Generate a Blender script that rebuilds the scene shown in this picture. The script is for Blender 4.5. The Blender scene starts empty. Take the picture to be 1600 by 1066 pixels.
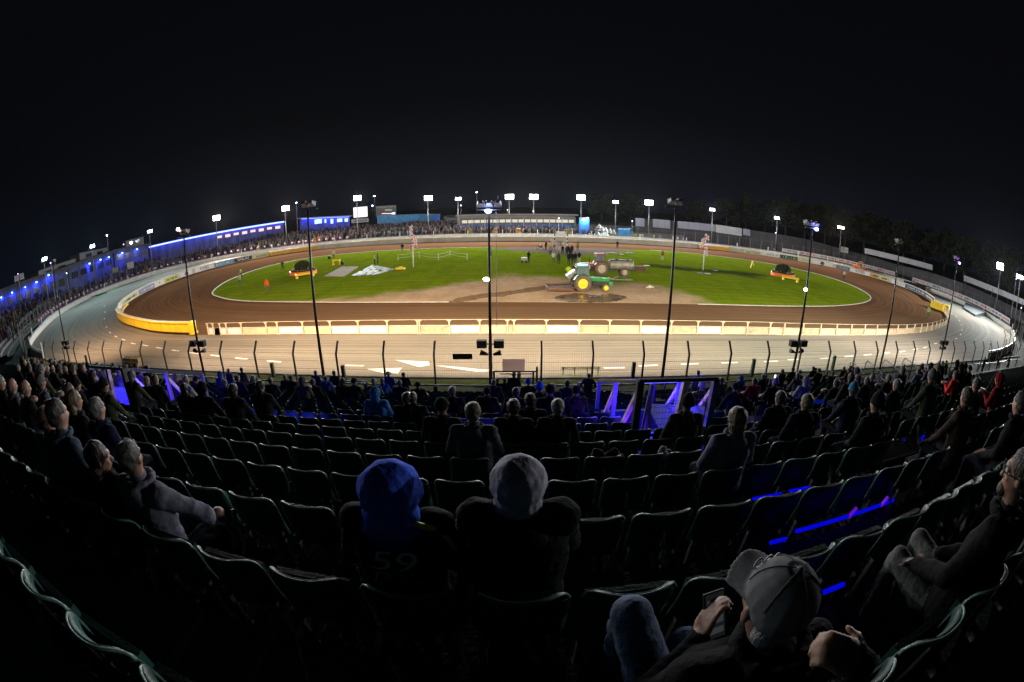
import bpy, bmesh, math, random
import numpy as np
from mathutils import Vector, Matrix, noise as mnoise
random.seed(7)
sc = bpy.context.scene
C = sc.collection
PI = math.pi
R = math.radians
# ---------------------------------------------------------------- camera
CAMZ = 9.0; PITCH = R(18.0); FL = 15.5
cd = bpy.data.cameras.new('camera'); cam = bpy.data.objects.new('camera', cd); C.objects.link(cam)
cd.type = 'PANO'; cd.panorama_type = 'FISHEYE_EQUISOLID'
cd.fisheye_lens = FL; cd.fisheye_fov = PI*1.1
cd.sensor_width = 36; cd.sensor_fit = 'HORIZONTAL'; cd.clip_start = .05; cd.clip_end = 2000
cam.location = (0, 0, CAMZ); cam.rotation_euler = (PI/2 - PITCH, 0, 0)
sc.camera = cam
# ---------------------------------------------------------------- world: night sky, a trace of town glow low down
w = bpy.data.worlds.new('World'); sc.world = w; w.use_nodes = True
nt = w.node_tree; nt.nodes.clear()
out = nt.nodes.new('ShaderNodeOutputWorld'); bg = nt.nodes.new('ShaderNodeBackground')
sky = nt.nodes.new('ShaderNodeTexSky'); sky.sky_type = 'NISHITA'; sky.sun_disc = False
sky.sun_elevation = R(-7); sky.sun_rotation = R(20)
tc = nt.nodes.new('ShaderNodeTexCoord'); sx = nt.nodes.new('ShaderNodeSeparateXYZ')
mr = nt.nodes.new('ShaderNodeMapRange'); mr.inputs[1].default_value = -.02; mr.inputs[2].default_value = .24
mr.interpolation_type = 'SMOOTHERSTEP'
mxw = nt.nodes.new('ShaderNodeMix'); mxw.data_type = 'RGBA'
mxw.inputs[6].default_value = (.0030, .0040, .0078, 1); mxw.inputs[7].default_value = (.0020, .0022, .0032, 1)
addw = nt.nodes.new('ShaderNodeMix'); addw.data_type = 'RGBA'; addw.blend_type = 'ADD'; addw.inputs[0].default_value = .02
L = nt.links.new
L(tc.outputs['Generated'], sx.inputs[0]); L(sx.outputs[2], mr.inputs[0]); L(mr.outputs[0], mxw.inputs[0])
L(mxw.outputs[2], addw.inputs[6]); L(sky.outputs[0], addw.inputs[7]); L(addw.outputs[2], bg.inputs[0])
bg.inputs[1].default_value = 1.0
L(bg.outputs[0], out.inputs[0])
sc.view_settings.view_transform = 'Standard'; sc.view_settings.look = 'None'
sc.view_settings.exposure = 0.0; sc.view_settings.gamma = 1
sc.cycles.use_denoising = True
try: sc.cycles.use_light_tree = True
except Exception: pass
sc.cycles.max_bounces = 5; sc.cycles.diffuse_bounces = 2; sc.cycles.glossy_bounces = 2
sc.cycles.transparent_max_bounces = 12; sc.cycles.sample_clamp_indirect = 4; sc.cycles.caustics_reflective = False

# ---------------------------------------------------------------- lamps that light the place
def spot(x, y, z, tx, ty, tz, power, col, size=150, blend=.5, rad=.35):
    l = bpy.data.lights.new('floodlight_beam', 'SPOT'); l.energy = power; l.color = col
    l.spot_size = R(size); l.spot_blend = blend; l.shadow_soft_size = rad
    o = bpy.data.objects.new('floodlight_beam', l); C.objects.link(o)
    o.location = (x, y, z)
    o.rotation_euler = (Vector((tx, ty, tz)) - Vector((x, y, z))).to_track_quat('-Z', 'Y').to_euler()
    return o
WARM = (1, .80, .55); NEU = (1, .93, .82); COOL = (.80, .93, 1.0); TEAL = (.62, .92, 1.0)
NEARP = [-38.4, -19.1, -10.1, -1.05, 7.85, 16.65, 25.6, 35.2]
NEARW = [(1.15, (1, .66, .40)), (1.25, (1, .72, .48)), (1.0, WARM), (1.15, WARM), (.9, (1, .84, .64)), (.8, (.92, .93, .72)), (.7, (.95, .9, .72)), (1.5, (1, .92, .80))]
for x, (e, c) in zip(NEARP, NEARW):
    spot(x, 20.75, 9.35, x*1.03, 36, 0, e*10500, c, 142, .7, .3)
def vdir(px, py):
    u = (px - 800)*36/1600; v = -(py - 533)*36/1600
    r = math.hypot(u, v) + 1e-9; th = 2*math.asin(r/2/FL); k = math.sin(th)/r
    X, Yc, Z = u*k, v*k, math.cos(th)
    return Vector((X, Z*math.cos(PITCH) + Yc*math.sin(PITCH), Yc*math.cos(PITCH) - Z*math.sin(PITCH)))
def G(px, py, z=0.0):
    d = vdir(px, py); t = (z - CAMZ)/d.z
    return (d.x*t, d.y*t, z)
def AT(px, py, rng):
    """the point seen in that direction at a given horizontal range"""
    d = vdir(px, py); t = rng/math.hypot(d.x, d.y)
    return (d.x*t, d.y*t, CAMZ + d.z*t)
# ---------------------------------------------------------------- ground plan (metres; x along the straight, y away from the stand)
def spline(P, n, closed=True):
    out = []; m = len(P)
    for i in range(m if closed else m-1):
        p = [Vector((*P[(i+k) % m][:2], 0)) if closed else Vector((*P[min(max(i+k, 0), m-1)][:2], 0)) for k in (-1, 0, 1, 2)]
        for j in range(n):
            t = j/n
            q = .5*((2*p[1])+(-p[0]+p[2])*t+(2*p[0]-5*p[1]+4*p[2]-p[3])*t*t+(-p[0]+3*p[1]-3*p[2]+p[3])*t**3)
            out.append((q.x, q.y))
    if not closed: out.append(tuple(P[-1][:2]))
    return out
def ev(P, step, closed=False):
    """resample a polyline evenly"""
    P = list(P) + ([P[0]] if closed else []); d = [0]
    for a, b in zip(P, P[1:]): d.append(d[-1]+math.dist(a[:2], b[:2]))
    n = max(2, round(d[-1]/step)); out = []; j = 0
    for i in range(n + (0 if closed else 1)):
        s = d[-1]*i/n
        while j < len(d)-2 and d[j+1] < s: j += 1
        t = (s-d[j])/max(1e-6, d[j+1]-d[j])
        out.append((P[j][0]+(P[j+1][0]-P[j][0])*t, P[j][1]+(P[j+1][1]-P[j][1])*t))
    return out
OUT = spline([(-46, 21.4), (-30, 21.3), (0, 21.3), (30, 21.3), (48, 21.4), (62, 23.2), (74, 26.6), (85, 32), (93, 40.5), (98.5, 52), (99, 66), (95, 80), (86, 93), (70, 102.5), (52, 109), (32, 113.5), (0, 115), (-22, 115), (-44, 112.5), (-60, 108), (-74, 101), (-85, 91), (-90.5, 77), (-90.5, 64), (-87, 53), (-80.5, 42.5), (-71, 33.2), (-59.5, 25)], 10)
DW = spline([(-28, 29.4), (0, 29.3), (30, 29.4), (44.7, 30.6), (55, 33.2), (64, 37), (72, 43), (79, 50.5), (86, 60), (87.5, 72), (82, 84), (70, 93.5), (55, 99.5), (40, 102), (20, 103), (0, 103), (-20, 103), (-36, 102), (-50, 98.5), (-61, 90), (-66.5, 78), (-67, 66), (-64.5, 55), (-58.5, 44.5), (-50, 36.8), (-40, 32)], 10)
GR = spline([(-30.5, 42.4), (-20, 40.3), (-10, 39.3), (5, 39), (20, 39.3), (30, 39.9), (40, 41.6), (50, 45.4), (57, 51), (61, 60), (60.5, 70), (54, 80), (44, 86), (32, 89.5), (15, 89), (-5, 88.5), (-22, 88), (-34, 85.5), (-42, 81), (-46.5, 72), (-46, 60), (-42, 50), (-37, 45.5)], 10)
def RNG(px, py=400, extra=0):
    """range at which a line of sight crosses the outer edge of the track, plus some metres"""
    d = vdir(px, py); l = math.hypot(d.x, d.y); ux, uy = d.x/l, d.y/l; best = 0
    for i in range(len(OUT)):
        ax, ay = OUT[i-1]; bx, by = OUT[i]; vx, vy = bx-ax, by-ay; den = ux*vy-uy*vx
        if abs(den) < 1e-9: continue
        t = (ax*vy-ay*vx)/den; q = (ax*uy-ay*ux)/den
        if 0 <= q <= 1 and t > best: best = t
    return max(best, 92)+extra
# far floodlight towers: direction in the picture, range from the stand, power, colour, lamp rows
TOWERS = [
 (69, 404, 104, .38, (.62, .92, 1)), (144, 384, 112, .5, (.62, .95, 1)), (234, 361, 112, .6, (.72, .92, 1)),
 (338, 342, 118, 2.4, NEU), (446, 327, 126, 2.1, (1, .86, .82)), (558, 311, 128, 1.3, (.88, 1, .97)),
 (669, 311, 124, 1.3, (1, .90, .90)), (716, 310, 128, .8, (.9, 1, 1)), (796, 309, 121, 1.6, (1, .97, .93)),
 (834, 309, 121, 1.4, (1, .98, .92)), (908, 310, 122, 1.3, (.82, .96, 1)), (962, 315, 126, .8, (.75, .97, 1)),
 (1014, 318, 126, 1.3, (1, .98, .92)), (1113, 327, 122, 1.0, (.80, .72, 1)), (1214, 340, 124, .9, (.86, .97, 1)),
 (1314, 355, 126, 1.2, (1, .80, .70)), (1563, 418, 112, 1.4, (.80, .95, 1)), (1594, 432, 118, 1.2, (1, .97, .9))]
TW = []
for px, py, rng, e, c in TOWERS:
    rng = RNG(px, py, 6 if px < 560 or px > 1020 else 8); p = AT(px, py, rng); TW.append((p, e, c))
    tx, ty = 8 + (p[0]-8)*.35, 62 + (p[1]-62)*.35
    d = Vector((tx-p[0], ty-p[1], 0)).normalized()
    spot(p[0]+d.x*.5, p[1]+d.y*.5, p[2], tx, ty, 4, e*36000, c, 150, .9, .45)
# blue strips and lamps (what they hang on is built further down)
def area(x, y, z, sx_, sy_, rot, power, col, spread=180):
    l = bpy.data.lights.new('blue_lamp_light', 'AREA'); l.shape = 'RECTANGLE'; l.size = sx_; l.size_y = sy_
    l.energy = power; l.color = col; l.spread = R(spread)
    o = bpy.data.objects.new('blue_lamp_light', l); C.objects.link(o); o.location = (x, y, z); o.rotation_euler = rot
    return o
BLUE = (.03, .05, 1)

# ---------------------------------------------------------------- helpers
WS = bpy.data.scenes.new('workshop')     # shapes with modifiers are worked out here, away from the big scene
def bake(o):
    """the mesh of an object after its modifiers"""
    WS.collection.objects.link(o); vl = WS.view_layers[0]; vl.update(); dg = vl.depsgraph; dg.update()
    me = bpy.data.meshes.new_from_object(o.evaluated_get(dg)); WS.collection.objects.unlink(o); return me
def tag(o, label=None, cat=None, group=None, kind=None):
    if label: o['label'] = label
    if cat: o['category'] = cat
    if group: o['group'] = group
    if kind: o['kind'] = kind
    return o
def thing(name, label, cat, loc=(0, 0, 0), rz=0, group=None):
    o = bpy.data.objects.new(name, None); C.objects.link(o); o.empty_display_size = .3
    o.location = loc; o.rotation_euler = (0, 0, rz)
    return tag(o, label, cat, group)
def dup(root, loc=None, rz=None, label=None, group=None, color=None):
    r = root.copy(); C.objects.link(r)
    if loc is not None: r.location = loc
    if rz is not None: r.rotation_euler = (0, 0, rz)
    if label: r['label'] = label
    if group: r['group'] = group
    if color: r.color = color
    for ch in root.children:
        c = ch.copy(); C.objects.link(c); c.parent = r
        if color and not ch.get('keepcol'): c.color = color
        for g in ch.children:
            d = g.copy(); C.objects.link(d); d.parent = c
    return r
class MB:
    """collects shapes; build() links them as one mesh object"""
    def __init__(s): s.v = []; s.f = []; s.m = []; s.uv = None
    def add(s, vs, fs, mi=0):
        b = len(s.v); s.v += [tuple(v) for v in vs]; s.f += [tuple(b+i for i in f) for f in fs]; s.m += [mi]*len(fs)
        return s
    def box(s, a, b, mi=0, rz=0, o=None):
        x0, y0, z0 = a; x1, y1, z1 = b
        vs = [(x0, y0, z0), (x1, y0, z0), (x1, y1, z0), (x0, y1, z0), (x0, y0, z1), (x1, y0, z1), (x1, y1, z1), (x0, y1, z1)]
        if rz:
            cx, cy = o or ((x0+x1)/2, (y0+y1)/2); c, q = math.cos(rz), math.sin(rz)
            vs = [(cx+(x-cx)*c-(y-cy)*q, cy+(x-cx)*q+(y-cy)*c, z) for x, y, z in vs]
        return s.add(vs, [(0, 3, 2, 1), (4, 5, 6, 7), (0, 1, 5, 4), (1, 2, 6, 5), (2, 3, 7, 6), (3, 0, 4, 7)], mi)
    def beam(s, a, b, wx, wz=None, mi=0, up=(0, 0, 1)):
        """box section bar from a to b"""
        a = Vector(a); b = Vector(b); d = (b-a).normalized(); up = Vector(up)
        if abs(d.dot(up)) > .95: up = Vector((0, 1, 0))
        x = d.cross(up).normalized()*wx/2; z = x.cross(d).normalized()*(wz or wx)/2
        vs = [p+q for p in (a, b) for q in (-x-z, x-z, x+z, -x+z)]
        return s.add(vs, [(3, 2, 1, 0), (4, 5, 6, 7), (0, 1, 5, 4), (1, 2, 6, 5), (2, 3, 7, 6), (3, 0, 4, 7)], mi)
    def tube(s, pts, r, n=8, mi=0, cap=True):
        pts = [Vector(p) for p in pts]; rs = r if isinstance(r, (list, tuple)) else [r]*len(pts)
        b = len(s.v); ref = None
        for i, p in enumerate(pts):
            d = (pts[min(i+1, len(pts)-1)] - pts[max(i-1, 0)]).normalized()
            if ref is None: ref = Vector((0, 0, 1)) if abs(d.z) < .9 else Vector((1, 0, 0))
            x = d.cross(ref).normalized(); y = d.cross(x).normalized(); ref = x.cross(d)
            for k in range(n):
                t = 2*PI*k/n; s.v.append(tuple(p + (x*math.cos(t)+y*math.sin(t))*rs[i]))
        for i in range(len(pts)-1):
            for k in range(n):
                s.f.append((b+i*n+k, b+i*n+(k+1) % n, b+(i+1)*n+(k+1) % n, b+(i+1)*n+k)); s.m.append(mi)
        if cap:
            s.f.append(tuple(b+k for k in range(n))[::-1]); s.m.append(mi)
            e = b+(len(pts)-1)*n; s.f.append(tuple(e+k for k in range(n))); s.m.append(mi)
        return s
    def cyl(s, a, b, r, n=16, mi=0, r2=None): return s.tube([a, b], [r, r if r2 is None else r2], n, mi)
    def ball(s, c, r, n=10, mi=0, sc_=(1, 1, 1)):
        b = len(s.v); m = n//2+1
        for i in range(1, m):
            t = PI*i/m
            for k in range(n):
                a = 2*PI*k/n; s.v.append((c[0]+r*sc_[0]*math.sin(t)*math.cos(a), c[1]+r*sc_[1]*math.sin(t)*math.sin(a), c[2]+r*sc_[2]*math.cos(t)))
        for i in range(m-2):
            for k in range(n):
                s.f.append((b+i*n+k, b+(i+1)*n+k, b+(i+1)*n+(k+1) % n, b+i*n+(k+1) % n)); s.m.append(mi)
        s.f.append(tuple(b+k for k in range(n))); s.m.append(mi)
        e = b+(m-2)*n; s.f.append(tuple(e+k for k in range(n))[::-1]); s.m.append(mi)
        return s
    def prism(s, poly, z0, z1, mi=0):
        n = len(poly); b = len(s.v)
        s.v += [(x, y, z0) for x, y in poly] + [(x, y, z1) for x, y in poly]
        s.f.append(tuple(b+i for i in range(n))[::-1]); s.f.append(tuple(b+n+i for i in range(n)))
        s.f += [(b+i, b+(i+1) % n, b+n+(i+1) % n, b+n+i) for i in range(n)]; s.m += [mi]*(n+2)
        return s
    def xform(s, M, start=0):
        for i in range(start, len(s.v)): s.v[i] = tuple(M @ Vector(s.v[i]))
        return s
    def build(s, name, mats, parent=None, smooth=False, bevel=0, loc=None, label=None):
        me = bpy.data.meshes.new(name); me.from_pydata(s.v, [], s.f)
        if not isinstance(mats, (list, tuple)): mats = [mats]
        for m in mats: me.materials.append(m)
        for p, i in zip(me.polygons, s.m): p.material_index = i; p.use_smooth = smooth
        if s.uv:
            u = me.uv_layers.new(name='UVMap')
            for p in me.polygons:
                for li in p.loop_indices: u.data[li].uv = s.uv[me.loops[li].vertex_index]
        me.validate(); me.update()
        o = bpy.data.objects.new(name, me); C.objects.link(o)
        if parent: o.parent = parent
        if loc: o.location = loc
        if label: o['label'] = label
        if bevel:
            b = o.modifiers.new('b', 'BEVEL'); b.width = bevel; b.segments = 2; b.limit_method = 'ANGLE'
        return o
def part(name, mb, m, parent, **k): return mb.build(name, m, parent, **k)
MATS = {}
def mat(name, col, rough=.7, metal=0, var=.25, scale=3, bump=0, bscale=40, emit=None, es=0, spec=.4, objcol=False, stretch=None, col2=None, uvmap=False, detail=6):
    """procedural material: base colour broken up by two sizes of noise, roughness variation, bump"""
    if name in MATS: return MATS[name]
    m = bpy.data.materials.new(name); m.use_nodes = True; MATS[name] = m
    n = m.node_tree; L = n.links.new; b = n.nodes['Principled BSDF']
    b.inputs['Roughness'].default_value = rough; b.inputs['Metallic'].default_value = metal
    b.inputs['Specular IOR Level'].default_value = spec
    tc = n.nodes.new('ShaderNodeTexCoord'); mp = n.nodes.new('ShaderNodeMapping')
    L(tc.outputs['UV' if uvmap else 'Object'], mp.inputs[0])
    if stretch: mp.inputs['Scale'].default_value = stretch
    nz = n.nodes.new('ShaderNodeTexNoise'); nz.inputs['Scale'].default_value = scale; nz.inputs['Detail'].default_value = detail
    nz.inputs['Roughness'].default_value = .62
    L(mp.outputs[0], nz.inputs[0])
    r = n.nodes.new('ShaderNodeMapRange'); r.inputs[1].default_value = .3; r.inputs[2].default_value = .7
    L(nz.outputs[0], r.inputs[0])
    mx = n.nodes.new('ShaderNodeMix'); mx.data_type = 'RGBA'; L(r.outputs[0], mx.inputs[0])
    if objcol:
        oi = n.nodes.new('ShaderNodeObjectInfo')
        d = n.nodes.new('ShaderNodeMix'); d.data_type = 'RGBA'; d.blend_type = 'MULTIPLY'; d.inputs[0].default_value = 1
        d.inputs[7].default_value = (1-var, 1-var, 1-var, 1)
        L(oi.outputs['Color'], d.inputs[6]); L(d.outputs[2], mx.inputs[6]); L(oi.outputs['Color'], mx.inputs[7])
    else:
        c2 = col2 or tuple(min(1, c*(1+var)) for c in col)
        mx.inputs[6].default_value = (*(tuple(c*(1-var) for c in col) if not col2 else col), 1); mx.inputs[7].default_value = (*c2, 1)
    L(mx.outputs[2], b.inputs['Base Color'])
    rr = n.nodes.new('ShaderNodeMapRange'); rr.inputs[3].default_value = max(0, rough-.1); rr.inputs[4].default_value = min(1, rough+.12)
    L(nz.outputs[0], rr.inputs[0]); L(rr.outputs[0], b.inputs['Roughness'])
    if bump:
        n2 = n.nodes.new('ShaderNodeTexNoise'); n2.inputs['Scale'].default_value = bscale; n2.inputs['Detail'].default_value = 4
        L(mp.outputs[0], n2.inputs[0]); bp = n.nodes.new('ShaderNodeBump'); bp.inputs['Strength'].default_value = bump
        bp.inputs['Distance'].default_value = .02; L(n2.outputs[0], bp.inputs['Height']); L(bp.outputs[0], b.inputs['Normal'])
    if emit:
        b.inputs['Emission Color'].default_value = (*emit, 1); b.inputs['Emission Strength'].default_value = es
    return m
steel = mat('dark_steel', (.035, .036, .04), .45, .6, .3, 6)
galv = mat('galvanised_steel', (.34, .35, .36), .45, .7, .2, 5)
white_paint = mat('weathered_white_paint', (.62, .60, .56), .6, 0, .18, 1.3, .15, 20)
cream_paint = mat('cream_paint', (.62, .52, .36), .55, 0, .2, 1.5)
yellow_p = mat('yellow_pad', (.85, .56, .02), .5, 0, .12, 2)
orange_p = mat('orange_paint', (.80, .17, .03), .45, 0, .12, 3)
black_p = mat('black_rubber', (.012, .012, .013), .6, 0, .3, 8)
concrete = mat('concrete', (.16, .155, .15), .85, 0, .3, 1.2, .3, 25)
rust = mat('rusty_steel', (.16, .075, .045), .8, .2, .4, 5, .3, 30)
blue_board = mat('blue_boarding', (.03, .11, .30), .5, 0, .25, 1)
bluelit = mat('blue_lit_steel', (.10, .10, .30), .45, .2, .2, 4)  # blue light put into the steel's colour
glassd = mat('dark_glass', (.02, .03, .035), .08, 0, .1, 2, spec=.8)
def emis(name, col, s):
    return mat(name, (.02, .02, .02), .5, emit=col, es=s)
def seeded(*a): return random.Random(hash(a) & 0xffff)

# ---------------------------------------------------------------- ground surfaces
def shader(name):
    m = bpy.data.materials.new(name); m.use_nodes = True
    return m, m.node_tree, m.node_tree.links.new, m.node_tree.nodes['Principled BSDF']
def nn(n, t, **k):
    x = n.nodes.new(t)
    for a, b in k.items():
        if a.startswith('i'): x.inputs[int(a[1:])].default_value = b
        else: setattr(x, a, b)
    return x
def noise(n, L, src, scale, detail=6, st=None, rough=.6):
    mp = nn(n, 'ShaderNodeMapping')
    if st: mp.inputs['Scale'].default_value = st
    L(src, mp.inputs[0]); z = nn(n, 'ShaderNodeTexNoise'); z.inputs['Scale'].default_value = scale
    z.inputs['Detail'].default_value = detail; z.inputs['Roughness'].default_value = rough; L(mp.outputs[0], z.inputs[0]); return z.outputs[0]
def ramp(n, L, src, a, b, c0=0, c1=1):
    r = nn(n, 'ShaderNodeMapRange'); r.inputs[1].default_value = a; r.inputs[2].default_value = b
    r.inputs[3].default_value = c0; r.inputs[4].default_value = c1; L(src, r.inputs[0]); return r.outputs[0]
def mixc(n, L, f, a, b, blend='MIX'):
    m = nn(n, 'ShaderNodeMix', data_type='RGBA', blend_type=blend)
    for v, i in ((f, 0), (a, 6), (b, 7)):
        if isinstance(v, (int, float)): m.inputs[i].default_value = v
        elif isinstance(v, tuple): m.inputs[i].default_value = (*v, 1)
        else: L(v, m.inputs[i])
    return m.outputs[2]
def bumped(n, L, b, h, s=.4, d=.03):
    bp = nn(n, 'ShaderNodeBump'); bp.inputs['Strength'].default_value = s; bp.inputs['Distance'].default_value = d
    L(h, bp.inputs['Height']); L(bp.outputs[0], b.inputs['Normal'])
# waste ground outside
gm = mat('rough_ground', (.030, .036, .018), .95, 0, .5, .35, .6, 8)
MB().add([(-700, -300, -.06), (700, -300, -.06), (700, 900, -.06), (-700, 900, -.06)], [(0, 1, 2, 3)]).build('ground', gm)['kind'] = 'structure'
# ring strips between two curves, with uv = (metres along, 0..1 across)
CX, CY = 8.0, 66.0
def polar(P, n=360):
    A = sorted(((math.atan2(y-CY, (x-CX)*.62), math.hypot(x-CX, y-CY), x, y) for x, y in P))
    res = []
    for k in range(n):
        a = -PI+2*PI*k/n
        j = next((i for i, q in enumerate(A) if q[0] > a), 0)
        p, q = A[j-1], A[j]; da = (q[0]-p[0]) % (2*PI); t = ((a-p[0]) % (2*PI))/max(da, 1e-9)
        res.append((p[2]+(q[2]-p[2])*t, p[3]+(q[3]-p[3])*t))
    return res
def ring(name, inner, outer, z, m, cols=8, zf=None):
    A, B = polar(inner), polar(outer); n = len(A); mb = MB(); mb.uv = []
    s = 0
    for k in range(n+1):
        a, b = A[k % n], B[k % n]
        if k: s += math.dist(((a[0]+b[0])/2, (a[1]+b[1])/2), pm)
        pm = ((a[0]+b[0])/2, (a[1]+b[1])/2)
        for c in range(cols+1):
            t = c/cols; mb.v.append((a[0]+(b[0]-a[0])*t, a[1]+(b[1]-a[1])*t, z+(zf(t) if zf else 0))); mb.uv.append((s, t))
    for k in range(n):
        for c in range(cols):
            i = k*(cols+1)+c; mb.f.append((i, i+1, i+cols+2, i+cols+1)); mb.m.append(0)
    o = mb.build(name, m, smooth=True); o['kind'] = 'structure'; return o
m, n, L, b = shader('shale')
tc_ = nn(n, 'ShaderNodeTexCoord'); uv = tc_.outputs['UV']; ob = tc_.outputs['Object']
st = noise(n, L, uv, 1, 8, (.035, 26, 1), .65); st2 = noise(n, L, uv, 1, 6, (.25, 60, 1), .6); big = noise(n, L, ob, .09, 4)
c = mixc(n, L, ramp(n, L, st, .32, .68), (.115, .056, .029), (.255, .130, .068))
c = mixc(n, L, ramp(n, L, st2, .45, .75, 0, .3), c, (.28, .15, .08))
sy = nn(n, 'ShaderNodeSeparateXYZ'); L(ob, sy.inputs[0])
near = ramp(n, L, sy.outputs[1], 46, 34)                     # the home straight is drier and paler
c = mixc(n, L, near, c, mixc(n, L, ramp(n, L, st, .3, .7), (.125, .075, .043), (.20, .125, .073)))
c = mixc(n, L, ramp(n, L, big, .35, .65, .0, .35), c, (.10, .055, .033))
L(c, b.inputs['Base Color']); b.inputs['Roughness'].default_value = .93; b.inputs['Specular IOR Level'].default_value = 0
g = nn(n, 'ShaderNodeMath', operation='ADD'); L(st2, g.inputs[0]); L(noise(n, L, ob, 2.2, 8), g.inputs[1]); bumped(n, L, b, g.outputs[0], .7, .05)
ring('shale_track', GR, DW, .012, m)
m, n, L, b = shader('tarmac')
tc_ = nn(n, 'ShaderNodeTexCoord'); uv = tc_.outputs['UV']; ob = tc_.outputs['Object']
st = noise(n, L, uv, 1, 7, (.02, 22, 1), .6); fine = noise(n, L, ob, 7, 8); big = noise(n, L, ob, .12, 5)
c = mixc(n, L, ramp(n, L, st, .33, .66), (.145, .130, .112), (.265, .240, .205))
sk = noise(n, L, uv, 1, 3, (.012, 60, 1), .5); c = mixc(n, L, ramp(n, L, sk, .56, .66, 0, .45), c, (.10, .092, .085))
c = mixc(n, L, ramp(n, L, big, .4, .72, 0, .5), c, (.30, .25, .19))
c = mixc(n, L, ramp(n, L, fine, .35, .7, 0, .3), c, (.13, .12, .11))
L(c, b.inputs['Base Color']); b.inputs['Roughness'].default_value = .8; b.inputs['Specular IOR Level'].default_value = .03
bumped(n, L, b, fine, .35, .012)
ring('tarmac_track', DW, OUT, .0, m)
# infield: grass wearing to bare sand where the tractors turn
SAND = [G(*p)[:2] for p in [(430, 476), (470, 472), (520, 467), (580, 462), (640, 456), (700, 447), (745, 440), (790, 430), (850, 434), (905, 440), (960, 442), (1000, 444), (1045, 453), (1085, 464), (1110, 478), (1100, 500), (430, 500)]]
PIT = [G(*p)[:2] for p in [(768, 389.5), (812, 392.5), (860, 397), (905, 399), (950, 396), (985, 391.5), (1010, 387), (900, 384), (800, 385)]]
DRK = [G(*p)[:2] for p in [(1010, 413), (1060, 417), (1110, 421), (1160, 424), (1195, 430), (1180, 435), (1140, 429), (1080, 424), (1020, 418)]]
def inside(P, x, y):
    r = False; j = len(P)-1
    for i in range(len(P)):
        if (P[i][1] > y) != (P[j][1] > y) and x < (P[j][0]-P[i][0])*(y-P[i][1])/(P[j][1]-P[i][1])+P[i][0]: r = not r
        j = i
    return r
def sdist(P, x, y):
    d = 1e9
    for i in range(len(P)):
        ax, ay = P[i-1]; bx, by = P[i]; vx, vy = bx-ax, by-ay
        t = max(0, min(1, ((x-ax)*vx+(y-ay)*vy)/max(1e-9, vx*vx+vy*vy))); d = min(d, math.hypot(x-ax-vx*t, y-ay-vy*t))
    return d if inside(P, x, y) else -d
A = polar(GR, 300); mb = MB(); NR = 46
for k in range(300):
    for j in range(NR+1):
        t = j/NR; mb.v.append((CX+(A[k][0]-CX)*t, CY+(A[k][1]-CY)*t, .02))
for k in range(300):
    for j in range(NR):
        i = k*(NR+1)+j; i2 = ((k+1) % 300)*(NR+1)+j
        mb.f.append((i, i+1, i2+1, i2) if j else (i, i+1, i2+1)); mb.m.append(0)
m, n, L, b = shader('infield_turf')
ob = nn(n, 'ShaderNodeTexCoord').outputs['Object']
def attr(nm):
    a = nn(n, 'ShaderNodeAttribute', attribute_name=nm); return a.outputs['Fac']
n1 = noise(n, L, ob, .22, 8, None, .68); n2 = noise(n, L, ob, 2.6, 8); n3 = noise(n, L, ob, .5, 5, (1, .35, 1))
gr = mixc(n, L, ramp(n, L, n3, .3, .7), (.14, .22, .007), (.24, .33, .010))
gr = mixc(n, L, ramp(n, L, n2, .35, .75, 0, .6), gr, (.07, .11, .012))
gr = mixc(n, L, ramp(n, L, n1, .44, .64, 0, .7), gr, (.22, .25, .02))
mw = nn(n, 'ShaderNodeTexWave'); mw.inputs['Scale'].default_value = .16; mw.inputs['Distortion'].default_value = 1.2; mw.bands_direction = 'Y'; L(ob, mw.inputs[0])
gr = mixc(n, L, ramp(n, L, mw.outputs[1], .3, .7, 0, .22), gr, (.07, .13, .006))
n4 = noise(n, L, ob, .9, 8, None, .72); gr = mixc(n, L, ramp(n, L, n4, .60, .70, 0, .6), gr, (.16, .13, .06))
sand = mixc(n, L, ramp(n, L, n1, .3, .7), (.40, .27, .17), (.62, .45, .31))
sand = mixc(n, L, ramp(n, L, n2, .5, .8, 0, .6), sand, (.15, .095, .06))
def mask(nm, soft, amp):
    q = nn(n, 'ShaderNodeMath', operation='MULTIPLY_ADD'); L(n1, q.inputs[0]); q.inputs[1].default_value = amp; L(attr(nm), q.inputs[2])
    q2 = nn(n, 'ShaderNodeMath', operation='MULTIPLY_ADD'); L(n2, q2.inputs[0]); q2.inputs[1].default_value = amp*.35; L(q.outputs[0], q2.inputs[2])
    o = amp*.5*1.35; return ramp(n, L, q2.outputs[0], o-soft, o+soft)
c = mixc(n, L, mask('sand', 1.6, 9), gr, sand)
c = mixc(n, L, mask('pit', 1.0, 5), c, mixc(n, L, n1, (.15, .12, .10), (.25, .20, .17)))
wk = mixc(n, L, ramp(n, L, mask('worn', 1.4, 7), 0, 1, 0, .85), c, (.030, .035, .018))
L(wk, b.inputs['Base Color']); b.inputs['Roughness'].default_value = .95; b.inputs['Specular IOR Level'].default_value = 0
bumped(n, L, b, n2, .8, .06)
o = mb.build('infield', m, smooth=True); o['kind'] = 'structure'
for nm, P in (('sand', SAND), ('pit', PIT), ('worn', DRK)):
    a = o.data.attributes.new(nm, 'FLOAT', 'POINT')
    a.data.foreach_set('value', [max(-9, min(9, sdist(P, v[0], v[1]))) for v in mb.v])
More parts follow.
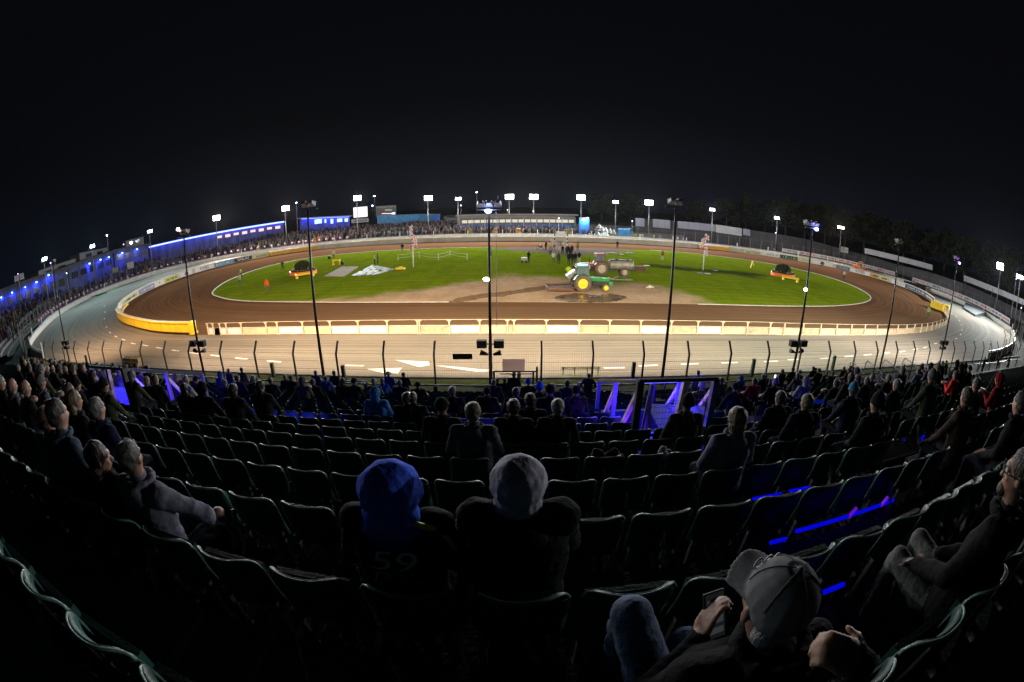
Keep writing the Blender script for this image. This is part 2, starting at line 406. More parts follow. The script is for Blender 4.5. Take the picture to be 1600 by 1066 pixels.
# white line round the grass, missing where the sand is driven over
def strip(P, wd, z, h=0):
    mb = MB()
    for i in range(len(P)-1):
        a, b_ = Vector(P[i][:2]), Vector(P[i+1][:2]); d = (b_-a).normalized(); q = Vector((-d.y, d.x))*wd/2
        if h: mb.add([(*(a-q), z), (*(b_-q), z), (*(b_+q), z), (*(a+q), z), (*(a-q), z+h), (*(b_-q), z+h), (*(b_+q), z+h), (*(a+q), z+h)], [(4, 5, 6, 7), (0, 1, 5, 4), (2, 3, 7, 6), (1, 2, 6, 5), (3, 0, 4, 7)])
        else: mb.add([(*(a-q), z), (*(b_-q), z), (*(b_+q), z), (*(a+q), z)], [(0, 1, 2, 3)])
    return mb
line_w = mat('line_paint', (.60, .56, .46), .8, 0, .25, 2)
E_ = ev(GR, 1.0, True); E_.append(E_[0])
mb = MB()
for i in range(len(E_)-1):
    x, y = E_[i]
    if (y < 43 and -6 < x < 18) or (y > 80 and -4 < x < 30): continue
    s_ = strip([E_[i], E_[i+1]], .20, .03, .05); mb.add(s_.v, s_.f)
mb.build('edge_line', line_w)['kind'] = 'structure'
mb = MB()                                                     # dashed lane marks round the tarmac
for pts in ([(163, 478.5), (164, 488), (163, 498), (166, 511), (172, 520), (181, 526), (193, 531), (208, 537), (227, 540), (249, 544), (274, 548), (303, 552), (337, 556), (377, 560.5), (428, 565)],
            [(554, 571.5), (960, 575), (1013, 571.5), (1078, 569), (1140, 567), (1205, 565), (1241, 562), (1290, 560), (1327, 557), (1356, 554.5), (1385, 551.5), (1410, 549.5), (1430, 546), (1446, 543), (1462, 537), (1478, 533), (1494, 529), (1501, 523), (1503, 516), (1502, 508), (1499, 501), (1494, 495), (1487, 490)]):
    Q = [G(*p)[:2] for p in pts]
    for i, q in enumerate(Q):
        a = Vector(Q[max(i-1, 0)]); b_ = Vector(Q[min(i+1, len(Q)-1)]); d = (b_-a).normalized()*.62
        s_ = strip([tuple(Vector(q)-d), tuple(Vector(q)+d)], .17, .008); mb.add(s_.v, s_.f)
for T in ([(618, 563), (670, 565.5), (671, 571), (655, 574)], [(573, 577), (628, 575), (622, 584), (598, 583)], [(680, 571.5), (700, 572.5), (780, 580), (745, 581.5)]):
    mb.add([(*G(*p)[:2], .012) for p in T], [tuple(range(len(T)))])
mb.build('track_markings', mat('mark_paint', (.72, .70, .64), .7, 0, .15, 3))['kind'] = 'structure'
# wet hollow with standing water in front of the tractor
m, n, L, b = shader('puddle_water'); b.inputs['Base Color'].default_value = (.15, .095, .058, 1); b.inputs['Roughness'].default_value = .06
ob = nn(n, 'ShaderNodeTexCoord').outputs['Object']; bumped(n, L, b, noise(n, L, ob, 1.3, 3), .03, .02); L(ramp(n, L, noise(n, L, ob, 1.1, 5), .46, .56, .12, .95), b.inputs['Roughness']); b.inputs['Specular IOR Level'].default_value = .3
P = spline([G(*p) for p in [(863, 466), (878, 461), (900, 459), (930, 461), (950, 459.5), (966, 461), (982, 466), (970, 470), (945, 473), (905, 472.5), (880, 471)]], 6); P = [(x+.35*mnoise.noise(Vector((x*1.7, y*1.7, 0)))+.12*mnoise.noise(Vector((x*6, y*6, 3))), y+.5*mnoise.noise(Vector((x*1.3, y*1.3, 9)))+.15*mnoise.noise(Vector((x*5, y*5, 1)))) for x, y in ev(P, .25)]
o = MB().add([(x, y, .026) for x, y in P], [tuple(range(len(P)))]).build('puddle', m); o['kind'] = 'structure'
wet = mat('wet_shale', (.24, .155, .095), .95, 0, .3, 1.5, .4, 6, spec=0)
P = spline([G(*p) for p in [(700, 471), (735, 462), (790, 456), (850, 447), (852, 452), (800, 461), (750, 468), (715, 474)]], 6); P = [(x+.6*mnoise.noise(Vector((x*.9, y*.9, 0)))+.2*mnoise.noise(Vector((x*4, y*4, 3))), y+.5*mnoise.noise(Vector((x*.8, y*.8, 9)))+.2*mnoise.noise(Vector((x*4, y*4, 1)))) for x, y in ev(P, .3)]
MB().add([(x, y, .026) for x, y in P], [tuple(range(len(P)))]).build('wet_tyre_track', wet)['kind'] = 'structure'
# grass verge and strip in front of the stand
vg = mat('verge_grass', (.035, .05, .014), .95, 0, .5, 1.2, .6, 12)
MB().box((-56, 18.35, -.04), (64, 21.1, .03)).build('grass_verge', vg)['kind'] = 'structure'
MB().box((-56, 21.1, -.02), (64, 21.38, .14)).build('kerb', concrete)['kind'] = 'structure'
# ---------------------------------------------------------------- walls and barriers
def wallstrip(P, z0, z1, th, mi=0, mb=None):
    """continuous mitred wall along a polyline"""
    mb = mb or MB(); b = len(mb.v); n = len(P)
    for i in range(n):
        a = Vector(P[max(i-1, 0)]); c = Vector(P[min(i+1, n-1)]); d = (c-a).normalized(); q = Vector((-d.y, d.x))*th/2; p = Vector(P[i])
        mb.v += [(p.x-q.x, p.y-q.y, z0), (p.x-q.x, p.y-q.y, z1), (p.x+q.x, p.y+q.y, z1), (p.x+q.x, p.y+q.y, z0)]
    for i in range(n-1):
        for k in range(4):
            mb.f.append((b+i*4+k, b+(i+1)*4+k, b+(i+1)*4+(k+1) % 4, b+i*4+(k+1) % 4)); mb.m.append(mi)
    mb.f += [(b, b+1, b+2, b+3), (b+(n-1)*4+3, b+(n-1)*4+2, b+(n-1)*4+1, b+(n-1)*4)]; mb.m += [mi, mi]
    return mb
def near_i(P, x, y): return min(range(len(P)), key=lambda i: (P[i][0]-x)**2+(P[i][1]-y)**2)
def seg(P, a, b):
    """part of a closed curve from near point a to near point b, going forwards"""
    i, j = near_i(P, *a), near_i(P, *b)
    if j < i: j += len(P)
    return [P[k % len(P)] for k in range(i, j+1)]
def offset(P, d):
    r = []; n = len(P)
    for i in range(n):
        a = Vector(P[max(i-1, 0)][:2]); c = Vector(P[min(i+1, n-1)][:2]); t = (c-a).normalized()
        r.append((P[i][0]-t.y*d, P[i][1]+t.x*d))
    return r
def text_mesh(name, s, size, m, parent, M, depth=.012, sx=1):
    cu = bpy.data.curves.new(name, 'FONT'); cu.body = s; cu.size = size; cu.extrude = depth; cu.align_x = 'CENTER'; cu.align_y = 'CENTER'
    o = bpy.data.objects.new(name, cu); me = bake(o)
    bpy.data.objects.remove(o); me.materials.clear(); me.materials.append(m)
    me.transform(M @ Matrix.Diagonal((sx, 1, 1, 1)))
    p = bpy.data.objects.new(name, me); C.objects.link(p); p.parent = parent
    return p
def upright(x, y, z, tx, ty):
    """frame for lettering that stands upright at (x,y,z) and reads along (tx,ty)"""
    t = Vector((tx, ty, 0)).normalized(); u = Vector((0, 0, 1)); nrm = t.cross(u)
    return Matrix(((t.x, u.x, nrm.x, x), (t.y, u.y, nrm.y, y), (t.z, u.z, nrm.z, z), (0, 0, 0, 1)))
# outer wall of the tarmac track: low white wall with a rail, all the way round the far side
OW = ev(seg(OUT, (50, 21.5), (-48, 21.5)), 1.2); OWo = offset(OW, -.25)
t = thing('track_wall', 'long low white wall curving round the outer edge of the tarmac track', 'wall', (OWo[0][0], OWo[0][1], 0))
def rel(mb, t): return mb.xform(Matrix.Translation(-Vector(t.location)))
part('wall_panel', rel(wallstrip(OWo, -.02, .82, .22), t), white_paint, t, smooth=False)
part('top_rail', rel(wallstrip(OWo, .86, 1.0, .12), t), galv, t)
mb = MB()
for x, y in ev(OWo, 9): mb.box((x-.09, y-.09, .8), (x+.09, y+.09, 1.9))
part('marker_post', rel(mb, t), white_paint, t)
# catch fence outside that wall
def catch_fence(name, label, P, h, step, wire=.14, crank=.0, lean=1, grid=True, wr=.010, pr=.045, pm=None, inward=0):
    t = thing(name, label, 'fence', (P[0][0], P[0][1], 0))
    Q = ev(P, step); O = Vector((P[0][0], P[0][1], 0))
    for i, (x, y) in enumerate(Q[:100]):
        a = Vector(Q[max(i-1, 0)]); c = Vector(Q[min(i+1, len(Q)-1)]); d = (c-a).normalized(); nx, ny = -d.y*lean, d.x*lean
        mb = MB(); base = Vector((x, y, 0))-O
        pts = [base, base+Vector((0, 0, h-crank))]
        mb.beam(pts[0], pts[1], pr*2, mi=0)
        if crank: mb.beam(pts[1]-Vector((0, 0, .03)), pts[1]+Vector((nx*crank*.62, ny*crank*.62, crank)), pr*2)
        mb.build('post', pm or steel, t)
    mb = MB(); F = ev(P, wire*3 if wire > .3 else .5)
    F3 = [Vector((x, y, 0))-O for x, y in F]
    hh = h-crank
    def ribbon(z, off=0, r=wr):
        b = len(mb.v)
        for i, p in enumerate(F3):
            a = F3[max(i-1, 0)]; c = F3[min(i+1, len(F3)-1)]; d = (c-a).normalized(); n_ = Vector((-d.y, d.x, 0))*lean
            q = p+n_*(.05+off); mb.v += [tuple(q+Vector((0, 0, z-r))), tuple(q+Vector((0, 0, z+r)))]
        for i in range(len(F3)-1): mb.f.append((b+2*i, b+2*i+2, b+2*i+3, b+2*i+1)); mb.m.append(0)
    z = .1
    while z < hh: ribbon(z, r=wr*.5); z += wire
    for zz in (hh*.35, hh*.68, hh): ribbon(zz, r=wr*1.3)
    if crank:
        for k in range(1, 5): ribbon(hh+crank*k/4, crank*.62*k/4, wr*.9)
    if grid:
        for x, y in ev(P, wire):
            p = Vector((x, y, 0))-O; mb.add([tuple(p+Vector((-wr*.5, .05*lean, .05))), tuple(p+Vector((wr*.5, .05*lean, .05))), tuple(p+Vector((wr*.5, .05*lean, hh))), tuple(p+Vector((-wr*.5, .05*lean, hh)))], [(0, 1, 2, 3)])
    mb.build('wire_mesh', mat('fence_wire', (.13, .13, .13), .5, .6, .2, 3), t)
    return t
# near fence between stand and track (cranked posts lean over the track)
NP = [G(px, py, 2.47) for px, py in [(69, 531), (83, 531), (100, 531.5), (117, 532), (139, 532), (162, 532), (190, 532), (221.5, 533), (258, 532), (297, 532), (346, 531), (400, 532), (460, 532), (527, 531), (600, 531), (679, 531), (765, 531), (846, 531), (926, 530.6), (1005, 530), (1075, 530), (1140.5, 530), (1200, 530), (1249, 530), (1295.7, 529), (1335, 529), (1370, 528), (1401, 528), (1428.6, 528), (1452, 528), (1472, 528), (1490.6, 527), (1508, 527), (1523, 527), (1537, 527), (1549, 527), (1559.5, 527)]]
PX = [p[0]*(20.0/p[1]) for p in NP]
t = thing('catch_fence', 'near wire catch fence with dark cranked posts between the grandstand and the tarmac', 'fence', (0, 19.6, 0))
for x in PX:
    mb = MB(); mb.beam((x, 0, 0), (x, 0, 1.98), .085); mb.beam((x, 0, 1.95), (x, .42, 2.50), .085); mb.build('post', steel, t)
mb = MB(); x0, x1 = PX[0], PX[-1]
for z in [.1+.11*i for i in range(18)]: mb.add([(x0, .06, z-.0022), (x1, .06, z-.0022), (x1, .06, z+.0022), (x0, .06, z+.0022)], [(0, 1, 2, 3)])
x = x0
while x < x1: mb.add([(x-.0022, .063, .05), (x+.0022, .063, .05), (x+.0022, .063, 1.96), (x-.0022, .063, 1.96)], [(0, 1, 2, 3)]); x += .11
for z in (.5, 1.1, 1.55, 1.96): mb.tube([(x0, .06, z), (x1, .06, z)], .005, 5)
for k in range(1, 6): mb.tube([(x0, .06+.40*k/5, 1.97+.53*k/5), (x1, .06+.40*k/5, 1.97+.53*k/5)], .004, 4)
mb.build('wire_mesh', mat('near_wire', (.10, .09, .08), .5, .5, .2, 3), t)
# front rail of the terrace and short posts, with a darker low wall below
t = thing('terrace_rail', 'dark steel rail with square posts along the foot of the grandstand', 'railing', (0, 18.0, 0))
for i, x in enumerate([-47 + 3.35*k for k in range(31)]):
    mb = MB().box((x-.09, -.07, 0), (x+.09, .07, 1.02)); mb.build('post', bluelit if 14 <= i <= 20 else steel, t)
MB().beam((-50, 0, 1.06), (56, 0, 1.06), .08, .06).build('rail', steel, t)
# barrier between the shale and the tarmac along the home straight
BP = ev(seg(DW, (-27, 29.4), (79, 50.5)), 1)
xs = [G(px, 521)[0] for px in (340, 360, 383, 421, 438, 477, 519, 562, 607, 654, 657, 703, 750, 793, 803, 853, 904, 951, 999, 1046, 1087, 1125, 1163, 1198)]
t = thing('track_barrier', 'cream painted post and panel barrier between the shale and the tarmac home straight', 'barrier', (-27, 29.4, 0))
O = Vector(t.location)
pts = [(x, 29.4) for x in xs]
tail = ev(seg(DW, (pts[-1][0]+2.3, 29.6), (79, 50.5)), 2.2)
pts += tail
def dirn(P, i):
    a = Vector(P[max(i-1, 0)]); c = Vector(P[min(i+1, len(P)-1)]); return (c-a).normalized()
pts = [(-24.4, 29.4), (-26.0, 29.5)][::-1] + pts
for i, (x, y) in enumerate(pts):
    d = dirn(pts, i); mb = MB(); p = Vector((x, y, 0))-O; dv = Vector((d.x, d.y, 0)); nv = Vector((d.y, -d.x, 0))
    mb.beam(p+nv*.1, p+nv*.1+Vector((0, 0, 1.02)), .09)
    if i < len(xs)+2:
        for s_ in (-1, 1): mb.beam(p+nv*.1+Vector((0, 0, .88)), p+nv*.1+dv*s_*.16+Vector((0, 0, 1.03)), .05)
    mb.build('post', cream_paint, t)
panA = mat('white_panel', (.78, .76, .74), .5, 0, .08, 2); panB = mat('cream_panel', (.66, .54, .36), .55, 0, .15, 1.2); panC = mat('stained_panel', (.52, .42, .28), .6, 0, .3, 2)
rnd = random.Random(3); whites = {2, 3, 6, 8, 9, 13, 17, 20, 22}
for i in range(len(pts)-1):
    a = Vector((*pts[i], 0))-O; c = Vector((*pts[i+1], 0))-O; d = (c-a).normalized()
    m_ = panA if i in whites or i < 2 else (panB if i % 3 else panC)
    z1 = .50
    MB().beam(a+d*.07+Vector((0, 0, .31)), c-d*.07+Vector((0, 0, .31)), .05, z1-.06).build('panel', m_, t)
mb = MB()
for i in range(len(pts)-1):
    a = Vector((*pts[i], 0))-O; c = Vector((*pts[i+1], 0))-O
    mb.beam(a+Vector((0, 0, .59)), c+Vector((0, 0, .59)), .06, .05); mb.beam(a+Vector((0, 0, .05)), c+Vector((0, 0, .05)), .12, .08)
    mb.beam(a+Vector((0, 0, 1.02)), c+Vector((0, 0, 1.02)), .028, .028)
mb.build('rail', cream_paint, t)
# yellow padded air fence on the left bend, standing on a yellow kerb
L1 = list(reversed(seg(DW, (-66, 62), (-28, 29.4))))   # from the straight round to the left
i0 = near_i(L1, -28, 29.6); YB = ev(L1[i0:], 1.0)
iE = near_i(YB, -56, 42)
Y1 = YB[:near_i(YB, -51.5, 37.6)+1]
t = thing('air_fence', 'yellow padded air fence with grey top band on the left bend of the home straight', 'crash fence', (YB[0][0], YB[0][1], 0))
part('kerb_base', rel(wallstrip(offset(YB[:iE+6], -.45), 0, .22, .5), t), mat('yellow_kerb', (.80, .50, .06), .6, 0, .2, 2), t)
pads = ev(Y1, 2.4)
for i in range(len(pads)-1):
    part('pad', rel(MB().beam((*pads[i], .70), (*(Vector(pads[i+1])-(Vector(pads[i+1])-Vector(pads[i])).normalized()*.04), .70), .55, .85), t), yellow_p, t, bevel=.06)
part('top_band', rel(wallstrip(offset(Y1, -.14), 1.13, 1.20, .30), t), mat('grey_band', (.45, .45, .43), .6, 0, .1, 2), t)
part('top_pad', rel(wallstrip(offset(Y1, .2), 1.13, 1.24, .36), t), yellow_p, t)
part('lower_board', rel(wallstrip(offset(Y1, -.32), .22, .44, .06), t), mat('pinkish_board', (.60, .45, .38), .6, 0, .2, 2), t)
end = YB[0]
part('end_roll', rel(MB().cyl((end[0], end[1], .1), (end[0], end[1], 1.25), .42, 20), t), yellow_p, t, smooth=True, bevel=.05)
for i in (2, 5, 8):
    p = offset(Y1, -.36)[min(len(Y1)-1, i*3)]
    part('strap', rel(MB().beam((p[0], p[1], .25), (p[0]-.15, p[1], 1.2), .12, .05), t), rust, t)
# inner wall round the shale on both bends and the back straight; boards hang on it
IW = ev(seg(DW, (79, 50.5), (-51.5, 37.6)), 1.0)
t = thing('shale_wall', 'low cream safety wall round the back straight and bends of the shale track', 'wall', (IW[0][0], IW[0][1], 0))
part('wall_panel', rel(wallstrip(IW, 0, 1.05, .10), t), mat('pale_board', (.50, .47, .40), .6, 0, .2, .5), t)
part('cap_rail', rel(wallstrip(IW, 1.06, 1.16, .26), t), cream_paint, t)
mb = MB()
for x, y in ev(IW, 4): mb.box((x-.05, y-.05, 0), (x+.05, y+.05, 1.25))
part('wall_post', rel(mb, t), galv, t)
IWi = offset(IW, .09)          # trackside face
def board(pa, pb, label, col, txt=None, tcol=(.02, .02, .02), size=.7, sxx=1.1, h=.86, tags='advert board', marks=0, name='advert_board', z0=.1, path=None, th=.04, name2=None):
    P = path or IWi; i, j = near_i(P, *pa), near_i(P, *pb)
    if i > j: i, j = j, i
    S_ = P[i:j+1]
    if len(S_) < 2: return
    t = thing(name, label, tags, (S_[0][0], S_[0][1], 0))
    nm = '%s_%.2f_%.2f_%.2f' % ('board', *col)
    part('board_face', rel(wallstrip(S_, z0, z0+h, th), t), mat(nm, col, .5, 0, .12, 1.5), t)
    k = len(S_)//2; d = (Vector(S_[k+1 if k+1 < len(S_) else k])-Vector(S_[k-1])).normalized()
    cx_, cy_ = (S_[0][0]+S_[-1][0])/2, (S_[0][1]+S_[-1][1])/2
    if len(S_) % 2: cx_, cy_ = S_[k]
    else: cx_, cy_ = ((S_[k][0]+S_[k-1][0])/2, (S_[k][1]+S_[k-1][1])/2)
    ch = Vector((S_[-1][0]-S_[0][0], S_[-1][1]-S_[0][1])).normalized()
    nx, ny = -ch.y, ch.x
    tm = mat('ink_%.2f_%.2f_%.2f' % tcol, tcol, .5, 0, .1, 3)
    if txt:   # the wall runs clockwise seen from above, so reading direction is reversed
        M = upright(cx_+nx*(th/2+.03)-t.location.x, cy_+ny*(th/2+.03)-t.location.y, z0+h*.5, -ch.x, -ch.y)
        text_mesh('lettering', txt, size, tm, t, M, sx=sxx)
    if marks:
        rr = random.Random(marks); mb = MB(); Ln = math.dist(S_[0], S_[-1]); s_ = .6
        while s_ < Ln-.9:
            wd = rr.choice([.12, .2, .3]); 
            q = Vector(S_[0]) + ch*s_ + Vector((nx, ny))*(th/2+.02)
            # follow the curve
            kk = min(len(S_)-2, int(s_/Ln*(len(S_)-1))); fr = s_/Ln*(len(S_)-1)-kk
            q = Vector(S_[kk]).lerp(Vector(S_[kk+1]), fr)+Vector((nx, ny))*(th/2+.02)
            mb.beam((q.x, q.y, z0+h*.5), (q.x+ch.x*wd, q.y+ch.y*wd, z0+h*.5), .02, h*.42); s_ += wd+rr.choice([.08, .12, .5])
        if mb.v: part('lettering', rel(mb, t), tm, t)
def gp(px, py): return G(px, py)[:2]
YEL = (.62, .52, .12); WH = (.66, .65, .60); NAVY = (.05, .08, .16)
# left bend, going away
board(gp(205, 478), gp(222, 462), 'olive and white advert board, nearest of the boards on the left bend', (.40, .42, .22), marks=4)
board(gp(223, 461), gp(240, 451), 'blue grey advert board on the left bend between the olive board and the cream boards', (.16, .20, .30), marks=5, tcol=(.6, .6, .6))
board(gp(241, 450), gp(257, 444), 'plain cream advert board with one small emblem on the left bend', (.60, .57, .48), '\u2022', (.05, .05, .05), 1.2)
board(gp(258, 444), gp(279, 436), 'yellow green advert board on the left bend with dark lettering', (.42, .44, .08), marks=7, tcol=(.06, .06, .01))
board(gp(280, 435), gp(303, 428), 'white advert board with a small dark crest beside the MAYFIELD board on the left', WH, '\u2660', (.06, .06, .08), 1.3)
board(gp(304, 427.5), gp(331, 419), 'white board with black MAYFIELD lettering on the left bend', (.72, .71, .67), 'MAYFIELD', (.03, .03, .03), .95, 1.15)
board(gp(332, 419), gp(361, 411), 'blue advert board with faint white writing beside the left MAYFIELD board', (.10, .27, .48), marks=9, tcol=(.5, .6, .7))
board(gp(361.5, 411), gp(388, 405), 'black advert board with white ANLAS lettering on the far left bend', (.02, .02, .022), 'ANLAS', (.8, .8, .8), .9, 1.3)
board(gp(389, 405), gp(418, 400), 'pale yellow advert board with bold black lettering before the orange air fence', (.62, .60, .34), 'evo//c', (.05, .05, .01), .9, 1.3)
# far left orange pad
def pad_run(pa, pb, label, col, h=.95):
    i, j = near_i(IWi, *pa), near_i(IWi, *pb)
    if i > j: i, j = j, i
    S_ = offset(IWi[i:j+1], .25); t = thing('air_fence', label, 'crash fence', (S_[0][0], S_[0][1], 0))
    q = ev(S_, 2.5)
    for k in range(len(q)-1): part('pad', rel(MB().beam((*q[k], .55), (*q[k+1], .55), .45, h), t), mat('orange_pad', col, .5, 0, .15, 1.5), t, bevel=.05)
    part('end_roll', rel(MB().cyl((*q[-1], .05), (*q[-1], 1.15), .3, 14), t), yellow_p, t, smooth=True)
pad_run(gp(419, 400), gp(496, 389), 'long orange padded air fence at the far left end of the back straight', (.62, .34, .05))
pad_run(gp(1093, 388.5), gp(1138, 393.5), 'orange padded air fence at the far right end of the back straight', (.72, .32, .03))
# far right boards
board(gp(1163, 396), gp(1192, 400.5), 'pale yellow advert board with black lettering, first board after the orange air fence', (.60, .57, .34), 'East Coast', (.06, .06, .01), .8, 1.1)
board(gp(1193, 401), gp(1220, 405.5), 'white advert board with two small grey emblems on the far right bend', WH, marks=12, tcol=(.35, .35, .36))
board(gp(1221, 406), gp(1249, 410.5), 'black and green advert board on the far right bend', (.03, .06, .04), marks=13, tcol=(.3, .5, .3))
board(gp(1250, 411), gp(1271, 415), 'faded yellow advert board on the right bend behind the light pole', (.55, .52, .30), marks=14, tcol=(.35, .30, .1))
board(gp(1272, 415), gp(1303, 419.5), 'white advert board with a dark crest on the right bend', WH, '\u2660', (.06, .06, .08), 1.2)
board(gp(1304, 419.5), gp(1329, 424), 'slate blue advert board beside the right MAYFIELD board', (.12, .17, .22), marks=16, tcol=(.3, .35, .4))
board(gp(1330, 424.5), gp(1357, 432), 'white board with black MAYFIELD lettering on the right bend', (.72, .71, .67), 'MAYFIELD', (.03, .03, .03), .95, 1.15)
board(gp(1358, 432), gp(1379, 437), 'orange brown advert board after the right MAYFIELD board', (.55, .30, .08), marks=18)
board(gp(1380, 437.5), gp(1401, 443), 'yellow advert board with black lettering on the right bend beside the white board', (.55, .52, .18), marks=19, tcol=(.05, .05, .01))
board(gp(1402, 443.5), gp(1423, 452), 'white advert board with small marks on the right bend before the dark boards', WH, marks=20, tcol=(.3, .3, .3))
board(gp(1424, 452), gp(1441, 463), 'dark blue advert board with pale lettering at the right end of the shale', NAVY, marks=21, tcol=(.5, .5, .5))
board(gp(1442, 463), gp(1456, 474), 'black advert board with white lettering at the right end of the shale', (.03, .03, .035), marks=22, tcol=(.7, .7, .7))
board(gp(1457, 475), gp(1470, 487), 'grey blue advert board nearest the end of the shale wall on the right', (.20, .22, .27), marks=23, tcol=(.55, .55, .5))
t = thing('air_fence', 'short yellow padded end of the crash fence on the right bend', 'crash fence', (*gp(1477, 489), 0))
MB().cyl((0, 0, .05), (0, 0, 1.35), .75, 20).build('end_roll', yellow_p, t, smooth=True, bevel=.06)
part('pad', MB().beam((-.2, .6, .7), (-.9, 3.4, .7), .7, 1.2), yellow_p, t, bevel=.08)
# hoardings outside the tarmac on the right, running lettering in red and black
OWr = offset(OW, -.75)
i0, i1 = near_i(OWr, *gp(1219, 399)), near_i(OWr, *gp(1583, 520))
names = ['BLOCKBUSTERS', 'STOCK CARS', 'BANGERS']
if i0 > i1: i0, i1 = i1, i0
RS = OWr[i0:i1+1]; nb = 14; per = len(RS)/nb
redink = mat('red_ink', (.45, .03, .03), .5, 0, .1, 3); blkink = mat('black_ink', (.03, .03, .04), .5, 0, .1, 3)
for k in range(nb):
    S_ = RS[int(k*per):int((k+1)*per)+1]
    if 7 <= k <= 7: continue
    t = thing('banner_board', 'white trackside banner board with %s lettering, number %d from the near end of the right hand run' % (['red', 'black'][k % 2], k+1), 'banner', (S_[0][0], S_[0][1], 0), group='white banner boards along the right hand outer wall')
    t['label'] = 'white banner board with small %s lettering %s' % (['red', 'black'][k % 2], ['where the outer wall meets the near fence', 'second along from the near fence on the right', 'opposite the dark parked platform, near side', 'opposite the dark parked platform, far side', 'beside the second right hand light pole', 'just beyond the second right hand light pole', 'behind the yellow end of the crash fence', '', 'behind the black window frames', 'behind the right hand light pole with twin lamps', 'just before the orange loader', 'behind the orange loader', 'just beyond the orange loader', 'at the far end of the right hand run'][k])
    part('banner_face', rel(wallstrip(S_, 1.25, 2.15, .05), t), mat('banner_white', (.55, .52, .55), .6, 0, .1, 1), t)
    rr = random.Random(k+50); mb = MB()
    Q = ev(offset(S_, .045), .22)
    for q in range(2, len(Q)-3):
        if rr.random() < .72 and q % 9: mb.beam((*Q[q], 1.70), (*(Vector(Q[q]).lerp(Vector(Q[q+1]), .7)), 1.70), .02, .42)
    part('lettering', rel(mb, t), redink if k % 2 == 0 else blkink, t)
    mb = MB()
    for p in (S_[0], S_[-1]): mb.box((p[0]-.04, p[1]-.04, 0), (p[0]+.04, p[1]+.04, 2.2))
    part('support', rel(mb, t), galv, t)
# red and white barrels/bunting row outside the left bend
i0, i1 = near_i(OW, -44, 113), near_i(OW, -72, 34)
if i0 > i1: i0, i1 = i1, i0
LB = offset(OW[i0:i1+1], -1.1)
t = thing('bunting_rail', 'dark rail with a row of pink and white discs outside the left hand wall', 'railing', (*LB[0], 0))
part('rail', rel(wallstrip(LB, .9, 1.05, .06), t), mat('purple_rail', (.10, .06, .20), .5, 0, .2, 2), t)
part('skirt', rel(wallstrip(LB, .1, .85, .04), t), mat('purple_skirt', (.05, .03, .10), .6, 0, .2, 2), t)
q = ev(LB, 2.0)
for x, y in q[:100]:
    part('disc', MB().ball((x-t.location.x, y-t.location.y, 1.55), .36, 10, sc_=(1, 1, .9)), mat('pink_disc', (.50, .28, .32), .6, 0, .3, 2), t, smooth=True)
# wire fences on the far side
FP = ev(offset(OW, -1.7), 2)
iA = near_i(FP, 52, 23); iB = near_i(FP, 50, 111); iC = near_i(FP, -46, 115); iD = near_i(FP, -52, 22)
fm = mat('far_fence_post', (.16, .16, .15), .5, .4, .2, 3)
sgn = 1
catch_fence('catch_fence', 'tall wire catch fence round the right hand bend', FP[iA:iB+1], 3.6, 3.2, .5, .5, sgn, False, .010, .04, fm)
catch_fence('catch_fence', 'tall wire catch fence along the back straight before the crowd', FP[iB:iC+1], 3.4, 3.2, .5, .5, sgn, False, .010, .035, fm)
catch_fence('catch_fence', 'tall wire catch fence round the left hand bend before the terraces', FP[iC:iD+1], 3.6, 3.0, .5, .5, sgn, False, .010, .04, fm)
# ---------------------------------------------------------------- floodlight poles
lampglow = {}
def lampmat(c, s):
    k = tuple(round(x, 2) for x in c)+(s,)
    if k not in lampglow: lampglow[k] = emis('lamp_lens_%d' % len(lampglow), c, s)
    return lampglow[k]
def flood(parent, M, w_=.55, h_=.42, lens=None, back=None):
    mb = MB(); mb.add([(-w_/2, 0, -h_/2), (w_/2, 0, -h_/2), (w_/2, 0, h_/2), (-w_/2, 0, h_/2), (-w_*.3, -.26, -h_*.3), (w_*.3, -.26, -h_*.3), (w_*.3, -.26, h_*.3), (-w_*.3, -.26, h_*.3)],
        [(4, 5, 6, 7), (0, 4, 7, 3), (1, 2, 6, 5), (0, 1, 5, 4), (3, 7, 6, 2)])
    mb.box((-w_/2-.02, 0, -h_/2-.02), (w_/2+.02, .03, h_/2+.02))
    mb.xform(M); o = mb.build('lamp_housing', back or galv, parent)
    l = MB().add([(-w_/2, .036, -h_/2), (-w_/2, .036, h_/2), (w_/2, .036, h_/2), (w_/2, .036, -h_/2)], [(0, 1, 2, 3)]).xform(M).build('lens', lens, o)
    return o
def floodpole(x, y, top, label, lens, heads=2, tilt=-28, extra=None):
    t = thing('floodlight_pole', label, 'light pole', (x, y, 0), group='slim dark floodlight poles behind the near fence')
    MB().tube([(0, 0, 0), (0, 0, top*.5), (0, 0, top-.3)], [.085, .07, .05], 12).build('pole', mat('pole_paint', (.012, .012, .014), .5, .2, .2, 5), t, smooth=True)
    MB().beam((-.55, 0, top-.26), (.55, 0, top-.26), .06, .05).build('crossarm', white_paint, t)
    for k in range(heads):
        xx = (k-(heads-1)/2)*.40
        flood(t, Matrix.Translation((xx, .12, top)) @ Matrix.Rotation(R(tilt), 4, 'X'), (.34), .24, lens, mat('lamp_back', (.45, .45, .46), .5, .3, .2, 6))
    return t
NL = ['slim floodlight pole at the far left end of the near fence', 'slim floodlight pole standing before the yellow air fence', 'slim leaning-looking floodlight pole left of the painted white arrows', 'slim floodlight pole in the middle of the view with twin loudspeakers', 'slim floodlight pole right of the tractor with a boxy lamp head', 'floodlight pole right of the blue lit stair cage with a blue lamp', 'slim floodlight pole right of the yellow vest steward', 'slim floodlight pole near the right bend with purple lamp']
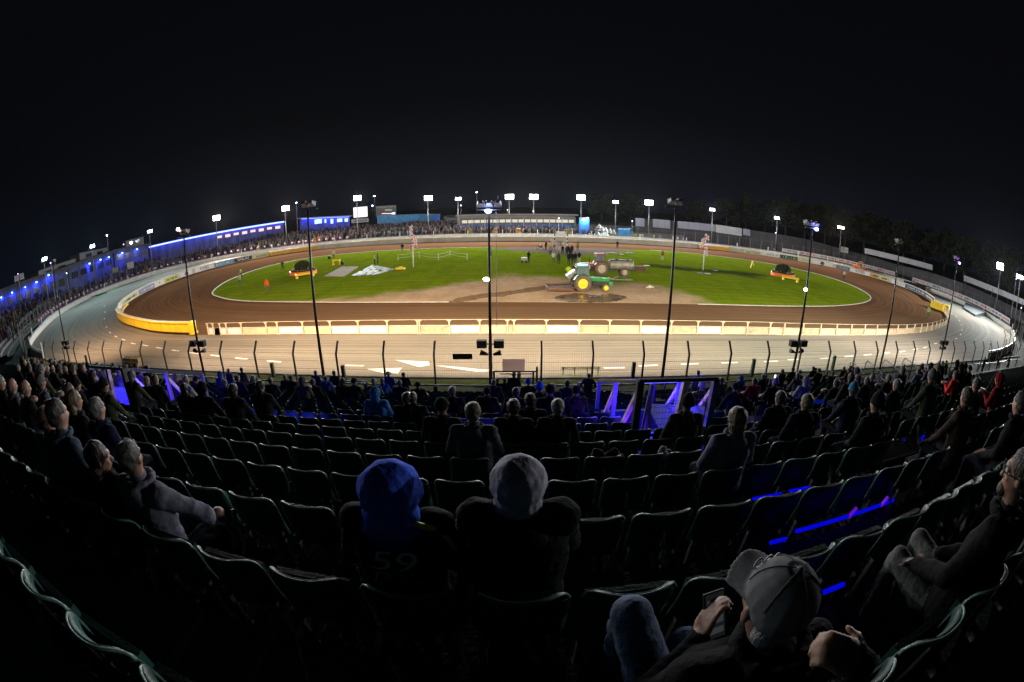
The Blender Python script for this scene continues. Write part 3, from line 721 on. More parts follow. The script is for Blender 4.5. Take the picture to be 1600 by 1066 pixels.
for i, x in enumerate(NEARP):
    t = floodpole(x, 20.3, [9.4, 9.05, 9.5, 8.95, 9.4, 9.25, 9.3, 9.3][i], NL[i], lampmat(NEARW[i][1], 10), 3 if i in (3, 5) else 2)
    if i in (0, 1, 3, 5, 7):   # loudspeakers and spare floods lower on the pole
        z = 2.25
        for s_ in (-1, 1):
            MB().box((s_*.42-.24, -.16, z-.17), (s_*.42+.24, .16, z+.17)).box((s_*.42-.25, -.17, z+.17), (s_*.42+.25, .17, z+.2)).build('loudspeaker', black_p, t, bevel=.02)
        MB().beam((-.66, 0, z), (.66, 0, z), .05).build('speaker_arm', steel, t)
        for s_ in (-1, 1): MB().cyl((s_*.12, 0, z-.55), (s_*.5, .05, z-.45), .05, 10, r2=.15).build('horn', black_p, t)
    if i == 3:
        MB().tube([(.4, 0, 8.8), (.42, 0, 9.35)], .012).build('aerial', galv, t)
        MB().tube([(.32, .1, 3), (.32, .1, 8.6)], .015).build('cable', galv, t)
# small lamps that are lit towards the stand
def smalllamp(px, py, Y, col, s, size=.34, label='', mast=None):
    d = vdir(px, py); k = Y/d.y; p = Vector((d.x*k, Y, CAMZ+d.z*k))
    return p
def lamp_on(parent, p, col, s, r=.17):
    MB().ball((0, 0, 0), r, 12, sc_=(1.2, .7, .8)).build('lamp', lampmat(col, s), parent, smooth=True, loc=p)
for (px, py, pi, col, s, e) in ((763, 330, 3, (.35, .45, 1), 30, 60), (1274, 358, 5, (.25, .3, 1), 30, 60), (1498, 411, 7, (.35, .15, 1), 20, 30), (280, 358, 1, (1, .7, .75), 20, 0), (760, 436, 3, (1, .97, .85), 30, 10), (1257, 452, 5, (.7, .85, 1), 14, 0)):
    d = vdir(px, py); k = 20.3/d.y; par = [o for o in bpy.data.objects if o.get('label') == NL[pi]][0]
    p = Vector((d.x*k-NEARP[pi], -.12, CAMZ+d.z*k))
    MB().ball((0, 0, 0), .12, 12, sc_=(1.2, .6, .8)).build('lamp', lampmat(col, s), par, smooth=True, loc=p)
    MB().beam((0, 0, p.z-.05), (p.x, -.08, p.z-.05), .04).build('lamp_arm', steel, par)
# far towers
for i, (p, e, c) in enumerate(TW):
    px = TOWERS[i][0]
    lab = ['leftmost tall floodlight over the left terrace', 'bright floodlight over the middle of the left terrace', 'floodlight beyond the left end of the long blue light strip', 'very bright white floodlight above the long blue light strip', 'large warm floodlight above the right end of the blue strip', 'bright floodlight just above the white video screen', 'warm floodlight left of the pale car park fence', 'white floodlight left of the central slim pole', 'brightest floodlight just right of the central slim pole', 'bright floodlight over the glazed clubhouse', 'cool floodlight above the blue control tower', 'small teal floodlight right of the control tower', 'bright floodlight left of the tall pole beside the tractors', 'violet floodlight over the corrugated fence', 'cool white floodlight over the right corrugated fence', 'pinkish floodlight over the right bend', 'violet and green floodlight near the right edge', 'warm floodlight at the right edge'][i]
    t = thing('floodlight_tower', lab, 'floodlight', (p[0], p[1], 0), math.atan2(66-p[1], 8-p[0])-PI/2, 'floodlights round the far side of the stadium')
    MB().tube([(0, -.2, 0), (0, -.2, p[2]*.6), (0, -.2, p[2]-.2)], [.16, .13, .09], 10).build('pole', galv, t, smooth=True)
    MB().beam((-1.1, -.15, p[2]-.55), (1.1, -.15, p[2]-.55), .12).build('crossarm', galv, t)
    nh = 3 if e > 1.15 else 2
    for r_ in range(2 if e > 1.25 else 1):
        for k in range(nh):
            flood(t, Matrix.Translation(((k-(nh-1)/2)*.78, .1, p[2]+r_*.70-.1)) @ Matrix.Rotation(R(-16), 4, 'X'), .72, .6, lampmat(c, 40))
# ---------------------------------------------------------------- people: continuous bodies grown from tapered limbs
def capsule(mb, a, b, ra, rb, n=12, sy=1.0):
    a, b = Vector(a), Vector(b); d = b-a; L_ = d.length
    if L_ < 1e-5: return mb.ball(a, ra, n)
    d /= L_; ref = Vector((1, 0, 0)) if abs(d.x) < .9 else Vector((0, 0, 1)); y = d.cross(ref).normalized(); x = y.cross(d)
    rings = []
    for k in range(1, 4): t = PI/2*(1-k/4.0); rings.append((a-d*ra*math.sin(t), ra*math.cos(t)))
    rings.append((a, ra)); rings.append((b, rb))
    for k in range(3, 0, -1): t = PI/2*(1-k/4.0); rings.append((b+d*rb*math.sin(t), rb*math.cos(t)))
    s = len(mb.v)
    for c, r in rings:
        for k in range(n):
            t = 2*PI*k/n; mb.v.append(tuple(c+x*math.cos(t)*r+y*math.sin(t)*r*sy))
    m = len(rings)
    for i in range(m-1):
        for k in range(n): mb.f.append((s+i*n+k, s+i*n+(k+1) % n, s+(i+1)*n+(k+1) % n, s+(i+1)*n+k)); mb.m.append(0)
    mb.f.append(tuple(s+k for k in range(n))[::-1]); mb.f.append(tuple(s+(m-1)*n+k for k in range(n))); mb.m += [0, 0]
    return mb
def push(me, fn, only=None):
    """move vertices along their normals by fn(position)"""
    n = len(me.vertices); co = np.empty(n*3, 'f4'); no = np.empty(n*3, 'f4')
    me.vertices.foreach_get('co', co); me.vertices.foreach_get('normal', no); co = co.reshape(-1, 3); no = no.reshape(-1, 3)
    k = np.array([fn(Vector(c)) if only is None or only[i] else 0 for i, c in enumerate(co.tolist())], 'f4')
    me.vertices.foreach_set('co', (co+no*k[:, None]).ravel()); me.update()
def melt(mb, vox, smooth=2, ratio=None, noise_amp=0, nscale=6, seed=0):
    """fuse overlapping limbs into one skin (voxel remesh), relax it, return a mesh"""
    me = bpy.data.meshes.new('tmp'); me.from_pydata(mb.v, [], mb.f)
    o = bpy.data.objects.new('tmp', me)
    r = o.modifiers.new('r', 'REMESH'); r.mode = 'VOXEL'; r.voxel_size = vox
    s = o.modifiers.new('s', 'SMOOTH'); s.iterations = smooth; s.factor = .5
    if ratio: d = o.modifiers.new('d', 'DECIMATE'); d.ratio = ratio
    m2 = bake(o); bpy.data.objects.remove(o); bpy.data.meshes.remove(me)
    if noise_amp:
        sd = Vector((seed*7.3, seed*3.1, 0))
        push(m2, lambda q: ((1-abs(mnoise.noise(q*nscale+sd))*3)*.6+mnoise.noise((q*nscale+sd)*2.3)*.4)*noise_amp)
    for p in m2.polygons: p.use_smooth = True
    return m2
skin = mat('skin', (.23, .125, .088), .55, 0, .12, 9, .1, 60)
cloth = mat('jacket_cloth', (1, 1, 1), .88, 0, .45, 5, .9, 16, objcol=True, spec=.05)
hivis_m = mat('hi_vis', (.42, .62, .03), .6, 0, .12, 6)
denim = mat('dark_trousers', (.022, .025, .035), .85, 0, .35, 6, .5, 30, spec=.05)
hairm = mat('hair', (1, 1, 1), .55, 0, .5, 30, .8, 90, objcol=True, stretch=(1, 1, .15), spec=.4)
shoe = mat('shoe_leather', (.02, .02, .022), .5, 0, .3, 6)
def hand(mb, w_, fwd, side, up, s=1.0, curl=.5, thumb=1):
    """palm with five bent fingers; fwd = along the fingers, side = towards the thumb, up = back of the hand"""
    w_ = Vector(w_); f = Vector(fwd).normalized(); u = Vector(up); u = (u-f*u.dot(f)).normalized(); sd = f.cross(u).normalized()*thumb
    for k in range(4):
        o = sd*(.033-.022*k)*s
        capsule(mb, w_+o*.7, w_+f*.075*s+o, .017*s, .012*s, 8)
        L_ = (.040, .045, .042, .033)[k]*s; p = w_+f*.082*s+o; d = f
        for j in range(3):
            a = curl*(.5+.35*j); d = (f*math.cos(a*(j+1)*.7)-u*math.sin(a*(j+1)*.7)).normalized()
            q = p+d*L_*(1, .68, .52)[j]; capsule(mb, p, q, (.0098, .0088, .0078)[j]*s, (.0090, .0080, .0068)[j]*s, 8); p = q
    p = w_+f*.02*s+sd*.025*s; d = (f*.6+sd*.75-u*.2).normalized()
    q = p+d*.042*s; capsule(mb, p, q, .014*s, .0115*s, 8); d2 = (f*.85+sd*.35-u*.35).normalized(); capsule(mb, q, q+d2*.032*s, .011*s, .009*s, 8)
def head(mb, c, f, s=1.0, face=True):
    """skull, jaw, nose, ears; c centre of the head, f direction the face points"""
    c = Vector(c); f = Vector(f).normalized(); r = f.cross(Vector((0, 0, 1))).normalized(); u = r.cross(f).normalized()
    M = Matrix(((r.x, f.x, u.x), (r.y, f.y, u.y), (r.z, f.z, u.z)))
    def P(x, y, z): return c+M @ Vector((x*s, y*s, z*s))
    def ell(x, y, z, rx, ry, rz):
        b = len(mb.v); mb.ball((0, 0, 0), 1, 14)
        for i in range(b, len(mb.v)):
            v = mb.v[i]; mb.v[i] = tuple(c+M @ Vector(((x+v[0]*rx)*s, (y+v[1]*ry)*s, (z+v[2]*rz)*s)))
    ell(0, -.012, .028, .076, .094, .088); ell(0, .018, -.035, .060, .070, .072); ell(0, .045, -.082, .034, .034, .026)
    if face:
        capsule(mb, P(0, .086, .012), P(0, .108, -.028), .008*s, .013*s, 8); ell(0, .078, .028, .05, .02, .014)
        ell(0, .083, -.058, .024, .012, .010)
        for k in (-1, 1): ell(k*.034, .066, -.022, .02, .018, .018)
    for k in (-1, 1): ell(k*.080, -.004, -.010, .009, .018, .030)
    return M
def figure_mesh(name, J, vox=.014, trousers=True, hands=True, face=True, bulk=1.0, wrinkle=.004, mats_=None, hs=1.0, sleeve=1.0, smooth=2):
    """J: joints. one continuous body; skin, jacket, trousers and shoes are told apart by the nearest limb"""
    mb = MB(); segs = []
    def S_(a, b, ra, rb, reg, sy=1.0):
        capsule(mb, a, b, ra, rb, 14, sy); segs.append((Vector(a), Vector(b), reg, (ra+rb)/2))
    hip, ch, nk, hd = [Vector(J[k]) for k in ('hip', 'chest', 'neck', 'head')]
    ax = (Vector(J['shR'])-Vector(J['shL'])).normalized()
    hx = (Vector(J['hiR'])-Vector(J['hiL'])).normalized()
    B_ = bulk
    for k in (-1, 1):
        S_(hip+hx*.075*k, hip.lerp(ch, .5)+ax*.07*k, .125*B_, .115*B_, 1); S_(hip.lerp(ch, .5)+ax*.07*k, ch+ax*.09*k, .115*B_, .115*B_, 1)
    S_(ch+ax*-.08, ch+ax*.08, .12*B_, .12*B_, 1)
    S_(ch, nk-Vector((0, 0, .03)), .125*B_, .075, 1); S_(J['shL'], nk-Vector((0, 0, .055)), .072*B_, .06, 1); S_(J['shR'], nk-Vector((0, 0, .055)), .072*B_, .06, 1)
    S_(nk-Vector((0, 0, .02)), hd-Vector((0, 0, .05)), .058, .056, 0)
    for s_ in ('L', 'R'):
        S_(J['sh'+s_], J['el'+s_], .062*B_*sleeve, .050*B_*sleeve, 1); S_(J['el'+s_], J['wr'+s_], .050*B_*sleeve, .034*B_*sleeve, 1)
        S_(J['hi'+s_], J['kn'+s_], .092*min(B_, 1.15), .066, 2); S_(J['kn'+s_], J['an'+s_], .064, .046, 2)
        f = Vector(J.get('toe'+s_, tuple(Vector(J['an'+s_])+Vector((0, .17, -.035)))))
        S_(Vector(J['an'+s_])+Vector((0, 0, -.03)), f, .042, .034, 3)
    if hands:
        for s_, th in (('L', -1), ('R', 1)):
            w_ = Vector(J['wr'+s_]); fd = Vector(J.get('hd'+s_, (w_-Vector(J['el'+s_])).normalized())); up = Vector(J.get('hu'+s_, (0, 0, 1)))
            hand(mb, w_, fd, None, up, hs*max(1, vox/.011), J.get('curl'+s_, .5), th*J.get('th'+s_, 1))
            segs.append((w_+fd.normalized()*.02, w_+fd.normalized()*.14, 0, .03))
    hf = Vector(J.get('face', (0, 1, 0)))
    head(mb, hd, hf, J.get('hsz', 1.0), face); segs.append((hd-Vector((0, 0, .03)), hd+Vector((0, 0, .05)), 0, .085))
    me = melt(mb, vox, smooth); me.name = name
    for m_ in (mats_ or [skin, cloth, denim, shoe]): me.materials.append(m_)
    co = np.empty(len(me.vertices)*3, 'f4'); me.vertices.foreach_get('co', co); co = co.reshape(-1, 3)
    best = np.full(len(co), 9.0, 'f4'); reg = np.ones(len(co), 'i4')
    for a, b, g_, r in segs:
        a_ = np.array(a, 'f4'); d = np.array(b-a, 'f4'); t = np.clip(((co-a_) @ d)/max(1e-9, float(d @ d)), 0, 1)
        e = np.linalg.norm(co-a_-t[:, None]*d, axis=1)-r; m_ = e < best; best[m_] = e[m_]; reg[m_] = g_
    reg = reg.tolist()
    if wrinkle:
        push(me, lambda q: ((1-abs(mnoise.noise(Vector((q.x*5, q.y*5, q.z*13+q.x*4))))*3)*.55+mnoise.noise(Vector((q.x*15+5, q.y*15, q.z*30)))*.35)*wrinkle, [r in (1, 2) for r in reg])
    for p in me.polygons:
        c = [reg[i] for i in p.vertices]; p.material_index = max(set(c), key=c.count)
    return me
def meshobj(name, me, parent, m=None, loc=None, color=None):
    o = bpy.data.objects.new(name, me); C.objects.link(o); o.parent = parent
    if m: me.materials.clear(); me.materials.append(m)
    if loc: o.location = loc
    if color: o.color = (*color, 1)
    return o
HAIRC = {'brown': (.045, .028, .018), 'dark': (.014, .012, .011), 'grey': (.13, .13, .13), 'fair': (.16, .115, .065), 'white': (.32, .32, .32)}
_hc = {}
def hair_mesh(kind, vox=.009):
    """hair and headgear, modelled round a head centred on the origin, face towards +y"""
    if (kind, vox) in _hc: return _hc[(kind, vox)]
    mb = MB()
    def ell(x, y, z, rx, ry, rz, n=16):
        b = len(mb.v); mb.ball((0, 0, 0), 1, n)
        for i in range(b, len(mb.v)): v = mb.v[i]; mb.v[i] = (x+v[0]*rx, y+v[1]*ry, z+v[2]*rz)
    if kind == 'short': ell(0, -.022, .040, .086, .098, .088); ell(0, -.055, -.01, .072, .055, .06)
    elif kind == 'bald': ell(0, -.06, -.02, .078, .05, .035); ell(0, -.045, .0, .083, .05, .03)
    elif kind == 'bob': ell(0, -.02, .03, .096, .105, .098); ell(0, -.045, -.05, .092, .07, .08); ell(0, -.05, -.10, .08, .055, .045)
    elif kind == 'long':
        ell(0, -.022, .035, .094, .104, .095); ell(0, -.055, -.07, .088, .058, .11)
        ell(0, -.068, -.18, .085, .042, .11); ell(.02, -.068, -.27, .06, .034, .07)
    elif kind == 'beanie': ell(0, -.015, .050, .092, .104, .098); ell(0, -.02, .095, .06, .068, .075); [capsule(mb, (math.cos(a)*.088, -.012+math.sin(a)*.100, .012), (math.cos(a+.45)*.088, -.012+math.sin(a+.45)*.100, .012), .016, .016, 8) for a in [i*.45 for i in range(14)]]
    elif kind == 'cap':
        ell(0, -.012, .046, .090, .105, .086); ell(0, -.03, .015, .086, .085, .05)
        for i in range(15):
            u = -1+2*i/14; x0 = u*.070; y0 = .078-.030*u*u; x1 = u*.082; y1 = .165-.050*u*u
            capsule(mb, (x0, y0-.02, .034-.016*u*u), (x1, y1, .030-.030*u*u), .0075, .0055, 8)
        mb.ball((0, -.012, .133), .009, 8)
    elif kind == 'hood':
        ell(0, -.022, .030, .112, .122, .122); ell(0, -.05, .075, .07, .075, .07); ell(0, -.045, -.075, .10, .09, .085); ell(0, -.07, -.135, .115, .065, .05)
    elif kind == 'collar':
        for i in range(12):
            a = 2*PI*i/12; b_ = 2*PI*(i+1)/12; capsule(mb, (math.cos(a)*.085, math.sin(a)*.085, 0), (math.cos(b_)*.085, math.sin(b_)*.085, 0), .026, .026, 8)
        ell(0, -.10, -.045, .10, .05, .065)
    me = melt(mb, vox, 2, noise_amp=.007 if kind == 'hood' else .008 if kind == 'collar' else (.006 if kind in ('long', 'bob', 'short') else .001), nscale=(11 if kind == 'hood' else 14), seed=len(kind))
    if kind == 'hood':   # crease and open front
        bm = bmesh.new(); bm.from_mesh(me)
        bmesh.ops.delete(bm, geom=[f for f in bm.faces if f.calc_center_median().y > .055 and -.12 < f.calc_center_median().z < .085], context='FACES')
        bm.to_mesh(me); bm.free()
    me.name = kind; _hc[(kind, vox)] = me; return me
hat_cloth = mat('hat_cloth', (1, 1, 1), .9, 0, .3, 9, .12, 260, objcol=True, spec=.05)
WEAR = {'short': ('hair', hairm), 'bald': ('hair', hairm), 'bob': ('hair', hairm), 'long': ('hair', hairm), 'beanie': ('beanie', hat_cloth), 'cap': ('cap', hat_cloth), 'hood': ('hood', cloth)}
# seated pose (seat back at y=0, tread at z=0, faces +y), hands in the lap
def seated(lean=0, spread=0, twist=0, arms='lap', hy=0.0):
    l = lean
    J = dict(hip=(0, .19, .52), chest=(0, .20+l*.5, .93), neck=(0, .215+l*.8, 1.13), head=(0, .235+l, 1.265+hy),
             shL=(-.185, .20+l*.7, 1.065), shR=(.185, .20+l*.7, 1.065), hiL=(-.09, .20, .50), hiR=(.09, .20, .50),
             knL=(-.13-spread, .60, .52), knR=(.13+spread, .60, .52), anL=(-.13-spread*.6, .60, .10), anR=(.13+spread*.6, .60, .10))
    if arms == 'lap': J.update(elL=(-.27, .24+l*.5, .80), elR=(.27, .24+l*.5, .80), wrL=(-.10, .47, .64), wrR=(.10, .47, .64))
    elif arms == 'folded': J.update(elL=(-.28, .27+l, .82), elR=(.28, .27+l, .82), wrL=(.06, .40+l, .88), wrR=(-.06, .41+l, .84), hdL=(1, .1, 0), hdR=(-1, .1, 0))
    elif arms == 'knees': J.update(elL=(-.25, .36+l*.5, .78), elR=(.25, .36+l*.5, .78), wrL=(-.13-spread, .56, .61), wrR=(.13+spread, .56, .61))
    elif arms == 'phone': J.update(elL=(-.25, .26+l, .80), elR=(.25, .26+l, .80), wrL=(-.06, .46+l, .90), wrR=(.07, .46+l, .90), curlL=.9, curlR=.9)
    J['face'] = (math.sin(twist), math.cos(twist), -.12)
    return J
def standing(k=0, arms='down', twist=0):
    J = dict(hip=(0, 0, .95), chest=(0, .01, 1.30), neck=(0, .015, 1.50), head=(0, .04, 1.63), shL=(-.185, 0, 1.43), shR=(.185, 0, 1.43),
             hiL=(-.09, 0, .93), hiR=(.09, 0, .93), knL=(-.11-k*.03, .03+k*.1, .50), knR=(.11+k*.02, .02-k*.06, .50), anL=(-.12-k*.05, k*.14, .09), anR=(.12+k*.03, -k*.16, .09), face=(math.sin(twist), math.cos(twist), -.08))
    if arms == 'down': J.update(elL=(-.25, -.03, 1.15), elR=(.25, -.03, 1.15), wrL=(-.26, .05, .90), wrR=(.26, .05, .90), hdL=(0, .1, -1), hdR=(0, .1, -1), huL=(-1, 0, 0), huR=(1, 0, 0))
    elif arms == 'hips': J.update(elL=(-.36, -.06, 1.18), elR=(.36, -.06, 1.18), wrL=(-.17, .05, 1.02), wrR=(.17, .05, 1.02))
    else: J.update(elL=(-.27, .04, 1.16), elR=(.27, .04, 1.16), wrL=(-.05, .26, 1.15), wrR=(.08, .26, 1.10), hdL=(1, .1, 0), hdR=(-1, .1, 0))
    return J
SEATP = [seated(0, 0), seated(.06, .04, .3, 'knees'), seated(-.02, .02, -.35, 'folded'), seated(.04, .01, .1, 'phone'), seated(.12, .05, 0, 'knees'), seated(0, .03, .3, 'lap')]
SEATM = [figure_mesh('seated_body', J, .018, bulk=1+.04*(i % 3), wrinkle=.007) for i, J in enumerate(SEATP)]
STANDP = [standing(0, 'down'), standing(1, 'fold', .3), standing(.4, 'hips', -.4), standing(.6, 'down', .8)]
STANDM = [figure_mesh('standing_body', J, .022, bulk=1+.05*(i % 2), wrinkle=.006, face=False) for i, J in enumerate(STANDP)]
LO = [m_.copy() for m_ in STANDM]
def wear(kind, parent, J, color, vox=.009, name=None, hsz=1.0):
    nm, m_ = WEAR[kind]; me = hair_mesh(kind, vox)
    if not me.materials: me.materials.append(m_)
    o = bpy.data.objects.new(nm, me); C.objects.link(o); o.parent = parent
    o.location = J['head']; f = J.get('face', (0, 1, 0)); o.rotation_euler = (f[2]*.5, 0, math.atan2(-f[0], f[1])); o.scale = (hsz,)*3
    o.color = (*color, 1); o['keepcol'] = 1
    return o
PEOPLE = []
def person(loc, rz, pose, hd, jcol, hcol, label, group=None, stand=False, s=1.0, trous=None, collar=True):
    J = (STANDP if stand else SEATP)[pose]; me = (STANDM if stand else SEATM)[pose]
    t = thing('person', label, 'person', loc, rz, group); t.scale = (s, s, s)
    b = bpy.data.objects.new('body', me); C.objects.link(b); b.parent = t; b.color = (*jcol, 1)
    if trous:
        b.material_slots[2].link = 'OBJECT'; b.material_slots[2].material = trous
    if hd: wear(hd, t, J, jcol if hd == 'hood' else hcol)
    if collar and hd != 'hood' and not stand:
        me = hair_mesh('collar')
        if not me.materials: me.materials.append(cloth)
        o = bpy.data.objects.new('collar', me); C.objects.link(o); o.parent = t; o.location = Vector(J['neck'])+Vector((0, .0, -.01)); o.color = (*jcol, 1)
    PEOPLE.append(t); return t
# ---------------------------------------------------------------- infield objects
def face_dir(x, y, tx, ty): return math.atan2(ty-y, tx-x)-PI/2
HV = (.45, .62, .04); ORG = (.80, .14, .03); DK = (.015, .016, .02); WHT = (.6, .6, .6)
jeans = mat('jeans', (.04, .07, .14), .85, 0, .3, 8, .4, 40); pale_tr = mat('pale_trousers', (.4, .4, .4), .8, 0, .2, 6); grey_tr = mat('grey_trousers', (.10, .10, .11), .8, 0, .2, 6)
INF = [ # px, base py, pose, head, jacket, hair, facing (tx,ty), label, trousers
 (442, 423, 1, 'short', (.10, .05, .06), 'dark', (0, 40), 'steward in dark jacket standing left of the left flower bed', None),
 (418, 457, 0, 'cap', ORG, (.7, .15, .03), (0, 0), 'steward in orange top and grey trousers standing alone at the left of the infield', grey_tr),
 (521.5, 404, 0, 'short', (.55, .60, .45), 'dark', (-50, 100), 'steward in pale vest at the far left grass edge beside a dark bag', None),
 (585.6, 413, 0, 'short', HV, 'brown', (10, 90), 'left one of two stewards beside the white tiles, in a yellow green vest', None),
 (590.5, 412, 1, 'short', (.12, .16, .12), 'dark', (-30, 60), 'right one of two stewards beside the white tiles, in dark clothes', None),
 (629, 394, 2, 'short', DK, 'dark', (0, 30), 'person in black top and blue jeans standing near the left flagpole', jeans),
 (767, 400, 0, 'short', (.20, .22, .2), 'dark', (50, 60), 'person standing just right of the central light pole on the far grass', None),
 (377, 434.6, 3, 'short', (.30, .40, .10), 'dark', (-60, 60), 'rear steward of the pair in yellow vests at the left tip of the grass', None),
 (375, 446, 1, 'short', (.45, .5, .35), 'dark', (0, 0), 'front steward of the pair in yellow vests at the left tip of the grass', jeans),
 (826, 410.5, 1, 'short', DK, 'dark', (20, 90), 'person in black standing by the small trolley left of the start gate', None),
 (853, 391, 0, 'short', DK, 'dark', (0, 90), 'person in black standing on the shale left of the start gate', None),
 (864.6, 411, 1, 'short', WHT, 'brown', (20, 95), 'person in white top on the grass before the start gate', grey_tr),
 (872.7, 413, 0, 'short', (.05, .07, .05), 'brown', (20, 95), 'person in dark green beside the one in the white top', None),
 (888.6, 413, 0, 'short', DK, 'dark', (20, 95), 'leftmost of four people in black standing behind the green tractor', None),
 (894, 412.6, 1, 'short', DK, 'dark', (30, 95), 'second of four people in black standing behind the green tractor', None),
 (898.5, 412, 0, 'short', DK, 'dark', (15, 95), 'third of four people in black standing behind the green tractor', None),
 (904.6, 411, 1, 'short', DK, 'dark', (20, 95), 'person in black top and pale trousers, rightmost of the group behind the tractor', pale_tr),
 (888, 399, 0, 'short', DK, 'dark', (20, 110), 'person in black on the gravel beside a white post near the start gate', None),
 (893.5, 398, 0, 'short', (.02, .02, .02), 'grey', (20, 110), 'tall person in black with grey hair on the gravel near the start gate', None),
 (888, 436.5, 2, 'short', HV, 'dark', (8, 90), 'steward in bright yellow vest standing behind the rear wheel of the green tractor', jeans),
 (896, 434, 1, 'short', (.03, .04, .06), 'dark', (12, 50), 'person in dark overalls leaning at the back of the green tractor', None),
 (902.5, 391.5, 0, 'short', (.3, .3, .08), 'dark', (20, 110), 'person on the shale behind the start gate group in olive vest', None),
 (964.6, 389, 1, 'short', (.05, .05, .05), 'dark', (10, 50), 'person in dark clothes alone on the shale right of the control tower', None),
 (1035, 406.7, 3, 'short', (.25, .10, .08), 'dark', (10, 50), 'track worker in white and red walking on the grass right of the water tanker', pale_tr),
 (1102.5, 400, 1, 'short', (.40, .5, .10), 'dark', (30, 110), 'steward in yellow vest standing behind the right flagpole', None),
 (879, 398.5, 1, 'short', (.02, .02, .03), 'dark', (10, 100), 'person in black behind the start gate group, leftmost of the rear three', None),
 (885, 400, 2, 'short', (.03, .03, .03), 'grey', (-10, 100), 'person in charcoal behind the start gate group, middle of the rear three', None),
 (891, 404, 3, 'short', (.02, .02, .02), 'dark', (30, 100), 'person in black behind the start gate group, rightmost of the rear three', None),
 (860, 399, 0, 'short', (.25, .25, .24), 'dark', (10, 100), 'person in pale grey left of the start gate by the gravel', None),
 (1449.6, 496.6, 0, 'short', (.45, .65, .25), 'dark', (60, 40), 'steward in pale green vest and green trousers on the right bend shale', mat('green_trousers', (.04, .16, .05), .8)),
 (1318.5, 436, 1, 'short', (.55, .55, .45), 'dark', (90, 80), 'person in white top standing on the shale under the right MAYFIELD board', None)]
for px, py, po, hd, jc, hc, f, lab, tr in INF:
    x, y, z = G(px, py, .03); person((x, y, .02), face_dir(x, y, *f), po, hd, jc, HAIRC[hc] if isinstance(hc, str) else hc, lab, None, True, 1.0, tr)
def wheel(parent, x, y, r, wd, tyre, rim, lugs=True, name='wheel'):
    mb = MB(); prof = [(r*.60, -wd*.42), (r*.70, -wd*.5), (r*.93, -wd*.5), (r, -wd*.36), (r, wd*.36), (r*.93, wd*.5), (r*.70, wd*.5), (r*.60, wd*.42)]
    n = 36; b = 0
    for i in range(n):
        a = 2*PI*i/n
        for rr, yy in prof: mb.v.append((x+rr*math.cos(a), y+yy, r+rr*math.sin(a)))
    m_ = len(prof)
    for i in range(n):
        for k in range(m_): mb.f.append((i*m_+k, ((i+1) % n)*m_+k, ((i+1) % n)*m_+(k+1) % m_, i*m_+(k+1) % m_)); mb.m.append(0)
    if lugs:
        for i in range(22):
            for s_ in (-1, 1):
                a = 2*PI*(i+(.5 if s_ > 0 else 0))/22; a2 = a+.16
                mb.beam((x+r*1.0*math.cos(a), y+s_*wd*.46, r+r*1.0*math.sin(a)), (x+r*1.01*math.cos(a2), y+s_*.02, r+r*1.01*math.sin(a2)), .05, .05)
    w_ = mb.build(name, tyre, parent, smooth=False)
    mb = MB(); mb.cyl((x, y-wd*.30, r), (x, y+wd*.30, r), r*.61, 28)
    mb.tube([(x, y-wd*.32, r), (x, y-wd*.40, r)], [r*.28, r*.20], 16); mb.tube([(x, y+wd*.32, r), (x, y+wd*.40, r)], [r*.28, r*.20], 16)
    for i in range(8):
        a = 2*PI*i/8
        for s_ in (-1, 1): mb.cyl((x+r*.42*math.cos(a), y+s_*wd*.29, r+r*.42*math.sin(a)), (x+r*.42*math.cos(a), y+s_*wd*.33, r+r*.42*math.sin(a)), .05*r/.8, 8)
    mb.build('rim', rim, w_)
    return w_
tyre_mud = mat('muddy_tyre', (.13, .10, .075), .9, 0, .45, 4, .5, 20)
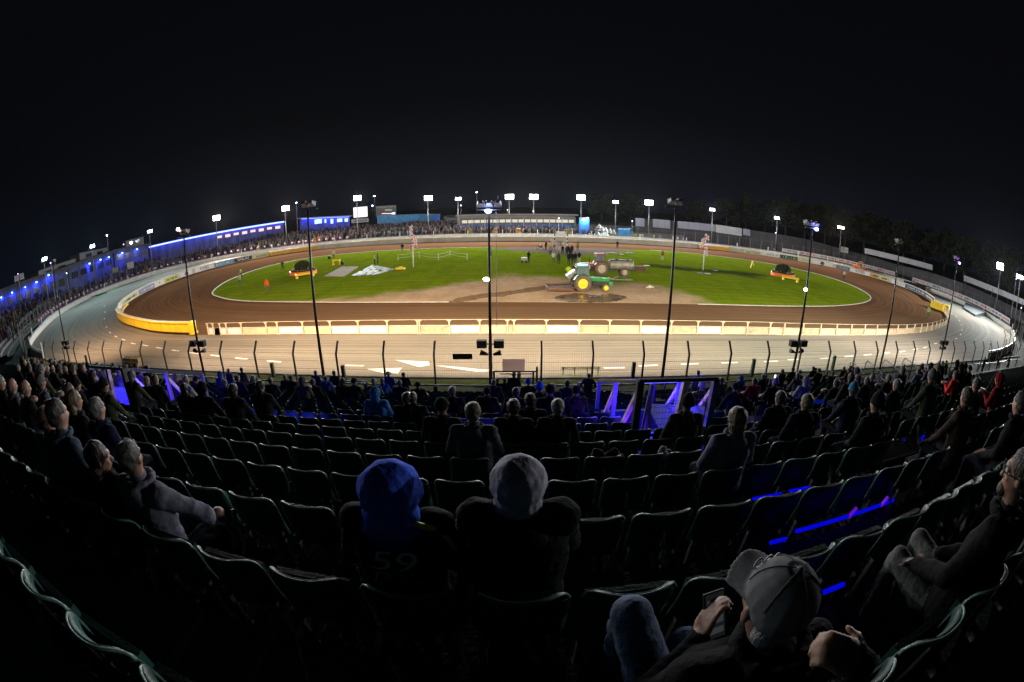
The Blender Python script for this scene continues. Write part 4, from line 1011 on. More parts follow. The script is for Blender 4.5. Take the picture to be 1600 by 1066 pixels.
def tractor(loc, rz, label, body, rimc, cabc, roofc, cat='tractor', s=1.0):
    t = thing('tractor', label, cat, loc, rz); t.scale = (s, s, s)
    # bonnet, nose, chassis: front is +x
    mb = MB(); poly = [(.55, 1.02), (2.55, .98), (2.78, .90), (2.82, .62), (2.6, .58), (.55, .62)]
    b = MB()
    for y0 in (-.33, .33): pass
    v = [(x, -.33, z) for x, z in poly]+[(x, .33, z) for x, z in poly]; n = len(poly)
    b.add(v, [tuple(range(n)), tuple(range(2*n-1, n-1, -1))]+[(i+n, (i+1) % n+n, (i+1) % n, i) for i in range(n)])
    b.xform(Matrix.Translation((0, 0, .35))); b.build('bonnet', body, t, bevel=.07)
    MB().box((2.835, -.24, .95), (2.85, .24, 1.28)).build('grille', black_p, t)
    for s_ in (-1, 1): MB().cyl((2.82, s_*.2, 1.3), (2.86, s_*.2, 1.3), .07, 12).build('headlight', mat('lamp_glass', (.5, .5, .5), .15), t)
    MB().box((.2, -.22, .45), (2.55, .22, .93)).box((1.0, -.30, .62), (1.9, .30, .9)).build('engine', mat('engine_block', (.05, .045, .04), .6, .3, .4, 5), t, bevel=.02)
    MB().box((2.72, -.42, .50), (3.12, .42, .92)).build('front_weight', body, t, bevel=.04)
    MB().beam((2.35, -.75, .45), (2.35, .75, .45), .12).build('front_axle', steel, t)
    MB().tube([(1.35, .12, 1.3), (1.35, .12, 2.15)], .045, 10).build('exhaust', black_p, t)
    # cab
    mb = MB(); x0, x1 = -.55, .62; z0, z1 = 1.25, 2.45
    for (x, y) in ((x0, -.68), (x0, .68), (x1, -.62), (x1, .62), (.1, -.69), (.1, .69)): mb.beam((x, y, z0), (x+(.08 if x < 0 else -.1), y*.93, z1), .07)
    for y in (-.68, .68): mb.beam((x0, y, z0), (x1, y*.93, z0), .07)
    mb.beam((x0, -.68, z0), (x0, .68, z0), .07); mb.beam((x1, -.62, z0), (x1, .62, z0), .07)
    cab = mb.build('cab_frame', cabc, t)
    for y in (-.655, .655): MB().add([(x0+.05, y, z0), (x1-.04, y*.95, z0), (x1-.12, y*.92, z1), (x0+.1, y*.95, z1)], [(0, 1, 2, 3)]).build('window', mat('cab_glass', (.10, .14, .15), .12, 0, .1, 2, spec=.8), cab)
    MB().add([(x1, -.6, z0), (x1, .6, z0), (x1-.1, .57, z1), (x1-.1, -.57, z1)], [(0, 1, 2, 3)]).build('window', MATS['cab_glass'], cab)
    MB().add([(x0, -.64, z0), (x0, .64, z0), (x0+.08, .6, z1), (x0+.08, -.6, z1)], [(0, 1, 2, 3)]).build('window', MATS['cab_glass'], cab)
    MB().box((-.62, -.72, 2.43), (.66, .72, 2.60)).build('cab_roof', roofc, t, bevel=.05)
    for s_ in (-1, 1):
        MB().box((.60, s_*.5-.08, 2.30), (.70, s_*.5+.08, 2.42)).build('work_lamp', MATS['lamp_glass'], t)
        mb = MB(); pts = [(-.95*math.cos(a)-.05, 0, .84+.95*math.sin(a)) for a in [R(20)+R(140)*k/8 for k in range(9)]]
        for k in range(8): mb.beam((pts[k][0], s_*.78, pts[k][2]), (pts[k+1][0], s_*.78, pts[k+1][2]), .03, .46, up=(0, 1, 0))
        mb.build('mudguard', body, t)
        wheel(t, -.05, s_*.88, .84, .44, tyre_mud, rimc); wheel(t, 2.35, s_*.82, .42, .26, tyre_mud, rimc, False)
        MB().beam((.45, s_*.60, .45), (.75, s_*.60, .45), .2, .03).beam((.6, s_*.6, .45), (.6, s_*.55, 1.0), .04).build('step', steel, t)
    MB().beam((-.5, -.4, .5), (-1.25, -.4, .45), .06).beam((-.5, .4, .5), (-1.25, .4, .45), .06).beam((-.5, 0, 1.0), (-1.2, 0, .9), .06).build('hitch_arm', steel, t)
    return t
green = mat('tractor_green', (.03, .22, .05), .4, 0, .2, 3); red = mat('tractor_red', (.28, .05, .035), .5, 0, .3, 3)
p = G(911, 456.5)
tractor((p[0], p[1]+.9, .03), 0, 'green tractor with yellow rear wheels and blue tinted cab parked on the sand', green, mat('wheel_yellow', (.85, .62, .03), .45, 0, .15, 4), mat('cab_green', (.05, .16, .16), .4), mat('roof_teal', (.06, .20, .16), .5), s=1.03)
p = G(939, 431)
tractor((p[0], p[1]+.9, .03), PI, 'dull red tractor with pale muddy wheels standing behind the green one', red, mat('wheel_pale', (.42, .36, .28), .6, 0, .3, 4), mat('cab_maroon', (.09, .03, .03), .5), mat('roof_maroon', (.20, .05, .04), .5), s=1.06)
# raised rear implement on the green tractor
p = G(896, 452); t = thing('spreader_hopper', 'grey tilted steel hopper hitched behind the cab of the green tractor', 'hopper', (p[0]-.25, p[1]+.9, 0), 0)
MB().add([(-.5, -.6, 1.3), (.45, -.6, 2.0), (.65, -.6, 1.75), (-.2, -.6, .95), (-.5, .6, 1.3), (.45, .6, 2.0), (.65, .6, 1.75), (-.2, .6, .95)], [(0, 1, 2, 3), (7, 6, 5, 4), (0, 4, 5, 1), (1, 5, 6, 2), (2, 6, 7, 3), (3, 7, 4, 0)]).build('hopper_bin', mat('hopper_grey', (.28, .30, .33), .5, .2, .3, 3), t, bevel=.02)
MB().beam((-.1, 0, .1), (.2, 0, 1.2), .1).beam((-.1, -.4, .08), (-.1, .4, .08), .1).build('support', steel, t)
# water tanker trailer
p = G(976.5, 433.5); t = thing('water_tanker', 'dirty silver tank trailer with one big wheel each side and a rear spray bar', 'trailer', (p[0], p[1]+1.0, .02), 0)
tank = mat('dirty_tank', (.30, .28, .24), .5, .4, .4, 2)
MB().tube([(-1.95, 0, 1.42), (-1.85, 0, 1.42), (1.15, 0, 1.42), (1.25, 0, 1.42)], [.5, .66, .66, .5], 26).build('tank', tank, t, smooth=False, bevel=.02)
MB().box((-2.0, -.5, .78), (1.5, .5, .9)).beam((-2.0, .3, .82), (-3.3, 0, .55), .12).beam((-2.0, -.3, .82), (-3.3, 0, .55), .12).build('chassis', steel, t)
MB().box((-1.9, -.5, 2.02), (1.1, .5, 2.09)).cyl((-.9, 0, 2.05), (-.9, 0, 2.22), .2).cyl((.5, 0, 2.05), (.5, 0, 2.2), .14).build('walkway', mat('dark_deck', (.03, .03, .03), .7), t)
for s_ in (-1, 1): wheel(t, 0, s_*.72, .56, .40, tyre_mud, MATS['wheel_pale'])
mb = MB()
for k in range(6): mb.box((1.5+k*.26, -.45, .75), (1.62+k*.26, .45, 1.35))
mb.box((1.3, -.5, 1.0), (3.0, .5, 1.06)); mb.build('spray_rack', rust, t)
MB().ball((-2.35, -.25, .95), .2, 10).build('pump', galv, t, smooth=True)
# harrow lying behind the tractor
a, b_, c_, d_ = G(851, 449), G(893, 448), G(896, 457.5), G(857, 457)
t = thing('drag_harrow', 'rusty steel drag harrow of slanted bars lying on the sand behind the green tractor', 'harrow', (a[0], a[1], 0))
O = Vector(t.location); a, b_, c_, d_ = [Vector(v)-O for v in (a, b_, c_, d_)]; up = Vector((0, 0, .30))
mb = MB()
for s_, e_ in ((a, b_), (b_, c_), (c_, d_), (d_, a)): mb.beam(s_+up, e_+up, .16, .22)
mb.build('frame', rust, t)
for k in range(11):
    f = (k+.5)/11; MB().beam(d_.lerp(c_, f)+up*.8, a.lerp(b_, min(1, f+.04))+up*.8, .09, .16).build('harrow_bar', rust, t)
MB().beam(b_+up, b_+up+Vector((1.2, .4, .5)), .1).beam(c_+up, b_+up+Vector((1.2, .4, .5)), .1).build('tow_arm', rust, t)
a, b_, c_ = G(953, 438.5), G(988, 439.5), G(967, 433.5)
t = thing('a_frame', 'pale triangular steel tow frame lying on the grass beside the tanker wheel', 'tow frame', (a[0], a[1], 0)); O = Vector(a)
mb = MB()
for s_, e_ in ((a, b_), (b_, c_), (c_, a)): mb.beam(Vector(s_)-O+Vector((0, 0, .15)), Vector(e_)-O+Vector((0, 0, .15)), .12)
mb.build('frame', mat('olive_steel', (.22, .24, .15), .7, .1, .3, 4), t)
p = G(1015, 451.5); t = thing('scrap_wheel', 'small pale broken wheel hub in a dark patch at the sand edge', 'scrap part', (p[0], p[1], .05))
MB().tube([(-.5, -.2, .1), (0, 0, .2), (.5, .1, .12)], .07).tube([(0, -.3, .12), (.1, .3, .2)], .06).build('arm', white_paint, t, smooth=True); MB().ball((0, 0, .2), .22, 10).build('hub', cream_paint, t, smooth=True)
# flagpoles with strings of flags
ured = mat('flag_red', (.55, .03, .05), .7); ublue = mat('flag_blue', (.04, .05, .35), .7); uwhite = mat('flag_white', (.7, .7, .72), .7)
def flagpole(px, py, pt, label, seed):
    x, y, _ = G(px, py); d = vdir(*pt); k = y/d.y; top = CAMZ+d.z*k
    t = thing('flagpole', label, 'flagpole', (x, y, .02)); n = 10
    MB().tube([(0, 0, 0), (0, 0, top*.55)], [.09, .07], 10).build('pole', white_paint, t, smooth=True)
    mb = MB()
    for i in range(n): mb.cyl((0, 0, top*(.55+.45*i/n)), (0, 0, top*(.55+.45*(i+1)/n)), .055, 10, i % 2)
    mb.build('striped_pole', [ured, uwhite], t, smooth=True)
    r = random.Random(seed)
    for i in range(5):
        z0 = top*(.42+.11*i); mb = MB(); W, H = .75, .85; nx = 7; nz = 7
        for a in range(nx+1):
            for c in range(nz+1):
                mb.v.append((.07+a/nx*W*.8+.05*math.sin(c*.9), .10*math.sin(a*1.9+i)+.05*math.sin(c*1.3), z0+c/nz*H-.35*(a/nx)**1.5))
        for a in range(nx):
            for c in range(nz):
                u, v = (a+.5)/nx-.5, (c+.5)/nz-.5
                mi = 0 if min(abs(u), abs(v)) < .09 else (1 if min(abs(u), abs(v)) < .18 or abs(abs(u)-abs(v)) < .12 else 2)
                q = a*(nz+1)+c; mb.f.append((q, q+nz+1, q+nz+2, q+1)); mb.m.append(mi)
        o = mb.build('flag', [ured, uwhite, ublue], t, smooth=True); sd = o.modifiers.new('s', 'SOLIDIFY'); sd.thickness = .01
        if r.random() < .5: o.rotation_euler = (0, 0, 2.4)
flagpole(646, 417.5, (643, 352), 'left flagpole with small union flags, on the grass by the tiles', 1)
flagpole(1098.5, 422.5, (1103, 366), 'right flagpole with bright union flags, on the worn grass', 2)
# flower beds with clipped bushes, and yellow benches
leafm = mat('clipped_leaf', (.030, .048, .018), .8, 0, .5, 2); leafm2 = mat('flower_leaf', (.05, .09, .03), .8, 0, .5, 3)
def leafcloud(mb, c, rad, n, size, seed, mi=0, flat=.9):
    r = random.Random(seed)
    for i in range(n):
        while True:
            v = Vector((r.uniform(-1, 1), r.uniform(-1, 1), r.uniform(-1, 1)))
            if .35 < v.length < 1: break
        p = Vector(c)+Vector((v.x*rad[0], v.y*rad[1], v.z*rad[2])); q = Vector((r.gauss(0, 1), r.gauss(0, 1), r.gauss(0, 1))).normalized()
        s_ = q.orthogonal().normalized()*size*r.uniform(.6, 1.3); u_ = q.cross(s_)*.7
        mb.add([p-s_, p-u_, p+s_, p+u_], [(0, 1, 2, 3)], mi)
def flowerbed(px, py, wd, label, seed, rz=0):
    x, y, _ = G(px, py); t = thing('flower_bed', label, 'flower bed', (x, y+1.2, .02), rz)
    el = [(math.cos(a)*wd/2, math.sin(a)*1.5) for a in [2*PI*i/28 for i in range(29)]]
    wallstrip(el, 0, .55, .14).build('border', orange_p, t)
    MB().prism(el[:-1], .05, .40).build('soil', mat('soil', (.03, .02, .014), .95, 0, .4, 4), t)
    mb = MB(); leafcloud(mb, (0, .2, 1.15), (wd*.34, .9, .95), 2600, .10, seed); mb.build('bush', leafm, t)
    mb = MB()
    for k in range(26):
        a = 2*PI*k/26; leafcloud(mb, (math.cos(a)*wd*.42, math.sin(a)*1.1, .55), (.3, .25, .28), 60, .08, seed+k)
    mb.build('foliage', leafm2, t)
    r = random.Random(seed); mb = MB()
    for k in range(40): a = r.uniform(0, 2*PI); mb.ball((math.cos(a)*wd*.43, math.sin(a)*1.2, .7+r.uniform(0, .3)), .06, 6, r.randrange(2))
    mb.build('flowers', [mat('flower_pink', (.6, .15, .25), .6), mat('flower_white', (.7, .7, .6), .6)], t)
def ybench(pa, pb, label):
    a, b_ = Vector(G(*pa)), Vector(G(*pb)); t = thing('bench', label, 'bench', tuple(a)); d = b_-a; L_ = d.length; d.normalize()
    MB().beam((0, 0, .55), d*L_+Vector((0, 0, .55)), .5, .30).build('beam_seat', yellow_p, t, bevel=.03)
    for f in (.1, .9): MB().box((-.12, -.2, 0), (.12, .2, .42)).build('leg', yellow_p, t, loc=d*L_*f)
flowerbed(468.5, 431, 4.4, 'orange edged flower bed with a dark clipped bush on the left of the infield', 11, .1)
ybench((461, 436.5), (493, 431), 'long yellow painted beam bench in front of the left flower bed')
flowerbed(1229, 434, 4.6, 'orange edged flower bed with a dark clipped bush on the right of the infield', 21, -.25)
ybench((1221, 437), (1248, 442), 'long yellow painted beam bench in front of the right flower bed')
# yellow trestle, mats, tiles
p = G(527, 414.5); t = thing('trestle', 'small yellow trestle standing on the grass left of the sand coloured mat', 'trestle', p)
MB().beam((-.9, 0, .85), (.6, 0, .85), .3, .28).build('beam', yellow_p, t, bevel=.02)
for xx in (-.75, .45):
    for s_ in (-1, 1): MB().beam((xx, s_*.35, 0), (xx, 0, .8), .08).build('leg', yellow_p, t)
MB().ball((.95, 0, .35), .35, 10).build('weight', black_p, t, smooth=True)
p = G(514.5, 404.5); t = tag(MB().ball((0, 0, .25), .32, 10, sc_=(1.3, 1, .8)).build('kit_bag', black_p, smooth=True, loc=p), 'dark bag on the grass by the feet of the steward at the far left edge', 'bag')
M4 = [G(*q, .03) for q in ((506, 432), (538, 432), (561, 416.5), (534, 416.5))]
t = tag(MB().add(M4, [(0, 1, 2, 3)]).build('ground_mat', mat('sand_mat', (.26, .20, .13), .9, 0, .35, 1.5)), 'flat sand coloured mat lying on the grass left of the white tiles', 'mat'); sd = t.modifiers.new('s', 'SOLIDIFY'); sd.thickness = .04
A4 = [Vector(G(*q, .04)) for q in ((549, 431), (588, 429.5), (617, 421), (582, 414))]
t = thing('floor_tile_patch', 'patch of worn white and grey floor tiles laid on the grass left of the flagpole', 'floor tiles', tuple(A4[0])); r = random.Random(4); O = A4[0]
grp = [MB(), MB(), MB()]
for i in range(12):
    for j in range(8):
        u0, u1, v0, v1 = i/12, (i+.92)/12, j/8, (j+.9)/8
        if r.random() < .10: continue
        q = [A4[0].lerp(A4[1], u).lerp(A4[3].lerp(A4[2], u), v)-O for u, v in ((u0, v0), (u1, v0), (u1, v1), (u0, v1))]
        k = r.choice([0, 0, 0, 1, 1, 2]); zz = Vector((0, 0, .03)); b0 = grp[k]
        b0.add([tuple(x+zz) for x in q]+[tuple(x) for x in q], [(0, 1, 2, 3), (0, 4, 5, 1), (1, 5, 6, 2), (2, 6, 7, 3), (3, 7, 4, 0)])
for b0, cc, nm in zip(grp, ((.50, .52, .50), (.28, .30, .28), (.06, .07, .06)), ('pale_tiles', 'grey_tiles', 'dark_tiles')): o = b0.build(nm, mat('tile_'+nm, cc, .6, 0, .35, 2), t)
p = G(625.5, 421); tag(MB().box((-.7, -.3, 0), (.7, .3, .22)).box((-.2, -.2, .2), (.3, .2, .4)).build('yellow_block', yellow_p, bevel=.04, loc=p), 'small yellow block on the grass at the right tip of the white tiles', 'block')
# rope fence
q = [(622, 407.5), (645, 404), (655, 403.5), (685, 407), (703, 401.5), (730, 407)]
t = thing('rope_fence', 'low rope fence on thin white posts across the far grass', 'rope fence', G(*q[0])); O = Vector(G(*q[0]))
P = [Vector(G(*a))-O for a in q]
for a in P: MB().cyl(a, a+Vector((0, 0, 1.15)), .035, 8).build('post', white_paint, t)
mb = MB()
for zz in (.5, 1.0):
    for a, c in zip(P, P[1:]): mb.tube([a+Vector((0, 0, zz)), (a+c)/2+Vector((0, 0, zz-.12)), c+Vector((0, 0, zz))], .022, 5)
mb.build('rope', mat('rope', (.6, .62, .5), .8), t)
# yellow marker figure of an A board right
p = G(1175, 419); t = thing('marker_board', 'small yellow marker board on the grass near the right flower bed', 'marker', p)
MB().beam((-.3, 0, 0), (0, 0, 1.3), .12).beam((.35, 0, .5), (0, 0, 1.3), .1).beam((0, 0, .8), (.25, 0, .8), .1).build('board', yellow_p, t)
# cable drums and clutter by the pit gate
r = random.Random(9)
for k, (px, py, lab) in enumerate([(955, 396, 'grey crumpled sheet lying on the gravel, left one behind the tanker'), (968, 398, 'grey crumpled sheet lying on the gravel, middle one behind the tanker'), (985, 396, 'grey crumpled sheet lying on the gravel, right one behind the tanker'), (1094, 427, 'grey crate lid on the worn grass at the foot of the right flagpole'), (1106, 428, 'white crate lid on the worn grass right of the right flagpole'), (1118, 423, 'flat blue sheet on the worn grass right of the right flagpole'), (1010.5, 415.5, 'small white board lying on the worn grass right of the tanker')]):
    p = G(px, py, .03); mb = MB(); W = 1.5 if k < 3 else .8
    for i in range(7):
        for j in range(5): mb.v.append(((i/6-.5)*W, (j/4-.5)*W*.8, .05+.22*abs(mnoise.noise(Vector((i*.7+k*5, j*.7, 0)))) if k < 3 else .06))
    for i in range(6):
        for j in range(4): q0 = i*5+j; mb.f.append((q0, q0+5, q0+6, q0+1)); mb.m.append(0)
    cc = [(.25, .25, .24), (.22, .21, .20), (.28, .27, .26), (.18, .2, .24), (.5, .52, .55), (.10, .14, .2), (.7, .7, .7)][k]
    o = tag(mb.build('tarpaulin' if k < 3 else 'board_sheet', mat('sheet%d' % k, cc, .8, 0, .4, 3), loc=p), lab, 'sheet'); sd = o.modifiers.new('s', 'SOLIDIFY'); sd.thickness = .04
# trolley, motorcycle-like kit
p = G(819, 410.5); t = thing('equipment_trolley', 'small pale equipment trolley beside the person in black left of the start gate', 'trolley', p)
MB().box((-.45, -.3, .35), (.45, .3, .8)).build('box', mat('pale_box', (.3, .32, .3), .6), t, bevel=.03)
MB().beam((.4, 0, .6), (.85, 0, 1.05), .04).build('handle', galv, t)
for xx in (-.3, .3):
    for s_ in (-1, 1): MB().cyl((xx, s_*.28, .17), (xx, s_*.34, .17), .16, 14).build('wheel', black_p, t)
def motorbike(px, py, label, col):
    p = G(px, py); t = thing('speedway_bike', label, 'motorbike', p, .1)
    for xx in (-.65, .65):
        mb = MB(); n = 24
        for i in range(n):
            a, b2 = 2*PI*i/n, 2*PI*(i+1)/n; mb.tube([(xx+.31*math.cos(a), 0, .34+.31*math.sin(a)), (xx+.31*math.cos(b2), 0, .34+.31*math.sin(b2))], .035, 6)
        w_ = mb.build('wheel', black_p, t); mb = MB()
        for i in range(8): a = 2*PI*i/8; mb.beam((xx, 0, .34), (xx+.3*math.cos(a), 0, .34+.3*math.sin(a)), .015)
        mb.build('spokes', galv, w_)
    MB().tube([(-.65, 0, .34), (-.2, 0, .6), (.35, 0, .8), (.65, 0, .34)], .03).tube([(.35, 0, .8), (.30, 0, 1.0)], .03).build('frame', galv, t)
    MB().ball((0, 0, .45), .2, 10, sc_=(1.2, .7, 1)).build('engine', steel, t, smooth=True); MB().box((-.55, -.1, .72), (.0, .1, .82)).build('seat', black_p, t, bevel=.03)
    MB().tube([(.28, -.38, 1.0), (.33, 0, 1.02), (.28, .38, 1.0)], .02).build('handlebar', steel, t); MB().box((-.1, -.14, .7), (.3, .14, .9)).build('fuel_tank', mat('tank_'+str(col), col, .35), t, bevel=.05)
motorbike(845, 389.5, 'dark motorbike standing on the shale left of the start gate', (.05, .05, .06))
# start gate with white padded figures
a, b_ = Vector(G(866, 390)), Vector(G(886, 390)); t = thing('start_gate', 'start gate of two striped posts and sloping pale arm across the far straight', 'start gate', tuple(a))
for v in (Vector(), b_-a):
    mb = MB()
    for k in range(8): mb.box((v.x-.11, v.y-.11, k*.38), (v.x+.11, v.y+.11, (k+1)*.38), k % 2)
    mb.build('post', [white_paint, black_p], t)
MB().beam((0, 0, 2.9), b_-a+Vector((0, 0, 2.9)), .16).build('crossbeam', white_paint, t)
MB().beam(Vector(G(867, 388))-a+Vector((0, 0, .2)), Vector(AT(860, 373, a.y))-a, .09).build('arm', cream_paint, t)
for k, (px, py, lab) in enumerate([(870, 391.5, 'person in white overalls at the left post of the start gate'), (876, 392, 'person in black and white overalls in the middle of the start gate'), (882, 391, 'person in white overalls bending at the right post of the start gate'), (865, 391, 'person in dark jacket crouching beside the left post of the start gate')]):
    x, y, _ = G(px, py); person((x, y, .015), k*1.3, k, 'cap' if k % 2 else 'short', (.55, .55, .55) if k != 1 else (.2, .2, .2), (.5, .5, .5), lab, None, True, 1.12, pale_tr if k < 3 else None)
# ---------------------------------------------------------------- far terraces, crowd, buildings, trees
def terrace(a, b_, d0, d1, z0, z1, steps=9, name='terrace'):
    S_ = ev(seg(OUT, a, b_), 4); mb = MB(); n = len(S_)
    prof = []
    for k in range(steps+1):
        d = d0+(d1-d0)*k/steps; z = z0+(z1-z0)*k/steps
        if k: prof.append((d, z0+(z1-z0)*(k-1)/steps))
        prof.append((d, z))
    prof.append((d1+5, z1)); prof.append((d1+5, -.2))
    L_ = [offset(S_, -d) for d, z in prof]
    for i in range(n):
        for k, (d, z) in enumerate(prof): mb.v.append((*L_[k][i], z))
    m_ = len(prof)
    for i in range(n-1):
        for k in range(m_-1): mb.f.append((i*m_+k, i*m_+k+1, (i+1)*m_+k+1, (i+1)*m_+k)); mb.m.append(0)
    o = mb.build(name, concrete); o['kind'] = 'structure'; return o
terrace((46, 111), (-46, 112), 3.2, 13, .3, 3.2); terrace((-46, 112), (-58, 24.5), 3.2, 14, .3, 3.4)
# crowd figures (too small to show faces): shoulders, head, varied clothes
CRC = [(.02, .02, .025), (.05, .05, .06), (.03, .04, .09), (.12, .12, .13), (.10, .02, .02), (.25, .25, .26), (.06, .08, .05), (.03, .05, .16), (.35, .30, .25)]
crm = [mat('crowd_cloth_%d' % i, tuple(v*.62 for v in c), .9, 0, .3, 3) for i, c in enumerate(CRC)]+[mat('crowd_skin', (.24, .13, .09), .7)]
def crowd(name, label, a, b_, d0, d1, z0, z1, count, seed, hgt=1.7):
    S_ = ev(seg(OUT, a, b_), 1); r = random.Random(seed); mb = MB(); dist = {}
    for k in range(count):
        row = int(r.random()**.85*11); d = d0+(d1-d0)*(row+.3)/11; i = r.randrange(1, len(S_)-1); f = r.random()
        A_ = Vector(S_[i-1]); B_ = Vector(S_[i+1]); t = (B_-A_).normalized(); p = A_.lerp(B_, f*.5)+Vector((t.y, -t.x))*d
        z = z0+(z1-z0)*row/11; h = hgt*r.uniform(.92, 1.06); mi = r.choice([0, 0, 1, 1, 2, 2, 3, 4, 5, 6, 7, 8]); w_ = r.uniform(.19, .26)
        mb.tube([(p.x, p.y, z), (p.x, p.y, z+h*.5), (p.x, p.y, z+h*.78), (p.x, p.y, z+h*.86)], [.14, w_*.8, w_, .07], 6, mi)
        mb.ball((p.x+r.uniform(-.04, .04), p.y, z+h*.93), .115, 6, len(CRC) if r.random() < .6 else r.randrange(3))
    o = mb.build(name, crm, smooth=True); tag(o, label, 'crowd', kind='stuff'); return o
crowd('crowd', 'dense crowd standing on the terrace behind the back straight, left of the clubhouse', (-12, 115), (-46, 112), 3.6, 12.5, .3, 3.0, 900, 1)
crowd('crowd', 'crowd standing in front of the glazed clubhouse behind the back straight', (24, 114), (-12, 115), 3.6, 7, .3, 1.3, 330, 2)
crowd('crowd', 'crowd on the left terrace under the long blue light strip', (-46, 112), (-84, 92), 3.8, 13, .3, 3.2, 800, 3)
crowd('crowd', 'dark crowd on the terrace at the far left bend', (-84, 92), (-66, 29), 5, 14, .5, 3.3, 620, 4)
def block(pL, pR, rL, rR, zb, depth, name, label, cat, m, roofm=None, over=.4, rt=.18, windows=(), wm=None):
    """building whose front top edge is seen from pL to pR at ranges rL, rR"""
    rL = RNG(*pL, rL) if rL < 60 else rL; rR = RNG(*pR, rR) if rR < 60 else rR
    a = Vector(AT(*pL, rL)); b_ = Vector(AT(*pR, rR)); t = thing(name, label, cat, (a.x, a.y, 0)); O = Vector((a.x, a.y, 0))
    d = Vector((b_.x-a.x, b_.y-a.y, 0)); Ln = d.length; d.normalize(); n_ = Vector((-d.y, d.x, 0))
    if n_.dot(a) < 0: n_ = -n_
    q = [Vector((0, 0, 0)), d*Ln, d*Ln+n_*depth, n_*depth]; za, zb_ = a.z, b_.z
    top = [za, zb_, zb_, za]
    MB().add([tuple(v+Vector((0, 0, zb))) for v in q]+[tuple(v+Vector((0, 0, z))) for v, z in zip(q, top)], [(0, 3, 2, 1), (4, 5, 6, 7), (0, 1, 5, 4), (1, 2, 6, 5), (2, 3, 7, 6), (3, 0, 4, 7)]).build('wall', m, t)
    if roofm:
        e = [-d*over-n_*over, d*(Ln+over)-n_*over, d*(Ln+over)+n_*(depth+over), -d*over+n_*(depth+over)]
        MB().add([tuple(v+Vector((0, 0, z+.003))) for v, z in zip(e, top)]+[tuple(v+Vector((0, 0, z+rt))) for v, z in zip(e, top)], [(0, 3, 2, 1), (4, 5, 6, 7), (0, 1, 5, 4), (1, 2, 6, 5), (2, 3, 7, 6), (3, 0, 4, 7)]).build('roof', roofm, t)
    for s0, s1, h0, h1 in windows:      # fractions along, metres below the top edge
        zt = za+(zb_-za)*(s0+s1)/2
        f = MB().beam(d*Ln*s0-n_*.04+Vector((0, 0, zt-(h0+h1)/2)), d*Ln*s1-n_*.04+Vector((0, 0, zt-(h0+h1)/2)), .10, h1-h0).build('window', mat('window_frame', (.2, .2, .22), .6), t)
        MB().beam(d*(Ln*s0+.06)-n_*.10+Vector((0, 0, zt-(h0+h1)/2)), d*(Ln*s1-.06)-n_*.10+Vector((0, 0, zt-(h0+h1)/2)), .03, h1-h0-.12).build('pane', wm, f)
    return t, a, b_, d, n_, Ln
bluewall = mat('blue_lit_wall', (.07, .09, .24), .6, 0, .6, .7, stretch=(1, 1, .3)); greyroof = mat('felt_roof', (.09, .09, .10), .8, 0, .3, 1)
litwin = emis('lit_window', (1, .62, .60), 1.3); litwin2 = emis('warm_window', (1, .93, .72), .75); tubeb = emis('blue_tube', (.10, .14, 1), 9); lampb = emis('blue_lamp', (.12, .25, 1), 16)
# long bar with the blue tube (left)
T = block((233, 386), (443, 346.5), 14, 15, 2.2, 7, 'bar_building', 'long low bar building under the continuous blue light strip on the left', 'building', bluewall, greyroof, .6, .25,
          [(.50+.062*k, .54+.062*k, 1.0, 1.8+.15*(k % 2)) for k in range(8)], litwin)
def tube_along(T, s0, s1, drop, m_, light=0, out_=.75, name='light_strip', r=.07, n=6, e=1):
    t, a, b_, d, n_, Ln = T; O = Vector((a.x, a.y, 0)); za, zb = a.z, b_.z
    p0 = d*Ln*s0-n_*out_+Vector((0, 0, za+(zb-za)*s0-drop)); p1 = d*Ln*s1-n_*out_+Vector((0, 0, za+(zb-za)*s1-drop))
    MB().cyl(p0, p1, r, 8).build(name, m_, t)
    for k in range(n if light else 0):
        f = (k+.5)/n; c = O+p0.lerp(p1, f); an = math.atan2(d.y, d.x)
        area(c.x, c.y, c.z-.15, (p1-p0).length/n*.9, .3, (R(35), 0, an), light/n, BLUE)
tube_along(T, 0, 1, .05, tubeb, 650, .75, r=.2, n=6)
# far left stalls; added dark panes stand for the darkness below the lamps
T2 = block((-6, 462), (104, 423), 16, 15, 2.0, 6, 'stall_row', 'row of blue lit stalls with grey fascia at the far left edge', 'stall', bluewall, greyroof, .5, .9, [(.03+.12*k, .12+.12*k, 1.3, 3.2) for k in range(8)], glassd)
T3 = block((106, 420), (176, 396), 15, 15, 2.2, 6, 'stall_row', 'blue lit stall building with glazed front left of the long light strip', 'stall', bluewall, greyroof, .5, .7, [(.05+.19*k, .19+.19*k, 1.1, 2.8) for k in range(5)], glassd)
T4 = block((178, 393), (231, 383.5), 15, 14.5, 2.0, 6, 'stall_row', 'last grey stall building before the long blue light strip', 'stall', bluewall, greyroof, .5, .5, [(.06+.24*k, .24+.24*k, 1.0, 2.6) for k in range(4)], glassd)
block((60, 424), (118, 404), 22, 22, 3, 5, 'portable_cabin', 'grey cabin with dark windows on the roof level behind the left stalls', 'cabin', mat('cabin_grey', (.30, .30, .32), .7, 0, .2, 1), greyroof, .2, .1, [(.15, .35, .5, 1.6), (.5, .7, .5, 1.6)], glassd)
block((124, 396), (168, 387), 22, 22, 3, 5, 'portable_cabin', 'grey cabin behind the left terrace below the pair of floodlights', 'cabin', MATS['cabin_grey'], greyroof, .2, .1, [(.2, .4, .5, 1.5), (.6, .8, .5, 1.5)], glassd)
block((196, 377), (224, 370), 22, 22, 3, 5, 'portable_cabin', 'small pale cabin above the stalls left of the blue strip', 'cabin', MATS['cabin_grey'], greyroof, .2, .1, [(.2, .4, .4, 1.3), (.55, .8, .4, 1.3)], glassd)
